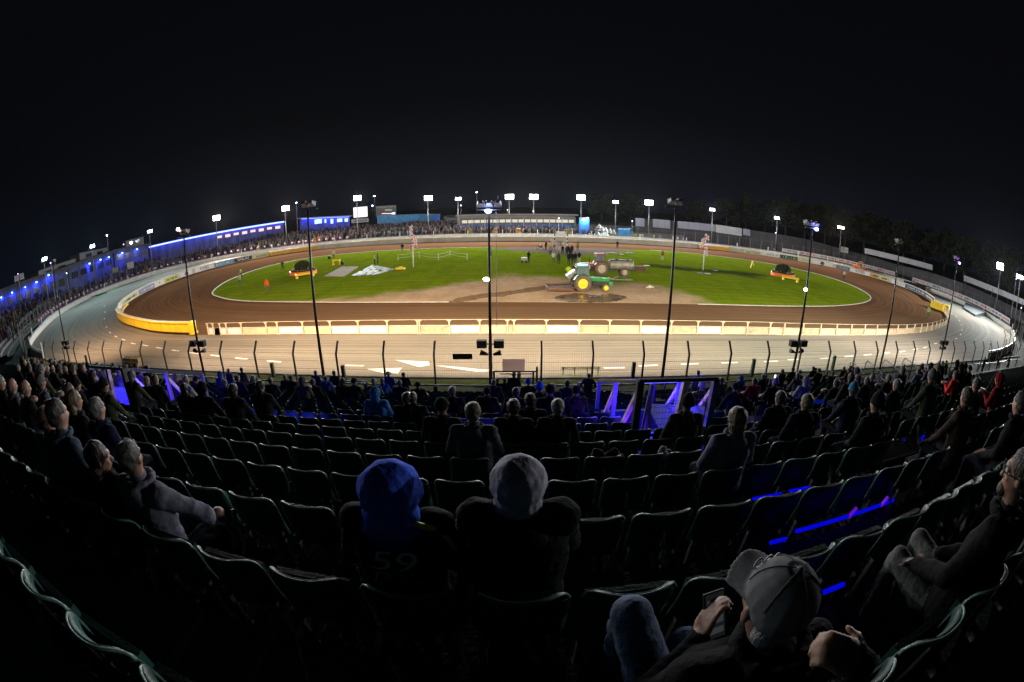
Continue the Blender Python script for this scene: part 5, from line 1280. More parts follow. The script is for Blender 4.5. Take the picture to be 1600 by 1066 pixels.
for T_, pxs in ((T2, [(2, 465), (19, 457.5), (39, 449), (57, 441), (76, 430)]), (T3, [(140, 412), (157, 406), (170, 402)]), (T4, [(191, 395.5), (214, 389.5)])):
    t, a, b_, d, n_, Ln = T_
    for px, py in pxs:
        dv = vdir(px, py); # meet the front plane, .8 m out
        k = (Vector((a.x, a.y, 0))-n_*.8).dot(n_)/dv.dot(n_); p = Vector((dv.x*k, dv.y*k, CAMZ+dv.z*k))
        o = MB().ball((0, 0, 0), .26, 10, sc_=(1.5, .8, .7)).build('blue_lamp', lampb, t, smooth=True, loc=p-Vector((a.x, a.y, 0)))
        area(p.x, p.y, p.z-.3, .6, .3, (R(30), 0, math.atan2(d.y, d.x)), 190, BLUE)
def sign(px0, py0, px1, py1, rng, label, m_, txt=None, tcol=None, cat='sign', depth=.1, post=True, name='sign_board', size=None):
    rng = RNG(px0, py0, rng) if rng < 60 else rng
    a = Vector(AT(px0, py0, rng)); b_ = Vector(AT(px1, py0 if py1 > py0 else py0, rng)); c = Vector(AT((px0+px1)/2, py1, rng)); H = max(.3, a.z-c.z) if py1 > py0 else 1
    b_ = Vector(AT(px1, py0+(0), rng)); d = Vector((b_.x-a.x, b_.y-a.y, 0)); Ln = d.length; d.normalize(); n_ = Vector((-d.y, d.x, 0))
    t = thing(name, label, cat, (a.x, a.y, 0))
    MB().beam(Vector((0, 0, c.z+H/2)), d*Ln+Vector((0, 0, c.z+H/2)), depth, H).build('panel', m_, t)
    if txt: text_mesh('lettering', txt, size or H*.6, mat('ink_%.2f_%.2f_%.2f' % tcol, tcol, .5), t, upright(*(d*Ln/2-n_*(depth/2+.02)).xy, c.z+H*.5, d.x, d.y))
    if post:
        for f in (.12, .88): MB().beam(d*Ln*f+n_*(depth*.8), d*Ln*f+n_*(depth*.8)+Vector((0, 0, c.z+H*.9)), .12).build('post', steel, t)
    return t
sign(22, 432, 29, 440, 14, 'small red and white lettered sign over the far left stalls, left of a pair', mat('sign_white', (.6, .58, .56), .6), 'F', (.6, .05, .03)); sign(30, 428.5, 37, 437, 14, 'small red and white lettered sign over the far left stalls, right of a pair', MATS['sign_white'], '3', (.6, .05, .03))
sign(198, 411, 209, 420, 8, 'white notice board standing in the left terrace crowd', mat('notice_white', (.55, .55, .55), .6)); sign(175, 419, 184, 426, 6, 'dull olive notice board lower in the left terrace crowd', mat('notice_olive', (.3, .3, .2), .6))
# second blue building, screen, billboard
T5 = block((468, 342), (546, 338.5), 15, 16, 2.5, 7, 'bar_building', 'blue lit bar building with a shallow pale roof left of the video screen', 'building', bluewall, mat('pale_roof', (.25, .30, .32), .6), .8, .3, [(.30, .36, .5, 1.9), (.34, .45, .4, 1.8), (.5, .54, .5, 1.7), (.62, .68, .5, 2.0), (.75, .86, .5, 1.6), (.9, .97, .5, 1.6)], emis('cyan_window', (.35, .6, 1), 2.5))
tube_along(T5, .05, 1, .1, tubeb, 700, .9, r=.05, n=3)
t = sign(552, 324.5, 574, 339.5, 128, 'bright white video screen on a frame below the floodlight', emis('screen_white', (1, .98, .96), 1.25), cat='screen', name='video_screen', depth=.3)
sign(549, 343, 576, 348, 129, 'grey banner with dark lettering below the video screen', mat('grey_banner', (.25, .25, .3), .6), 'SPEEDWAY', (.05, .05, .08), cat='banner', name='banner_board')
t = sign(587, 322.5, 619, 338, 140, 'framed lit scoreboard with dark and red lines right of the video screen', mat('score_face', (.10, .13, .15), .4, 0, .4, 2), cat='scoreboard', name='scoreboard', depth=.5)
a = Vector(AT(587, 322.5, 140)); 
for (u0, u1, v0, v1, cc, es) in ((.22, .85, .50, .66, (.30, .02, .02), .5), (.45, .8, .30, .45, (.5, .8, .7), .5), (.30, .80, .70, .76, (1, .9, .9), 1.6), (.78, .95, .60, .82, (1, 1, 1), 1.5)):
    p0 = Vector(AT(587+32*u0, 322.5+15.5*(v0+v1)/2, 139.5))-Vector((a.x, a.y, 0)); p1 = Vector(AT(587+32*u1, 322.5+15.5*(v0+v1)/2, 139.5))-Vector((a.x, a.y, 0))
    MB().beam(p0, p1, .06, 1.3*(v1-v0)*2).build('display_bar', emis('disp_%.1f%.1f' % (u0, v0), cc, es), t)
mb = MB()
for k in range(7):
    p0 = Vector(AT(587+32*k/6, 322, 139.3))-Vector((a.x, a.y, 0)); p1 = Vector(AT(587+32*(k+1)/6 if k < 6 else 587, 325, 139.3))-Vector((a.x, a.y, 0)); mb.beam(p0, p1, .12)
mb.build('frame', galv, t)
T6 = block((589, 337), (688, 334), 133, 131, .8, .3, 'boundary_wall', 'blue boarded wall behind the standing crowd left of the clubhouse', 'wall', mat('blue_board_wall', (.05, .20, .42), .6, 0, .35, .8))
block((679, 335), (687, 335), 129, 129, .8, 2, 'kiosk', 'small bright blue kiosk at the right end of the blue boarded wall', 'kiosk', mat('kiosk_blue', (.03, .12, .55), .6), greyroof, .1, .1)
# clubhouse with glazed front
T7 = block((718, 338), (898, 337), 124, 124, .2, 9, 'clubhouse', 'long clubhouse with lit glazed front and blue balcony panels behind the back straight', 'building', mat('clubhouse_wall', (.10, .10, .11), .7, 0, .3, 1), mat('clubhouse_roof', (.20, .19, .18), .7, 0, .2, 1), 1.0, .35,
           [(.02+.0545*k, .07+.0545*k, 1.15, 2.1) for k in range(18)], litwin2)
t, a, b_, d, n_, Ln = T7
for k in range(9):
    c = d*Ln*(k+.5)/9-n_*.5; z = a.z-2.75
    MB().beam(c-d*Ln/18.6+Vector((0, 0, z)), c+d*Ln/18.6+Vector((0, 0, z)), .08, 1.0).build('balcony_panel', mat('balcony_blue', (.04, .13, .42), .6, 0, .3, 1), t)
MB().beam(-n_*.9+Vector((0, 0, a.z-.35)), d*Ln-n_*.9+Vector((0, 0, a.z-.35)), .1, .5).build('fascia', mat('fascia_dark', (.16, .15, .14), .7), t)
for k in range(10): MB().beam(d*Ln*k/9-n_*.8, d*Ln*k/9-n_*.8+Vector((0, 0, a.z-.2)), .14).build('column', galv, t)
block((696, 341), (717, 340), 128, 127, .5, 5, 'shed', 'dark teal shed between the crowd and the clubhouse', 'shed', mat('shed_teal', (.06, .11, .12), .7, 0, .3, 1), greyroof, .2, .1, [(.2, .8, .5, 1.6)], glassd)
T8 = block((905, 341), (921, 341), 121, 121, .2, 3, 'control_tower', 'bright blue control tower with two lamps right of the clubhouse', 'tower', mat('tower_blue', (.02, .13, .40), .5, 0, .3, 1), greyroof, .1, .15)
t, a, b_, d, n_, Ln = T8
for f, z in ((.35, -.4), (.8, .15)):
    p = d*Ln*f-n_*.3+Vector((0, 0, a.z+z)); MB().ball((0, 0, 0), .2, 10).build('lamp', lampmat((.5, .6, 1), 25), t, smooth=True, loc=p)
area(a.x+Ln/2, a.y-1.2, a.z-.2, 1.5, .3, (R(35), 0, 0), 500, (.5, .65, 1))
block((966, 358), (985, 358.5), 119, 119, 0, 3, 'container', 'bright blue shipping container right of the white canopy', 'container', mat('container_blue', (.03, .20, .45), .5, 0, .2, 1.5), None)
# white canopy heap by the pit gate
p = AT(948, 364, 120); t = thing('white_canopy', 'heap of white canopy tops and sheeting by the pit gate beside the control tower', 'canopy', (p[0], p[1], 0)); r = random.Random(5)
whc = mat('white_canvas', (.42, .42, .40), .7, 0, .2, 1.5, .4, 5)
for k, (px, top, wd) in enumerate([(936, 349, .9), (940, 353, 1.3), (946, 355, 1.2), (952, 356, 1.1), (958, 358, 1.2), (926, 361, 2.2), (934, 362, 1.8), (944, 361, 1.8)]):
    q = Vector(AT(px, top, 119+k*.3)); mb = MB(); base = [(wd*math.cos(a_), wd*.8*math.sin(a_)) for a_ in (R(20), R(110), R(200), R(290))]
    o = Vector((q.x-p[0], q.y-p[1], 0)); zb = max(.2, q.z-1.5); 
    mb.add([tuple(o+Vector((x, y, zb+r.uniform(0, .3)))) for x, y in base]+[tuple(o+Vector((r.uniform(-.3, .3), 0, q.z)))], [(0, 1, 4), (1, 2, 4), (2, 3, 4), (3, 0, 4), (3, 2, 1, 0)]); mb.build('canvas', whc, t, bevel=.04)
    MB().cyl(o, o+Vector((0, 0, zb+.3)), .05, 6).build('pole', galv, t)
a = AT(887-8, 362, 119.5)
t = sign(869.5, 361.5, 883.5, 370, 116, 'white starter rostrum frame with centre panel on the outer wall', mat('rostrum_white', (.55, .55, .53), .6), cat='rostrum', name='starter_rostrum')
# people behind the pit wall
for k, (px, jc, lab) in enumerate([(918, (.05, .05, .06), 'person in black behind the pit wall, first right of the control tower'), (922, (.10, .10, .12), 'person in charcoal behind the pit wall under the control tower'), (927, (.02, .02, .03), 'person in black at the pit wall in front of the low white canopy'), (931, (.3, .3, .3), 'person in grey at the pit wall in front of the low white canopy'), (966, HV, 'yellow vested person before the blue container, left one'), (990, (.3, .35, .3), 'person in pale green by the outer wall right of the blue container'), (994, HV, 'yellow vested person right of the blue container'), (1001, (.4, .45, .35), 'person in pale top at the wall under the corrugated fence'), (1004, (.5, .55, .3), 'person in pale yellow top at the wall under the corrugated fence'), (1022, (.45, .5, .2), 'yellow vested person at the left of the pair by the fence'), (1025, (.1, .1, .1), 'dark clothed person at the right of the pair by the fence'), (1031, (.2, .2, .22), 'person in grey at the fence left of the tall near pole'), (1059, (.55, .55, .55), 'person in white standing alone at the fence right of the tall near pole'), (1068, (.4, .42, .4), 'person in pale grey at the fence, left of a pair in pale tops'), (1073, (.55, .55, .5), 'person in white at the fence, right of a pair in pale tops'), (1211, (.4, .4, .42), 'pale figure standing behind the wall near the start of the red and white banners')]):
    rng = RNG(px, 366, 2.6)
    q = AT(px, 366, rng); person((q[0], q[1], .1), PI+.3*k, k % 4, 'short', jc, HAIRC['dark'], lab, None, True, 1.05)
# steward towers with orange kit at the wire fence
for k, (px, lab) in enumerate([(225, 'ochre equipment stack at the left terrace fence, leftmost'), (315, 'ochre equipment stack by the left terrace fence beneath the lit windows'), (404, 'ochre equipment stack near the right end of the blue strip'), (492, 'orange equipment stack behind the leftmost tall near pole'), (498, 'ochre stack on the terrace right of the leftmost tall near pole'), (735, 'orange equipment stack left of the central near pole'), (774, 'ochre equipment stack right of the central near pole'), (810, 'ochre equipment stack below the clubhouse balcony'), (888, 'orange equipment stack beneath the right end of the clubhouse')]):
    rng = RNG(px, 380, 3); q = AT(px, 380, rng); t = thing('equipment_stack', lab, 'equipment', (q[0], q[1], .3))
    oc = mat('ochre_%d' % (k % 3), [(.26, .15, .02), (.34, .15, .02), (.20, .14, .03)][k % 3], .8, 0, .4, 1)
    MB().box((-.7, -.4, 0), (.7, .4, 1.1)).build('lower_box', oc, t, bevel=.05); MB().box((-.5, -.35, 1.1), (.45, .35, 1.8)).build('upper_box', oc, t, bevel=.05)
    MB().beam((0, 0, 1.8), (.1, 0, 2.6), .12).build('post', oc, t)
# parked cars on the bank behind the crowd
def car(loc, rz, col, label):
    t = thing('parked_car', label, 'car', loc, rz, 'cars parked on the bank behind the stadium')
    pr = [(-2.1, .35), (-2.1, .85), (-1.9, 1.0), (-1.35, 1.05), (-.8, 1.45), (.6, 1.47), (1.2, 1.02), (2.0, .9), (2.15, .6), (2.1, .35)]; n = len(pr)
    MB().add([(x, -.85, z) for x, z in pr]+[(x, .85, z) for x, z in pr], [tuple(range(n)), tuple(range(2*n-1, n-1, -1))]+[(i+n, (i+1) % n+n, (i+1) % n, i) for i in range(n)]).build('body', mat('car_%.2f_%.2f_%.2f' % col, col, .3, .3, .05, 2), t, bevel=.06)
    for s_ in (-1, 1):
        MB().box((-1.1, s_*.86-.01, 1.05), (.95, s_*.86+.01, 1.36)).build('side_window', glassd, t)
        for x in (-1.35, 1.35): MB().cyl((x, s_*.74, .33), (x, s_*.88, .33), .33, 16).build('wheel', black_p, t)
    return t
bank = MB().box((-75, 134, -.05), (60, 190, 3.9)); bank.build('car_park_bank', gm)['kind'] = 'structure'
r = random.Random(12)
for k in range(10):
    px = 655+k*8; q = AT(px, 331, 139+3*(k % 3)); nm = ['silver', 'white', 'black', 'blue', 'dark red', 'grey', 'white', 'silver', 'black', 'silver'][k]
    col = {'silver': (.4, .4, .42), 'white': (.6, .6, .6), 'black': (.02, .02, .02), 'blue': (.05, .1, .3), 'dark red': (.25, .02, .02), 'grey': (.15, .15, .16)}[nm]
    car((q[0], q[1], 3.9), r.uniform(-.3, .3), col, '%s car parked on the bank, %s in the line left of the central pole' % (nm, ['first', 'second', 'third', 'fourth', 'fifth', 'sixth', 'seventh', 'eighth', 'ninth', 'last'][k]))
# corrugated fence on the right with pale panels
corr = mat('corrugated_sheet', (.050, .050, .062), .6, .2, .4, 1.2, .6, 3, stretch=(6, 6, .1)); corrp = mat('pale_sheet', (.26, .27, .35), .5, .1, .2, .6, .4, 3, stretch=(6, 6, .1)); corrw = mat('white_sheet', (.42, .43, .48), .5, .1, .15, .6)
tops = [(992, 341, 124), (1022, 343, 124), (1050, 345.5, 124), (1080, 348.5, 124), (1118, 352, 124), (1160, 357.5, 125), (1172, 359.5, 125), (1215, 366, 126), (1260, 374, 127), (1300, 385, 127), (1345, 397, 125), (1400, 413, 121), (1457, 427, 117), (1505, 443, 112), (1550, 463, 107), (1602, 490, 100)]
Q = [Vector(AT(q[0], q[1], RNG(q[0], q[1], 9))) for q in tops]; t = thing('corrugated_fence', 'tall grey corrugated boundary fence curving behind the right hand side', 'fence', (Q[0].x, Q[0].y, 0)); O = Vector(t.location)
for i in range(len(Q)-1):
    a, b_ = Q[i], Q[i+1]; d = Vector((b_.x-a.x, b_.y-a.y, 0)).normalized(); n_ = Vector((-d.y, d.x, 0))
    if n_.dot(a) < 0: n_ = -n_
    MB().add([tuple(v-O) for v in (Vector((a.x, a.y, 0)), Vector((b_.x, b_.y, 0)), b_, a)]+[tuple(v-O+n_*.1) for v in (Vector((a.x, a.y, 0)), Vector((b_.x, b_.y, 0)), b_, a)], [(0, 1, 2, 3), (7, 6, 5, 4), (3, 2, 6, 7), (0, 3, 7, 4), (1, 5, 6, 2)]).build('sheet', corr, t)
    MB().beam(Vector((a.x, a.y, 0))-O-n_*.1, Vector((a.x, a.y, a.z))-O-n_*.1, .16).build('post', steel, t)
def pale(px0, y0, px1, y1, r0, r1, hpx, m_, label):
    r0 = RNG(px0, y0, 8.5); r1 = RNG(px1, y1, 8.5)
    a = Vector(AT(px0, y0, r0)); b_ = Vector(AT(px1, y1, r1)); a2 = Vector(AT(px0, y0+hpx, r0)); b2 = Vector(AT(px1, y1+hpx, r1))
    t = thing('hoarding', label, 'hoarding', (a.x, a.y, 0)); O = Vector(t.location); n_ = Vector((b_.y-a.y, -(b_.x-a.x), 0)).normalized()*.12
    if n_.dot(a) < 0: n_ = -n_
    MB().add([tuple(v-O) for v in (a, b_, b2, a2)]+[tuple(v-O+n_) for v in (a, b_, b2, a2)], [(0, 3, 2, 1), (4, 5, 6, 7), (0, 1, 5, 4), (2, 3, 7, 6), (1, 2, 6, 5), (3, 0, 4, 7)]).build('panel', m_, t)
    for f in (.05, .5, .95):
        c = a.lerp(b_, f)-O+n_; MB().beam(Vector((c.x, c.y, 0)), Vector((c.x, c.y, a.lerp(b_, f).z-.1)), .12).build('post', steel, t)
pale(993, 340.5, 1007, 341.5, 122, 122, 13, corrp, 'leftmost pale violet hoarding on the corrugated fence')
pale(1020, 342, 1047, 344.5, 122, 122, 13, corrp, 'second pale violet hoarding from the left on the corrugated fence')
pale(1059, 345.5, 1117, 351, 122, 122, 11, corrp, 'long lilac hoarding right of the tall near pole')
pale(1118, 351, 1159, 357, 122, 122.5, 12, corrw, 'bright white hoarding under the violet floodlight')
pale(1161, 357, 1172, 359, 122.5, 123, 10, corrp, 'short pale hoarding just right of the bright white one')
pale(1351, 387.5, 1457, 414, 123, 116, 8.5, corrw, 'long thin white hoarding above the right bend, left one of two')
pale(1506, 430, 1604, 470, 110, 98, 9, corrw, 'long thin white hoarding at the right edge, right one of two')
sign(1314, 385, 1326, 395, 7, 'white square sign on the fence above the right banners', mat('square_sign', (.5, .5, .52), .6), 'A1', (.2, .2, .2))
# orange loader on the tarmac beyond the shale wall
d_ = vdir(1345, 421); l_ = math.hypot(d_.x, d_.y); p = (d_.x/l_*RNG(1345, 421, -4.2), d_.y/l_*RNG(1345, 421, -4.2), 0); t = thing('orange_loader', 'orange articulated loader parked on the tarmac beyond the right MAYFIELD board', 'loader', (p[0], p[1], 0), R(-48))
MB().box((-2.4, -.8, .8), (-.2, .8, 1.7)).build('engine_cover', orange_p, t, bevel=.08); MB().box((.0, -.7, .7), (1.5, .7, 1.35)).build('front_frame', orange_p, t, bevel=.06)
mb = MB()
for x in (-.6, .35):
    for y in (-.6, .6): mb.beam((x, y, 1.6), (x, y, 2.7), .08)
mb.box((-.75, -.7, 2.68), (.5, .7, 2.8)); mb.build('cab_frame', mat('loader_yellow', (.7, .35, .03), .5), t)
MB().box((-.3, -.25, 1.7), (.1, .25, 2.1)).build('seat', black_p, t, bevel=.03)
mb = MB()
for y in (-.55, .55): mb.beam((.6, y, 1.3), (2.3, y, .9), .14, .22)
mb.build('lift_arm', orange_p, t); MB().add([(2.2, -1.1, .2), (2.2, 1.1, .2), (2.35, 1.1, 1.0), (2.35, -1.1, 1.0), (3.0, -1.1, .15), (3.0, 1.1, .15), (2.4, 1.1, .95), (2.4, -1.1, .95)], [(0, 1, 2, 3), (4, 5, 1, 0), (7, 6, 5, 4), (0, 3, 7, 4), (1, 5, 6, 2), (3, 2, 6, 7)]).build('bucket', orange_p, t)
for x in (-1.6, 1.2):
    for s_ in (-1, 1): wheel(t, x, s_*.95, .62, .38, tyre_mud, orange_p, False)
# window frames and covered ramp at the right bend
a, b_ = Vector(G(1412, 446)), Vector(G(1446, 455)); t = thing('window_frame_row', 'row of black framed openings standing on the tarmac at the right bend', 'frame', tuple(a)); d = b_-a
for k in range(7):
    p0, p1 = d*(k/7), d*((k+.9)/7); mb = MB(); up = Vector((0, 0, 1.1)); 
    for s_, e_ in ((p0, p1), (p0+up, p1+up), (p0, p0+up), (p1, p1+up)): mb.beam(s_+Vector((0, 0, .1)), e_+Vector((0, 0, .1)), .12)
    mb.build('frame', black_p, t)
MB().beam(Vector((0, 0, .65))+Vector((.15, .15, 0)), d+Vector((.15, .15, .65)), .05, 1.0).build('backing', mat('grey_backing', (.06, .06, .08), .8), t)
P4 = [Vector(G(*q)) for q in ((1508, 478), (1540, 494), (1524, 495), (1505, 483))]; t = thing('covered_ramp', 'low white covered ramp against the outer wall on the right bend', 'ramp', tuple(P4[0])); O = P4[0]
MB().add([tuple(v-O+Vector((0, 0, h))) for v, h in zip(P4, (.9, .9, .35, .35))]+[tuple(v-O) for v in P4], [(0, 1, 2, 3), (0, 4, 5, 1), (1, 5, 6, 2), (2, 6, 7, 3), (3, 7, 4, 0)]).build('cover', mat('ramp_cover', (.13, .13, .13), .8), t)
MB().add([tuple(v-O+Vector((0, 0, .02)))for v in [Vector(G(*q)) for q in ((1505, 484), (1524, 496), (1534, 497), (1520, 488))]], [(0, 1, 2, 3)]).build('ramp_shadow', black_p, t)  # black sheet standing in for the shadow by the ramp
p = G(156, 461); t = tag(MB().box((-1.5, -.3, 0), (1.5, .3, .35)).build('green_sandbag_row', mat('green_bags', (.03, .16, .06), .8, 0, .3, 3), bevel=.08, loc=(p[0]+.6, p[1], 0)), 'green sandbag row at the foot of the outer wall on the left bend', 'sandbags'); t.rotation_euler = (0, 0, 1.3)
# trees beyond the fences: trunk, limbs, leafy crowns with gaps
leafd = mat('night_leaf', (.022, .030, .012), .8, 0, .6, .5); barkm = mat('bark', (.05, .04, .03), .9, 0, .4, 4)
def tree(x, y, h, wd, seed, label, kind=0):
    r = random.Random(seed); t = thing('tree', label, 'tree', (x, y, 0), 0, 'trees beyond the stadium fence')
    mb = MB(); mb.tube([(0, 0, 0), (.1, 0, h*.35), (0, .1, h*.75)], [h*.028, h*.02, h*.007], 8)
    cl = []
    for k in range(9):
        a = k*2.4+r.random(); z = h*(.35+.06*k); L_ = wd*.5*(1-.07*k)*r.uniform(.7, 1.1); e = (math.cos(a)*L_, math.sin(a)*L_, z+L_*.5)
        mb.tube([(0, 0, z), (e[0]*.5, e[1]*.5, z+L_*.2), e], [h*.010, h*.007, h*.003], 6); cl.append(e)
    mb.build('trunk', barkm, t, smooth=True); mb = MB()
    for k, e in enumerate(cl+[(0, 0, h*.85), (0, 0, h*.72)]):
        for j in range(3): leafcloud(mb, (e[0]+r.uniform(-1, 1), e[1]+r.uniform(-1, 1), e[2]+r.uniform(-.5, 1)), (wd*.2*r.uniform(.6, 1.1), wd*.2, h*.09*r.uniform(.6, 1.3)), 150, .34, seed*31+k*3+j)
    mb.build('crown', leafd, t); return t
TREES = [(1135, 150, 15), (1165, 146, 17), (1195, 150, 16), (1228, 147, 18), (1258, 146, 17), (1290, 148, 19), (1322, 145, 17), (1352, 142, 18), (1384, 140, 17), (1415, 136, 18), (1448, 132, 17), (1480, 128, 18), (1514, 124, 17), (1550, 120, 17), (1585, 116, 17), (940, 148, 13), (985, 150, 14), (1090, 152, 13)]
TL = ['broad tree left of the violet floodlight', 'tall tree right of the violet floodlight', 'tree behind the bright white hoarding', 'tree behind the cool white floodlight on the right', 'tree just left of the pole with the blue lamp', 'tree behind the pinkish floodlight, left side', 'tree behind the pinkish floodlight, right side', 'tree above the left end of the long thin hoarding', 'tree above the middle of the long thin hoarding', 'tree above the right end of the long thin hoarding', 'tree between the two long thin hoardings', 'tree behind the pole with twin lamps on the right', 'tree left of the violet and green floodlight', 'tree behind the violet and green floodlight', 'tree at the right edge of the view', 'low dark tree behind the white canopy', 'low dark tree behind the blue container', 'dark tree behind the lilac hoarding']
for k, (px, rng, h) in enumerate(TREES):
    q = AT(px, 350, RNG(px, 400, 26+4*(k % 3))); tree(q[0], q[1], h, h*.62, k+3, 'dark '+TL[k])
# small distant lamps on posts
for k, (px, py, rng, c, s, lab) in enumerate([(167, 368, 130, (.6, .5, 1), 30, 'small violet lamp above the left cabins'), (463, 317, 145, (.3, .5, 1), 30, 'small blue lamp left of the leftmost tall near pole'), (585, 306.5, 150, (.35, .55, 1), 40, 'blue white lamp right of the video screen, upper one'), (582, 321.5, 146, (.5, .5, 1), 30, 'small blue lamp right of the video screen, lower one'), (745, 300.5, 150, (.45, .55, 1), 40, 'blue lamp left of the central near pole'), (720, 321, 140, (.7, .8, 1), 12, 'tiny lamp on a post left of the central near pole'), (793, 328, 134, (.9, .95, 1), 6, 'tiny lamp on a post right of the central near pole'), (833, 330, 134, (.9, .95, 1), 6, 'tiny lamp on a post above the clubhouse'), (873, 341, 118, (1, .8, .7), 10, 'small pinkish lamp in front of the clubhouse'), (988, 345.5, 122, (.9, .95, 1), 8, 'small white lamp left of the corrugated fence'), (1212, 364, 125, (.8, .9, 1), 8, 'tiny white lamp on the right corrugated fence'), (28, 428, 98, (.15, .1, 1), 20, 'small blue lamp over the far left stalls'), (79, 411, 104, (.3, .2, 1), 20, 'small violet lamp right of the leftmost tall floodlight'), (104, 427, 104, (.5, .6, 1), 12, 'tiny lamp on the corner of the far left stalls'), (41, 476, 92, (1, 1, 1), 6, 'tiny bright lamp in the dark far left terrace'), (193, 382, 124, (.45, .3, 1), 14, 'left lamp of a pair above the grey stall'), (203, 379, 124, (.45, .3, 1), 14, 'right lamp of a pair above the grey stall'), (1596, 481, 96, (1, .9, 1), 6, 'tiny white lamp at the right edge below the hoarding'), (1588, 436, 100, (.25, .2, 1), 14, 'small blue lamp at the right edge')]):
    if px < 560 or px > 1150: rng = RNG(px, py, 10 if px > 60 else 16)
    p = Vector(AT(px, py, rng)); t = thing('lamp_post', lab, 'lamp', (p.x, p.y, 0))
    MB().ball((0, 0, p.z), .20 if s > 25 else .13, 10, sc_=(1.2, 1, .8)).build('lamp', lampmat(c, s), t, smooth=True); MB().tube([(0, .1, 0), (0, .1, p.z-.1)], .05, 6).build('pole', galv, t)
# ---------------------------------------------------------------- the near grandstand
ROW0, PIT_, = .25, .88
def rowy(k): return ROW0+PIT_*k
def rowz(k): return 7.30-.4*rowy(k)
NROW = 20
XR, XL = 50, -52
tread = mat('stand_tread', (.030, .030, .032), .8, 0, .4, 2.5, .4, 30)
mb = MB()
for k in range(-3, NROW):
    y0 = rowy(k)-.14; z = rowz(k); mb.box((XL, y0, z-.36 if k < NROW-1 else 0), (XR, y0+PIT_, z))
o = mb.build('grandstand_steps', tread); o['kind'] = 'structure'
mb = MB().box((XL, rowy(NROW)-.14, -.05), (XR, 18.36, .12)); mb.build('terrace_walkway', tread)['kind'] = 'structure'
seatm = mat('seat_plastic', (.010, .040, .034), .42, 0, .35, 7, .25, 50, spec=.32, objcol=True)
seatm2 = mat('seat_rim_highlight', (.10, .17, .15), .32, 0, .5, 14, spec=.45)  # pale colour paints the light caught along the seat tops
brk = mat('seat_bracket', (.16, .16, .17), .5, .5, .3, 5)
def seat_back_mesh(nx=12, nz=8, hi=True):
    mb = MB()
    def pt(u, v, off=0):
        z = .33+.42*v; hw = .214*(1-.23*max(0, (v-.70)/.30)**2.2); x = u*hw
        zz = z-.018*abs(u)**5*max(0, v-.6)/.4; y = .060*abs(u)**2.6-.16*(v-.5)*.42-.010*math.sin(v*PI)+off
        if v > .93: y -= (v-.93)*.30
        return (x, y, zz)
    for i in range(nx+1):
        for j in range(nz+1): mb.v.append(pt(-1+2*i/nx, j/nz))
    for i in range(nx):
        for j in range(nz): q = i*(nz+1)+j; mb.f.append((q, q+nz+1, q+nz+2, q+1)); mb.m.append(0)
    o = mb.build('seat_back', seatm, smooth=True)
    if hi:
        rim = [Vector(pt(-1, v)) for v in (.84, .9, .95, 1)]+[Vector(pt(-1+2*i/nx, 1)) for i in range(1, nx)]+[Vector(pt(1, v)) for v in (1, .95, .9, .84)]
        rb = MB().tube([p+Vector((0, -.006, 0)) for p in rim], .0085, 6).build('rim', seatm2, smooth=True)
        sd = o.modifiers.new('s', 'SOLIDIFY'); sd.thickness = .010
        C.objects.unlink(o); me = bake(o); C.objects.link(o); o.modifiers.clear(); o.data = me
        return o.data, rb.data, [o, rb]
    return o.data, None, [o]
SB, SRIM, tmp = seat_back_mesh(); [bpy.data.objects.remove(x) for x in tmp]
SBl, _n, tmp = seat_back_mesh(4, 4, False); [bpy.data.objects.remove(x) for x in tmp]
o = MB().box((-.19, .045, .34), (.19, .08, .66)).build('seat_pan', seatm, bevel=.02); SPAN = o.data; bpy.data.objects.remove(o)
o = MB().beam((-.17, .03, .02), (-.17, .03, .40), .035).beam((.17, .03, .02), (.17, .03, .40), .035).beam((-.17, -.10, .03), (-.17, .2, .03), .03).beam((.17, -.10, .03), (.17, .2, .03), .03).build('bracket', brk); SBRK = o.data; bpy.data.objects.remove(o)
for m_ in (SPAN, SBRK): pass
ORD = ['first', 'second', 'third', 'fourth', 'fifth', 'sixth', 'seventh', 'eighth', 'ninth', 'tenth', 'eleventh', 'twelfth', 'thirteenth', 'fourteenth', 'fifteenth', 'sixteenth', 'seventeenth', 'eighteenth', 'nineteenth', 'twentieth']
AISLE = (4.55, 5.95)
VOM = [(2.03, 3.40, 6.2, 9.3), (-10.5, -8.75, 6.2, 9.2)]
def blocked(x, y):
    if AISLE[0] < x < AISLE[1]: return True
    return any(a-.1 < x < b+.1 and c-.6 < y < d for a, b, c, d in VOM)
spots = []
for k in range(-1, NROW):
    y = rowy(k); lim = min(42, 4.2+2.9*max(y, 0))
    n0 = int(lim/.465)
    for n in range(-n0, n0+1):
        x = .03+.465*n
        if blocked(x, y): continue
        if x > 16 and y > 11: continue
        d = math.sqrt(x*x+y*y+(9-rowz(k)-.8)**2); spots.append((d, k, n, x))
spots.sort()
rr = random.Random(2)
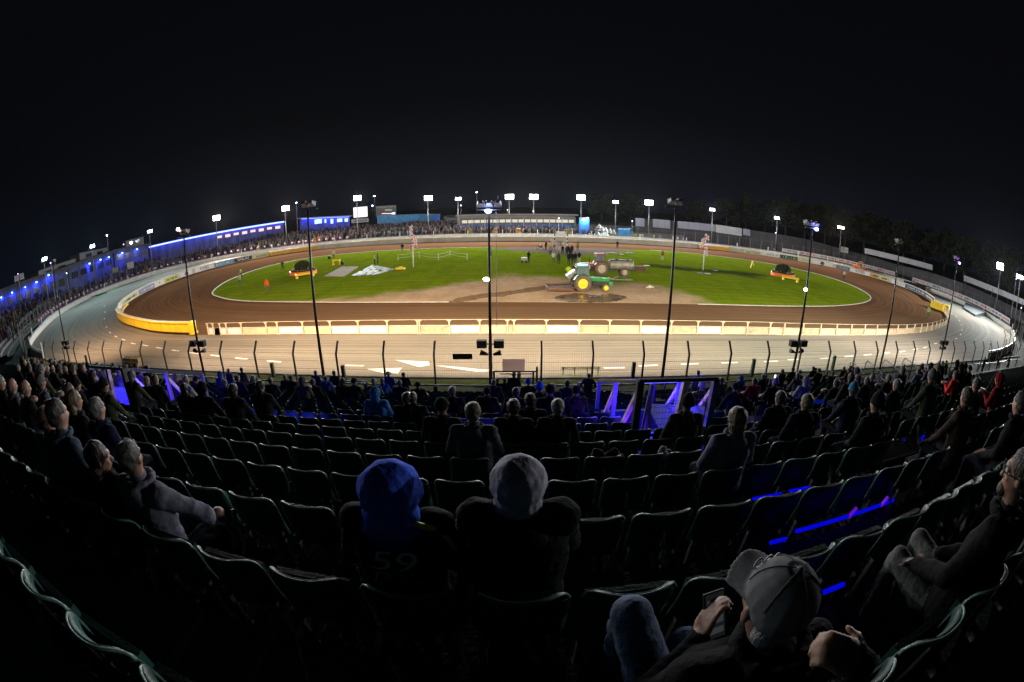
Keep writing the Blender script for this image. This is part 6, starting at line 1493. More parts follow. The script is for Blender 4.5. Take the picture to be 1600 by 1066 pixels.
# individual seats: the 300 that show largest
for i, (d, k, n, x) in enumerate(spots[:298]):
    y, z = rowy(k), rowz(k)
    where = 'in the middle column' if n == 0 else '%s %s of the grey hood' % (ORD[min(19, abs(n)-1)], 'left' if n < 0 else 'right')
    row = {-1: 'bottom edge row', 0: 'row of the capped man', 1: 'row of the hooded pair'}.get(k, '%s row beyond the hooded pair' % ORD[k-2] if k > 1 else '')
    f_ = rr.choice([.6, .8, 1, 1, 1.3, 1.7]); sc_ = (.010*f_, .040*f_, .034*f_, 1); down = rr.random() < .18 and x < 1
    t = thing('stadium_seat', 'green seat %s, %s' % (where, row), 'seat', (x, y, z), rr.uniform(-.02, .02), 'dark green tip up seats of the grandstand')
    for nm, me, m_ in (('seat_back', SB, None), ('seat_pan', SPAN, None), ('bracket', SBRK, None)):
        o = bpy.data.objects.new(nm, me); C.objects.link(o); o.parent = t; o.color = sc_; 
        if nm == 'seat_pan' and down: o.rotation_euler = (R(-78), 0, 0); o.location = (0, .10, .10)
        if nm == 'seat_back' and d < 9:
            r_ = bpy.data.objects.new('rim', SRIM); C.objects.link(r_); r_.parent = o
mb = MB(); base = [tuple(v.co) for v in SBl.vertices]; fc = [tuple(p.vertices) for p in SBl.polygons]
for d, k, n, x in spots[298:]:
    y, z = rowy(k), rowz(k); mb.add([(x+a, y+b, z+c) for a, b, c in base], fc); mb.box((x-.2, y+.045, z+.34), (x+.2, y+.08, z+.66)); mb.beam((x-.17, y+.03, z+.02), (x-.17, y+.03, z+.38), .035); mb.beam((x+.17, y+.03, z+.02), (x+.17, y+.03, z+.38), .035)
mb_o = mb.build('stadium_seats', seatm, smooth=False); mb_o.color = (.010, .040, .034, 1)
tag(mb_o, 'remaining dark green seats farther down and out to the sides', 'seats', kind='stuff')
# end frames between the seat modules, with the mounting rail of each row
fr = mat('frame_paint', (.22, .23, .24), .55, .2, .3, 5)
for k in range(-1, 12):
    y, z = rowy(k), rowz(k)
    for j, x in enumerate((-7.8, -5.0, -2.2, .72, 3.0, 6.1, 8.7)):
        if abs(x) > 2.2+2.2*max(.3, y) or blocked(x, y): continue
        t = thing('row_frame', 'slim grey sloping frame, %s, %s row from bottom' % (['farthest left', 'second from left', 'left of blue hood', 'right of grey hood', 'left of aisle', 'right of aisle', 'far right'][j], ORD[k+1]), 'frame', (x+.23, y, z))
        MB().beam((0, -.20, .30), (0, -.055, .62), .05, .016, up=(1, 0, 0)).build('sloping_bar', fr, t); MB().beam((0, -.20, .31), (0, -.20, .0), .04).build('foot_post', brk, t)
# blue and violet light on row rails and clips, made as glowing parts
def lit_rail(pa, pb, k, label, h=.024, legs=(), dy=-.13):
    y = rowy(k)+dy; da, db = vdir(*pa), vdir(*pb); x0, x1 = da.x/da.y*y, db.x/db.y*y; z = CAMZ+(da.z/da.y+db.z/db.y)/2*y; t = thing('blue_lit_rail', label, 'light strip', (x0, y, z))
    MB().box((0, -.012, 0), (x1-x0, .012, h)).build('lit_strip', emis('blue_glow', (.001, .002, 1), .6), t)
    for f in legs: MB().beam((f, 0, 0), (f+.03, -.02, .10), .03, .02).build('clip', emis('violet_glow', (.22, .01, 1), .5), t)
lit_rail((1240, 838), (1398, 778), 2, 'long saturated blue light strip under the seats beside the aisle, with violet clips', legs=(.60, 1.05))
lit_rail((1202, 851), (1228, 843), 2, 'short blue light strip left of the long one under the same seats')
lit_rail((1176, 780), (1220, 774), 3, 'short blue light strip under the next row down, left one', h=.022); lit_rail((1233, 769), (1264, 763), 3, 'short blue light strip under the next row down, right one', h=.022)
lit_rail((1281, 930), (1318, 914), 1, 'blue light strip right of the cap of the nearest man', h=.02)
for k, (px, py, sz) in enumerate([(1412, 692, .05), (1442, 684, .05), (1500, 692, .06), (1457, 708, .05), (1524, 720, .05), (1390, 750, .04), (1500, 741, .05), (1211, 636, .06), (1218, 645, .04)]):
    P_ = vdir(px, py); # on the plane of the treads, .45 above
    t_ = (-.95-.35)/(P_.z+.4*P_.y); p = (P_.x*t_, P_.y*t_, 9+P_.z*t_)
    t = thing('step_light', 'tiny blue step light, %s of the scattered ones near the right aisle' % ORD[k], 'step light', p); MB().box((-sz/2, -.01, -sz*.9), (sz/2, .01, sz*.9)).build('lens', MATS['blue_glow'], t)
    MB().box((-sz/2-.01, .01, -sz), (sz/2+.01, .03, sz)).build('housing', black_p, t)
area(-4.9, 6.95, rowz(8)+.5, 1.9, .05, (R(80), 0, 0), 16, BLUE); area(8.2, 7.75, rowz(9)+.6, 1.0, .05, (R(80), 0, 0), 14, BLUE); area(-.2, 6.9, rowz(8)+.5, 2.2, .05, (R(80), 0, 0), 5, BLUE)
# aisle steps with mesh treads
for k in range(-1, NROW-1):
    y, z = rowy(k)-.14, rowz(k); t = thing('aisle_step', 'open mesh aisle step with pale nosing, %s from the bottom of the picture' % ORD[k+1], 'step', (AISLE[0]+.08, y, z)); W = AISLE[1]-AISLE[0]-.16
    mb = MB()
    for i in range(12): mb.box((0, .46+.034*i, .17), (W, .470+.034*i, .182))
    for i in range(28): mb.beam((W*i/28, .46, .176), (W*(i+.5)/28, .86, .176), .010, .012)
    mb.build('mesh_tread', mat('mesh_tread', (.12, .12, .13), .4, .5, .3, 5), t); MB().box((0, .44, .155), (W, .458, .185)).build('nosing', galv, t)
    MB().box((0, .48, 0), (W, .86, .16)).build('riser', black_p, t)
# stair enclosures (vomitories) lit blue inside
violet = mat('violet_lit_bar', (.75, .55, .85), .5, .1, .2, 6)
for vi, (x0, x1, y0, y1) in enumerate(VOM):
    zt = lambda y: 8.73-.4*y+.28-.05*(y-y0)*0; ztop = lambda y: 9-.431*y
    t = thing('stair_enclosure', ['blue lit steel framed stair enclosure with mesh panels right of centre', 'blue lit steel framed stair enclosure with violet diagonal bars on the left'][vi], 'stair enclosure', (x0, y0, 0))
    O = Vector((x0, y0, 0)); W, D = x1-x0, y1-y0
    def P_(x, y, z): return (x, y, z)
    near = [(0, 0), (W, 0)]; zb = lambda y: rowz(0)-.4*(y0+y-ROW0)-.25
    for x in (0, W):
        for y in (0, D/2, D):
            wd = .11 if y == 0 else .08
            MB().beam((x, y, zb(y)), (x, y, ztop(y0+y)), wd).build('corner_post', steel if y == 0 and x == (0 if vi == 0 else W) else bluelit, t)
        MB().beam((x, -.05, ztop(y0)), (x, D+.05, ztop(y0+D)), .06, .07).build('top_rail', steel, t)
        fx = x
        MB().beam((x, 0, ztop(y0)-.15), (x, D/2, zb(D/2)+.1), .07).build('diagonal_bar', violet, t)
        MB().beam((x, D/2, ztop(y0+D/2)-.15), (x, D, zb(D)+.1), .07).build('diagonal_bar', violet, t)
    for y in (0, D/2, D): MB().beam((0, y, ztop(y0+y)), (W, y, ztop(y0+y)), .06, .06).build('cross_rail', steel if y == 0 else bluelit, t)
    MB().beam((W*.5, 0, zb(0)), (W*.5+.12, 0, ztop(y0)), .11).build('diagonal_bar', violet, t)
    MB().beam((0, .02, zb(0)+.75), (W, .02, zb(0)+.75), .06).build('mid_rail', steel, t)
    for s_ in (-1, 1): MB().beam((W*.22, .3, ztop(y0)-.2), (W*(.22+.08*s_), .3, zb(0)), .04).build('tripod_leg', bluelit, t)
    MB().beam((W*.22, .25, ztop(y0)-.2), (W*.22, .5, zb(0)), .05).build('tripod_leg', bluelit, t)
    mb = MB()
    for i in range(14): z = zb(0)+.05+i*.11; mb.beam((0, .03, z), (W, .03, z), .005)
    for i in range(26): mb.beam((W*i/26, .03, zb(0)), (W*i/26, .03, ztop(y0)), .003)
    mb.build('mesh_panel', mat('enclosure_mesh', (.14, .14, .20), .5, .3, .2, 5), t)
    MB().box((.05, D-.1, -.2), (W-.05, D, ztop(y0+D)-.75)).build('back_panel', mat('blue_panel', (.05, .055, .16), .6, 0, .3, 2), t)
    fz = zb(0)-.9
    MB().box((.08, .1, fz-.1), (W-.08, D-.15, fz)).build('inner_floor', MATS['blue_panel'], t)
    for k in range(5): MB().box((.3, .4+k*.6, fz), (W-.3, 1.0+k*.6, fz+.15*(5-k))).build('inner_step', concrete, t)
    xs_ = W-.06 if vi == 0 else .06
    MB().add([(xs_, .1, fz), (xs_, D-.15, fz-.6), (xs_, D-.15, ztop(y0+D)-.55), (xs_, .1, ztop(y0)-.55)], [(0, 1, 2, 3)]).build('side_sheet', MATS['blue_panel'], t)
    area(x0+W*.5, y0+D*.35, ztop(y0+D*.35)-.10, W*.8, .3, (0, 0, 0), 170, (.04, .03, 1)); area(x0+W*.5, y0+.35, zb(0)+.25, W*.7, .15, (R(120), 0, 0), 30, (.25, .05, 1))
    MB().cyl((W*.2, D*.35, ztop(y0+D*.35)-.03), (W*.8, D*.35, ztop(y0+D*.35)-.03), .025, 8).build('tube_lamp', emis('enclosure_tube', (.1, .1, 1), 4), t)
# rails before the enclosures at the foot of the terrace
for x0, x1, lab in ((2.9, 7.0, 'right one, beyond the stair enclosure'), (-9.0, -6.6, 'left one, beside the tall near pole')):
    t = thing('gate_rail', 'blue lit gate rail at the grandstand foot, '+lab, 'rail', (x0, 17.6, 0))
    MB().beam((0, 0, 0), (0, 0, 1.35), .07).build('post', bluelit, t); MB().beam((x1-x0, 0, 0), (x1-x0, 0, 1.35), .07).build('post', bluelit, t)
    MB().beam((0, 0, 1.35), (x1-x0, 0, 1.35), .06).build('top_bar', bluelit, t); MB().beam((0, 0, .9), (x1-x0, 0, .9), .04).build('mid_bar', bluelit, t)
for x, p_ in ((-9, 22), (2.5, 30), (8, 22), (-16, 12)): area(x, 17.2, 2.6, 1, .2, (R(-20), 0, 0), p_*.5, (.12, .12, 1))
# things on the verge by the track
p = G(906, 585); t = thing('trackside_bench', 'long green painted slatted bench on the tarmac just beyond the near fence', 'bench', (p[0]-1.05, 21.62, 0)); bg_ = mat('bench_green', (.22, .26, .09), .6, 0, .3, 5)
for z in (.06, .40, .50): MB().box((0, -.03 if z > .3 else -.12, z), (2.1, .03 if z > .3 else .12, z+.045)).build('slat', bg_, t)
for x in (.1, .72, 1.4, 2.0): MB().beam((x, 0, 0), (x, 0, .5), .05).build('leg', bg_, t)
mauve, _n, _L, _b = shader('mauve_translucent'); _b.inputs['Base Color'].default_value = (.5, .36, .33, 1); _b.inputs['Roughness'].default_value = .8
_tr = nn(_n, 'ShaderNodeBsdfTranslucent'); _tr.inputs[0].default_value = (.30, .19, .16, 1); _mx = nn(_n, 'ShaderNodeMixShader'); _mx.inputs[0].default_value = .6; _L(_b.outputs[0], _mx.inputs[1]); _L(_tr.outputs[0], _mx.inputs[2]); _L(_mx.outputs[0], _n.nodes['Material Output'].inputs[0])
t = thing('trackside_sign', 'dull mauve sign board standing on a dark trestle beside the central pole', 'sign', (-.45, 19.2, 0))
MB().add([(0, 0, 1.28), (1.05, 0, 1.28), (1.05, 0, 1.88), (0, 0, 1.88)], [(0, 1, 2, 3)]).build('panel', mauve, t); MB().beam((-.45, 0, 1.26), (1.6, 0, 1.26), .06).beam((-.1, .05, 1.12), (1.4, .05, 1.12), .05).build('crossbar', steel, t)
for x in (-.4, 1.45, 1.62): MB().beam((x, 0, 0), (x, 0, 1.5 if x > 1.5 else 1.25), .09).build('post', steel, t)
t = thing('marker_plate', 'small black rectangular plate hanging on the near fence left of the central pole', 'plate', (-2.37, 19.75, 1.80)); MB().box((-.47, -.02, -.14), (.47, .02, .14)).build('plate_panel', black_p, t)
mb = MB(); mb.box((-.42, -.025, -.09), (.42, -.021, .09)).build('plate_face', mat('plate_olive', (.03, .035, .02), .6), t)
for px, y1, lab in ((811, 571, 'short ochre wooden post at the kerb right of the central pole'), (991, 566, 'short dark post at the kerb beyond the stair enclosure'), (1179, 561, 'short green post at the kerb right of the tall near pole'), (1305, 556, 'short green post at the kerb left of the second right pole'), (535, 571, 'short dark post at the kerb between the left tall pole and the arrows'), (424, 567, 'short olive post at the kerb left of the tall near pole'), (133, 555, 'short thin post at the kerb at the far left')):
    d = vdir(px, y1); k = 20.9/d.y; x = d.x*k; z = CAMZ+d.z*k
    tag(MB().box((-.09, -.09, -.05), (.09, .09, max(.4, z))).build('kerb_post', mat('post_'+lab.split()[1], {'ochre': (.25, .14, .04), 'dark': (.03, .03, .03), 'green': (.03, .07, .04), 'olive': (.06, .07, .03), 'thin': (.05, .05, .04)}[lab.split()[1]], .8, 0, .3, 4), bevel=.01, loc=(x, 20.9, 0)), lab, 'post')
p = G(208, 573); t = thing('crate_stack', 'stack of pale slatted crates behind the near fence on the left', 'crates', (p[0]-.9, 21.0, 0))
for i in range(2):
    for j in range(3):
        c = thing('tmp', None, None) if False else None
        mb = MB(); x = i*1.15+.1*j
        for s_ in range(3): mb.box((x, 0, j*.28+.02+s_*.08), (x+1.0, .03, j*.28+.08+s_*.08)).box((x, .5, j*.28+.02+s_*.08), (x+1.0, .53, j*.28+.08+s_*.08))
        for s_ in (0, .5, .96): mb.box((x+s_, .0, j*.28), (x+s_+.04, .53, j*.28+.26))
        mb.build('crate', mat('crate_wood', (.40, .28, .14), .8, 0, .3, 3), t)
# arched crowd barriers on the right
def crowd_barrier(x, y, z, rz, i):
    t = thing('crowd_barrier', 'arched steel crowd barrier, %s from the left in the right hand cluster' % ORD[i], 'barrier', (x, y, z), rz, 'arched crowd barriers on the right of the terrace')
    W, H = 2.2, 1.15; MB().tube([(0, 0, 0), (0, 0, H-.25), (.08, 0, H-.08), (.25, 0, H), (W-.25, 0, H), (W-.08, 0, H-.08), (W, 0, H-.25), (W, 0, 0)], .022, 8).tube([(0, 0, .18), (W, 0, .18)], .018, 6).build('frame', mat('barrier_steel', (.10, .10, .13), .5, .4, .3, 5), t, smooth=True)
    mb = MB()
    for k in range(1, 16): mb.tube([(W*k/16, 0, .18), (W*k/16, 0, H)], .009, 5)
    mb.build('bars', mat('barrier_steel', (.10, .10, .13), .5, .4, .3, 5), t)
    for xx in (.3, W-.3): MB().beam((xx, -.3, .03), (xx, .3, .03), .05, .03).build('foot', mat('barrier_steel', (.10, .10, .13), .5, .4, .3, 5), t)
r = random.Random(8)
for i in range(13):
    if i < 9: crowd_barrier(8.5+i*2.35, 17.55, .12, r.uniform(-.06, .06), i)
    else: crowd_barrier(17.2+.5*(i-9), 10.6+(i-9)*1.75, rowz(round((11.0+(i-9)*1.75-ROW0)/PIT_)), 1.25, i)
area(21, 13, 5.2, 2, .4, (0, 0, 0), 26, (.10, .10, 1))
# ---------------------------------------------------------------- spectators in the near stand
def ratio(px, py):
    d = vdir(px, py); return d.x/d.y, -d.z/d.y
SPECT = [ # px, py of head, headgear, jacket colour key, hair colour key
 (644, 622, 'bald', 'black', 'dark'), (708, 613, 'short', 'black', 'fair'), (689.5, 636, 'cap', 'black', 'dark'), (760, 609.5, 'cap', 'black', 'dark'), (771, 601, 'short', 'navy', 'grey'),
 (777, 596, 'short', 'black', 'dark'), (788.5, 596, 'short', 'black', 'grey'), (803, 595, 'short', 'navy', 'dark'), (827, 602, 'beanie', 'black', 'blue'), (806, 614, 'short', 'black', 'dark'),  # the beanie's blue is blue light put into its colour
 (739, 645, 'short', 'grey', 'fair'), (802, 643.5, 'short', 'black', 'dark'), (870, 641.5, 'short', 'black', 'white'), (829, 626, 'short', 'navy', 'brown'), (844, 611.6, 'beanie', 'black', 'blue'),
 (859, 617, 'cap', 'black', 'dark'), (864, 606, 'short', 'black', 'grey'), (885.5, 604, 'short', 'navy', 'dark'), (901, 613.6, 'cap', 'brown', 'dark'), (919.5, 595, 'short', 'black', 'dark'),
 (654, 601, 'cap', 'black', 'dark'), (402, 594, 'long', 'grey', 'grey'), (424, 595, 'short', 'navy', 'dark'), (407, 609.5, 'long', 'black', 'dark'), (446, 591, 'short', 'black', 'grey'), (473, 599, 'hood', 'khaki', 'dark'),
 (493, 588, 'short', 'navy', 'dark'), (489, 599, 'short', 'black', 'dark'), (509, 594, 'short', 'blue', 'dark'), (522, 587, 'short', 'black', 'dark'), (535, 599, 'long', 'black', 'dark'), (549.6, 600, 'cap', 'black', 'dark'),
 (584.6, 599, 'cap', 'grey', 'white'), (588, 614, 'hood', 'teal', 'dark'), (598, 596, 'short', 'blue', 'grey'), (607, 593, 'cap', 'blue', 'white'), (624, 601, 'short', 'navy', 'grey'), (631, 593, 'short', 'black', 'dark'), (638, 620, 'short', 'black', 'dark'),
 (226, 599, 'bob', 'black', 'fair'), (244, 597.5, 'short', 'black', 'brown'), (272, 596, 'long', 'black', 'brown'), (290, 610, 'long', 'black', 'dark'), (314, 610, 'hood', 'black', 'dark'), (306, 594, 'cap', 'black', 'dark'), (285, 598, 'short', 'white', 'grey'),
 (341.6, 590, 'hood', 'blue', 'dark'), (350, 597.5, 'bob', 'black', 'brown'), (361, 616, 'bob', 'black', 'brown'), (371.6, 594, 'short', 'navy', 'dark'), (357.6, 585, 'short', 'blue', 'dark'), (378, 583, 'short', 'grey', 'dark'), (397, 596, 'short', 'black', 'grey'),
 (452, 594, 'short', 'black', 'dark'), (17, 605, 'bald', 'puffer', 'grey'), (37, 609, 'bald', 'black', 'grey'), (1, 607, 'short', 'black', 'grey'), (28, 577, 'short', 'black', 'grey'), (56, 577, 'short', 'black', 'grey'), (71, 581, 'short', 'grey', 'grey'),
 (82.5, 576, 'short', 'black', 'dark'), (91, 584, 'beanie', 'grey', 'grey'), (105, 575, 'short', 'black', 'grey'), (114, 584, 'bald', 'black', 'grey'), (124, 576, 'short', 'grey', 'dark'), (62, 599, 'cap', 'grey', 'grey'), (139, 594, 'short', 'black', 'dark'),
 (120, 603, 'beanie', 'black', 'dark'), (110, 616, 'short', 'black', 'brown'), (159.5, 605, 'beanie', 'olive', 'dark'), (156, 650, 'short', 'navy', 'grey'), (112, 631, 'long', 'black', 'fair'),
 (90, 648, 'short', 'jeans', 'dark'), (73, 659, 'bald', 'grey', 'dark'),
 (1096, 609, 'beanie', 'black', 'white'), (1074, 632, 'beanie', 'olive', 'dark'), (1151, 605, 'cap', 'black', 'dark'), (1130, 596, 'short', 'khaki', 'brown'), (1158, 590, 'hood', 'blue', 'dark'), (1178, 597.5, 'short', 'red', 'dark'), (1194, 592, 'short', 'navy', 'grey'),
 (1091.7, 586, 'short', 'blue', 'dark'), (1151, 657, 'bob', 'floral', 'fair'), (1196, 588, 'short', 'navy', 'dark'), (1210, 599, 'beanie', 'black', 'purple'), (1222.6, 585, 'short', 'black', 'dark'), (1248, 591, 'bob', 'grey', 'grey'), (1257, 598, 'hood', 'white', 'dark'),
 (1239, 579, 'short', 'black', 'dark'), (1271, 579, 'short', 'black', 'dark'), (1273.6, 583.5, 'short', 'grey', 'grey'), (1292, 583.5, 'short', 'black', 'grey'), (1301, 584.5, 'beanie', 'navy', 'grey'), (1319, 578, 'short', 'black', 'dark'), (1309, 599, 'short', 'black', 'dark'),
 (1339, 594, 'long', 'black', 'brown'), (1356, 596, 'short', 'black', 'grey'), (1362, 590, 'short', 'grey', 'grey'), (1389.6, 594, 'short', 'black', 'grey'), (1402.7, 603, 'short', 'black', 'grey'), (1218, 627, 'short', 'team', 'brown'), (1260, 629, 'short', 'team', 'fair'),
 (1335, 616, 'beanie', 'navy', 'teal'), (1369, 636, 'beanie', 'black', 'dark'), (1447, 576, 'short', 'grey', 'white'), (1434, 582, 'short', 'floral', 'dark'), (1501, 569, 'short', 'black', 'dark'), (1515, 580, 'cap', 'black', 'dark'), (1539, 561.5, 'short', 'navy', 'grey'),
 (1561, 560, 'short', 'black', 'dark'), (1578, 559, 'short', 'navy', 'dark'), (1528.6, 605, 'short', 'olive', 'dark'), (1511, 633, 'short', 'brown', 'brown'), (1563, 594, 'hood', 'maroon', 'dark'), (1494, 587, 'short', 'coral', 'dark'), (1460, 592, 'short', 'blue', 'dark'), (1585, 655, 'short', 'black', 'dark')]
JC = dict(black=(.014, .014, .016), navy=(.014, .018, .045), grey=(.11, .11, .135), blue=(.03, .08, .40), teal=(.06, .20, .42), khaki=(.10, .09, .06), white=(.30, .30, .33), olive=(.045, .05, .03), brown=(.06, .04, .03), puffer=(.11, .10, .15), jeans=(.06, .08, .12), red=(.30, .02, .03), floral=(.18, .18, .28), team=(.012, .013, .022), maroon=(.16, .015, .02), coral=(.75, .06, .05))
JW = dict(black='black coat', navy='navy jacket', grey='grey top', blue='bright blue jacket', teal='pale blue top', khaki='khaki jacket', white='off white top', olive='olive jacket', brown='brown jacket', puffer='shiny quilted jacket', jeans='blue grey top', red='red jacket', floral='patterned top', team='lettered black jacket', maroon='dark red top', coral='coral red top')
HC2 = dict(HAIRC, blue=(.04, .12, .6), purple=(.25, .18, .5), teal=(.06, .22, .35))
HW = {'short': '%s haired', 'bald': 'balding', 'bob': '%s bobbed', 'long': 'long %s haired', 'beanie': '%s beanie wearing', 'cap': '%s capped', 'hood': 'hooded'}
rows = {}
rr = random.Random(21)
def place(px, py):
    rx, tn = ratio(px, py); Y = (.95-.44)/max(1e-3, tn-.4)
    if Y < 0 or Y > rowy(NROW-1)+.6: # standing on the walkway at the foot of the stand
        z = .12+1.63; Y = min(18.1, max(17.45, (CAMZ-z)/tn)); return rx*Y, Y, .12, None
    k = max(0, min(NROW-1, round((Y-.235-ROW0)/PIT_))); Yh = rowy(k)+.235; return rx*Yh, rowy(k), rowz(k), k
LST = []
for px, py, hd, jc, hc in SPECT:
    x, y, z, k = place(px, py)
    tn = ratio(px, py)[1]
    dz = 0
    if k is not None: dz = max(-.16, min(.2, (CAMZ-tn*(y+.235))-(z+1.265)))   # how far that head is above the usual seated height
    LST.append([x, y, z, k, hd, jc, hc, dz])
# fill the crowded left block and the lower right, which the photograph shows as a dark mass of heads
for i in range(130):
    left = i < 92; k = rr.randrange(4, NROW); y = rowy(k)
    x = -y*rr.uniform(1.25, 2.7) if left else y*rr.uniform(.85, 2.1)
    if abs(x) > 44 or (not left and x > 30): continue
    if any(a-.4 < x < b+.3 and c-1 < y < d for a, b, c, d in VOM) or AISLE[0]-.2 < x < AISLE[1]+.2: continue
    if any(q[3] == k and abs(q[0]-x) < .50 for q in LST): continue
    LST.append([x, y, rowz(k), k, rr.choice(['short', 'short', 'bald', 'cap', 'beanie', 'long', 'hood', 'bob']), rr.choice(['black', 'black', 'navy', 'grey', 'olive', 'brown']), rr.choice(['dark', 'grey', 'brown', 'grey', 'fair']), 0])
byrow = {}
for q in LST: byrow.setdefault(q[3], []).append(q)
TEAM = []
for k, L_ in byrow.items():
    L_.sort(key=lambda q: q[0])
    for i, q in enumerate(L_):
        x, y, z, kk, hd, jc, hc, dz = q
        hw = HW[hd] % hc if '%s' in HW[hd] else HW[hd]
        n_ = '%s from the left' % ORD[i] if i < 20 else '%s from the right' % ORD[min(19, len(L_)-1-i)]
        if kk is None: lab = '%s spectator in %s, standing at the rail, %s' % (hw, JW[jc], n_)
        else: lab = '%s spectator in %s, %s in the %s row up' % (hw, JW[jc], n_, ORD[NROW-1-kk])
        lab = ' '.join(lab.split()[:17]) if len(lab.split()) <= 16 else '%s, %s, %s, %s' % (hw, JW[jc].split(' with')[0], n_, 'front rail' if kk is None else '%s row up' % ORD[NROW-1-kk])
        s_ = 1.0
        if kk is None: t = person((x, y, z), rr.uniform(-.3, .3), rr.randrange(4), hd, JC[jc], HC2.get(hc, (.02, .02, .02)), lab, None, True, rr.uniform(.96, 1.03))
        else:
            near = y < 6
            t = person((x, y, z+dz), rr.uniform(-.12, .12)*(.3 if near else 1), 0 if near and abs(x) < 4 else rr.randrange(6), hd, JC[jc], HC2.get(hc, (.02, .02, .02)), lab, None, False, rr.uniform(.97, 1.05) if not near else 1.0)
        if jc == 'team': TEAM.append(t)
# ---- the people nearest the camera, each posed on its own
def hero(name_label, loc, rz, J, jcol, hd, hcol, vox=.010, bulk=1.0, trous=None, wr=.008, cm=None, face=True, hs=1.0):
    if len(loc) == 2:      # head seen at that place in the picture, over the row it sits in
        px, py, k = *loc[0], loc[1]; Yh = rowy(k)+J['head'][1]*SH; rx, tn = ratio(px, py)
        loc = (rx*Yh-J['head'][0]*SH, rowy(k), CAMZ-tn*Yh-J['head'][2]*SH)
    t = thing('person', name_label, 'person', loc, rz); t.scale = (SH, SH, SH)
    me = figure_mesh('body', J, vox, bulk=bulk, wrinkle=wr, hands=True, face=face, hs=hs, mats_=[skin, cm or cloth, trous or denim, shoe], smooth=3)
    b = bpy.data.objects.new('body', me); C.objects.link(b); b.parent = t; b.color = (*jcol, 1)
    h = None
    if hd: h = wear(hd, t, J, hcol, .007)
    return t, b, h
def collar(t, J, col, s=1.0, dz=0):
    me = hair_mesh('collar', .009)
    if not me.materials: me.materials.append(cloth)
    o = bpy.data.objects.new('collar', me); C.objects.link(o); o.parent = t; o.location = Vector(J['neck'])+Vector((0, 0, dz)); o.scale = (s, s, s); o.color = (*col, 1); return o
def backtext(parent, body, s, size, x, y0, z, col, tilt=0, shear=0, name='lettering', sxx=1):
    m_ = mat('ink_%.2f_%.2f_%.2f' % col, col, .6, 0, .1, 3)
    M = Matrix.Translation((x, y0, z)) @ Matrix.Rotation(R(90+tilt), 4, 'X') @ Matrix(((1, shear, 0, 0), (0, 1, 0, 0), (0, 0, 1, 0), (0, 0, 0, 1)))
    o = text_mesh(name, s, size, m_, body, M, .0008, sxx); w_ = o.modifiers.new('w', 'SHRINKWRAP'); w_.target = body; w_.wrap_method = 'PROJECT'; w_.use_project_y = True; w_.use_positive_direction = True; w_.use_negative_direction = True; w_.offset = .004
    return o
def eyes(t, J, off=.034):
    f = Vector(J['face']).normalized(); r_ = f.cross(Vector((0, 0, 1))).normalized(); u = r_.cross(f)
    c = Vector(J['head'])
    for s_ in (-1, 1):
        MB().ball((0, 0, 0), .0125, 10).build('eye', mat('eye_white', (.5, .5, .5), .2), t, smooth=True, loc=c+f*.081+r_*off*s_+u*.012)
def glasses(t, J):
    f = Vector(J['face']).normalized(); r_ = f.cross(Vector((0, 0, 1))).normalized(); u = r_.cross(f); c = Vector(J['head'])+f*.104+u*.010
    mb = MB()
    for s_ in (-1, 1):
        o = c+r_*.034*s_; P = [o+r_*.027*math.cos(a)+u*.020*math.sin(a) for a in [2*PI*i/14 for i in range(15)]]; mb.tube(P, .0028, 6)
        mb.tube([c+r_*.061*s_, c+r_*.078*s_-f*.03, c+r_*.084*s_-f*.11], .0028, 6)
    mb.tube([c-r_*.008, c+r_*.008], .0028, 6); mb.build('glasses', black_p, t)
SH = .96
# blue hood, black team jacket with the number
y1, z1 = rowy(1), rowz(1)
J = seated(.06, .03, 0, 'lap'); J['head'] = (0, .265, 1.225); J['neck'] = (0, .235, 1.11)
t, b, h = hero('spectator with bright blue hood up and black jacket numbered 59, left of the grey hood', ((612, 768), 1), 0, J, (.010, .011, .016), 'hood', (.05, .12, .75), bulk=1.12, wr=.014)
h.scale = (1.27, 1.22, 1.0)
for (s, sz, x, z, c_, sh) in (('59', .145, .0, .945, (.9, 1, 1), .25), ('Doyle', .09, .01, .84, (.7, .85, .85), .35), ('TYSOLL', .042, .02, .745, (.5, .55, .6), 0), ('RACING', .028, .03, .69, (.3, .35, .35), 0)): backtext(t, b, s, sz, x, .0, z, c_, 0, sh, sxx=1.5 if s == '59' else 1.1)
MB().tube([(.07, .165, 1.150), (.13, .165, 1.128), (.19, .18, 1.098), (.235, .19, 1.04), (.265, .20, .95)], [.012, .014, .014, .012, .008], 8).build('shoulder_stripe', mat('stripe_yellow', (.55, .60, .06), .6, 0, .2, 8), b, smooth=True)
collar(t, J, (.03, .07, .45), 1.0, .0)
# grey hood in the centre, dark padded coat
J = seated(.14, .03, 0, 'knees'); J['head'] = (0, .38, 1.19); J['neck'] = (0, .31, 1.10)
t, b, h = hero('spectator with pale grey hood up and black quilted coat in the middle of the picture', ((810, 757), 1), 0, J, (.016, .018, .020), 'hood', (.42, .41, .50), bulk=1.22, wr=.016)
h.scale = (1.12, 1.15, .98); collar(t, J, (.016, .018, .020), 1.25, -.01)
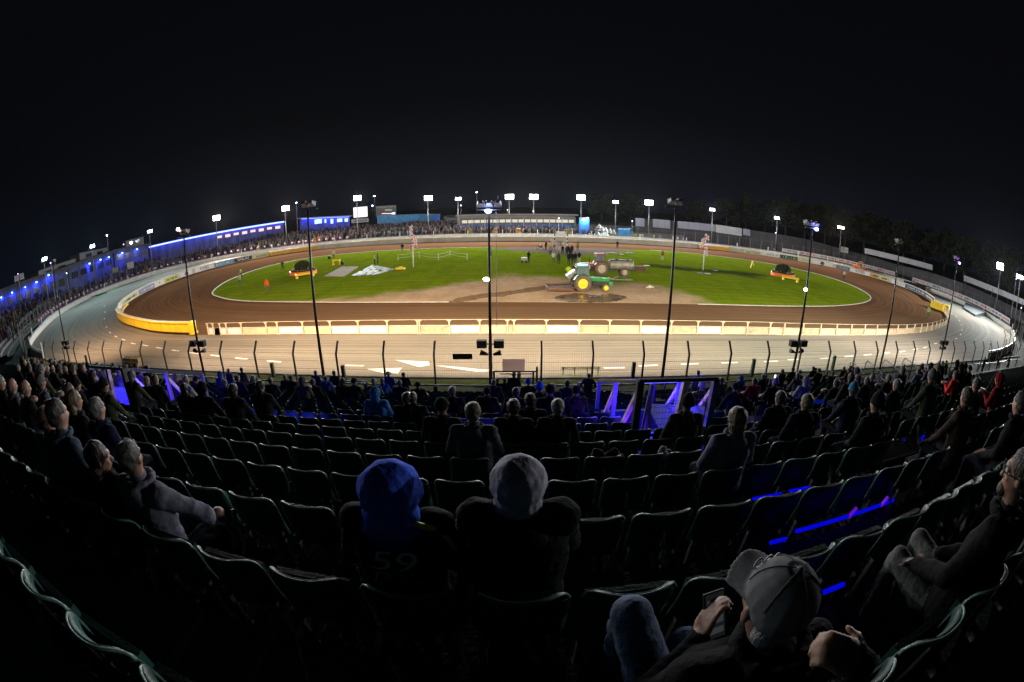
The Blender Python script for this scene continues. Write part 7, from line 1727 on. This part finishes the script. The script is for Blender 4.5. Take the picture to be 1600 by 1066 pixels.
# couple on the left
J = seated(.04, .0, -1.15, 'folded'); J['head'] = (.02, .22, 1.25); J['face'] = (.62, .78, -.10)
t, b, h = hero('woman with long brown hair in black coat turning to the man in the grey hoodie', ((155, 716), 1), 0, J, (.012, .012, .014), 'long', (.035, .022, .015), bulk=.95); eyes(t, J)
J = seated(.05, .06, .2, 'knees'); J['head'] = (.0, .25, 1.29); J['face'] = (-.25, 1, -.1); J['elR'] = (.36, .42, .84); J['wrR'] = (.17, .60, .62); J['knR'] = (.22, .66, .60)
t, b, h = hero('man with close cropped hair in a grey hoodie and dark shorts on the left', ((205, 716), 1), 0, J, (.14, .135, .18), 'short', (.045, .038, .032), bulk=1.16, wr=.014)
o = collar(t, J, (.15, .145, .19), 1.15, .005)
MB().ball((.22, .655, .625), .060, 12).build('bare_knee', skin, t, smooth=True)
# quilted jacket at the left edge gets its ribs
# man in the cap, nearest of all, looking at his phone
J = seated(.03, .02, .5, 'phone'); J['head'] = (-.01, .25, 1.22); J['face'] = (.02, 1, -.20); J['neck'] = (.03, .19, 1.09)
rx, tn = ratio(1208, 944); Yh = rowy(0)+.25*SH; CAPM = Vector((rx*Yh+.01*SH, rowy(0), CAMZ-tn*Yh-1.22*SH))
def LP(px, py, rng): return tuple((Vector(AT(px, py, rng))-CAPM)/SH)
J.update(wrR=LP(1345, 1042, .66), elR=(.36, .16, .88), hdR=(-.62, .45, .35), huR=(.1, -.5, .9), curlR=1.0, wrL=LP(1090, 1000, .78), elL=(-.30, .22, .84), hdL=(.35, .5, .9), huL=(-.4, .3, .6), curlL=.8,
         knL=LP(985, 962, .80), hiL=(-.10, .18, .5), knR=(.06, .62, .50), shL=(-.19, .19, 1.02), shR=(.20, .19, 1.02))
J['anL'] = tuple(Vector(J['knL'])+Vector((.04, .10, -.45)))
t, b, h = hero('man in grey peaked cap and black coat nearest the camera, looking at his phone', tuple(CAPM), 0, J, (.014, .014, .016), None, None, .008, 1.05, jeans, .008)
CAPC = (.15, .15, .16)
h = wear('cap', t, J, CAPC, .0055); h.rotation_euler = (.02, .05, .10); h.scale = (1.02, 1.05, 1.04)
bd = MB()
for k in range(3): bd.tube([(-.036+.024*k+.010*math.cos(a_)*1.1, .083+.001*math.sin(a_), .075+.016*math.sin(a_+k)) for a_ in [i*.7 for i in range(9)]], .0028, 6)
bd.build('cap_badge', mat('cap_thread', (.45, .45, .48), .6), h, smooth=True)
for k in range(6):     # seams of the crown
    a_ = PI*k/3+.3; MB().tube([(math.cos(a_)*.0905*math.sin(q), -.012+math.sin(a_)*.1055*math.sin(q), .046+.0868*math.cos(q)) for q in [.1+.2*i for i in range(8)]], .0016, 5).build('seam', hat_cloth, h, smooth=True).color = (.09, .09, .10, 1)
p = Vector(AT(1116, 962, .86))
t2 = thing('phone', 'phone with a dim lit screen held by the man in the peaked cap', 'phone', p, .0); t2.rotation_euler = (R(-42), R(6), R(12))
MB().box((-.038, -.005, -.078), (.038, .005, .078)).build('phone_case', black_p, t2, bevel=.004)
MB().box((-.034, -.0065, -.072), (.034, -.0055, .072)).build('screen', emis('phone_dark', (.10, .12, .13), .06), t2)
for i, (a, c_) in enumerate(((.045, .015), (.02, .010), (-.01, .018), (-.045, .014))): MB().box((-.028, -.0072, a-c_/2-.006), (.028, -.0066, a+c_/2)).build('screen_row', emis('phone_row', (.5, .55, .6), .06), t2)
collar(t, J, (.014, .014, .016), 1.2, -.01); eyes(t, J)
MB().ball((J['head'][0], J['head'][1]-.055, J['head'][2]-.050), .060, 12, sc_=(1.1, .75, .75)).build('hair', hairm, t, smooth=True).color = (.24, .24, .25, 1)
# man at the right edge in profile, glasses and beard
J = seated(-.06, .05, 1.0, 'lap'); J['head'] = (-.02, .20, 1.30); J['face'] = (-.40, .92, -.08); J.update(knL=(-.20, .60, .62), knR=(.10, .66, .60), elL=(-.30, .22, .84), wrL=(-.22, .46, .70))
t, b, h = hero('bearded man in glasses and black coat seated at the right edge', ((1592, 742), 0), 0, J, (.012, .012, .014), 'short', (.03, .025, .02), .010, 1.12, mat('grey_cords', (.10, .10, .10), .9, 0, .35, 8, .5, 30, spec=.1))
glasses(t, J); eyes(t, J); collar(t, J, (.012, .012, .014), 1.15, -.01)
f = Vector(J['face']).normalized(); MB().ball(Vector(J['head'])+f*.062-Vector((0, 0, .085)), .040, 12, sc_=(1, .9, .9)).build('beard', hairm, t, smooth=True).color = (.05, .035, .025, 1)
# lettering on the team jackets
for t in TEAM:
    b = [c for c in t.children if c.name.startswith('body')][0]
    backtext(t, b, 'IPSWICH WITCHES', .052, 0, .0, .96, (.06, .14, .34))
# phone glowing in the hands of a spectator left of centre
d = vdir(389, 646); k_ = 7.0/d.y; p = (d.x*k_, 7.0, CAMZ+d.z*k_)
t = thing('phone', 'glowing pale blue phone screen held by a spectator left of the centre', 'phone', p, .3); t.rotation_euler = (R(-25), 0, .2)
MB().box((-.04, -.005, -.075), (.04, .005, .075)).build('phone_case', black_p, t, bevel=.005); MB().box((-.036, -.0065, -.07), (.036, -.0055, .07)).build('screen', emis('phone_lit', (.35, .75, 1), 1.3), t)
d = vdir(1211, 588.5); k_ = 14/d.y; t = thing('phone', 'tiny bright phone light among the heads right of the stair enclosure', 'phone', (d.x*k_, 14, CAMZ+d.z*k_), 0)
MB().box((-.04, -.005, -.075), (.04, .005, .075)).build('phone_case', black_p, t); MB().box((-.036, -.0065, -.07), (.036, -.0055, .07)).build('screen', emis('phone_lit2', (.6, .8, 1), 6), t)
# coats and bags left on seats
for px, py, lab, c_, W_ in ((948, 713, 'dark crumpled coat lying over a seat back right of the white haired man', (.05, .04, .035), .34), (1040, 706, 'grey patterned bag hanging beside the man in the olive jacket', (.25, .25, .28), .20), (640, 760, 'dark bundle between the blue hood and the empty seats', (.02, .02, .02), .2)):
    rx, tn = ratio(px, py); Y = (.95+.03)/(tn-.4); x = rx*Y; z = CAMZ-tn*Y; mb = MB()
    for i in range(5): mb.ball((rr.uniform(-W_*.4, W_*.4), rr.uniform(-.03, .05), rr.uniform(-.05, .03)), W_*rr.uniform(.16, .26), 10)
    me = melt(mb, .012, 2, noise_amp=.015, nscale=12, seed=px); me.materials.append(cloth); me.name = 'coat'
    o = bpy.data.objects.new('folded_coat' if 'coat' in lab else ('bag' if 'bag' in lab else 'bundle'), me); C.objects.link(o); o.location = (x, Y, z); o.color = (*c_, 1); tag(o, lab, 'coat' if 'coat' in lab else 'bag')
# ---------------------------------------------------------------- night air lit by the floodlights
hz = bpy.data.materials.new('night_haze'); hz.use_nodes = True; n = hz.node_tree; n.nodes.remove(n.nodes['Principled BSDF'])
v = n.nodes.new('ShaderNodeVolumePrincipled'); v.inputs['Color'].default_value = (.9, .93, 1, 1); v.inputs['Density'].default_value = .00002
try: v.inputs['Anisotropy'].default_value = .6
except Exception: pass
n.links.new(v.outputs[0], n.nodes['Material Output'].inputs['Volume'])
o = MB().box((-710, -310, -1.5), (710, 910, 27)).build('haze', hz); o['kind'] = 'stuff'
bpy.data.scenes.remove(WS)
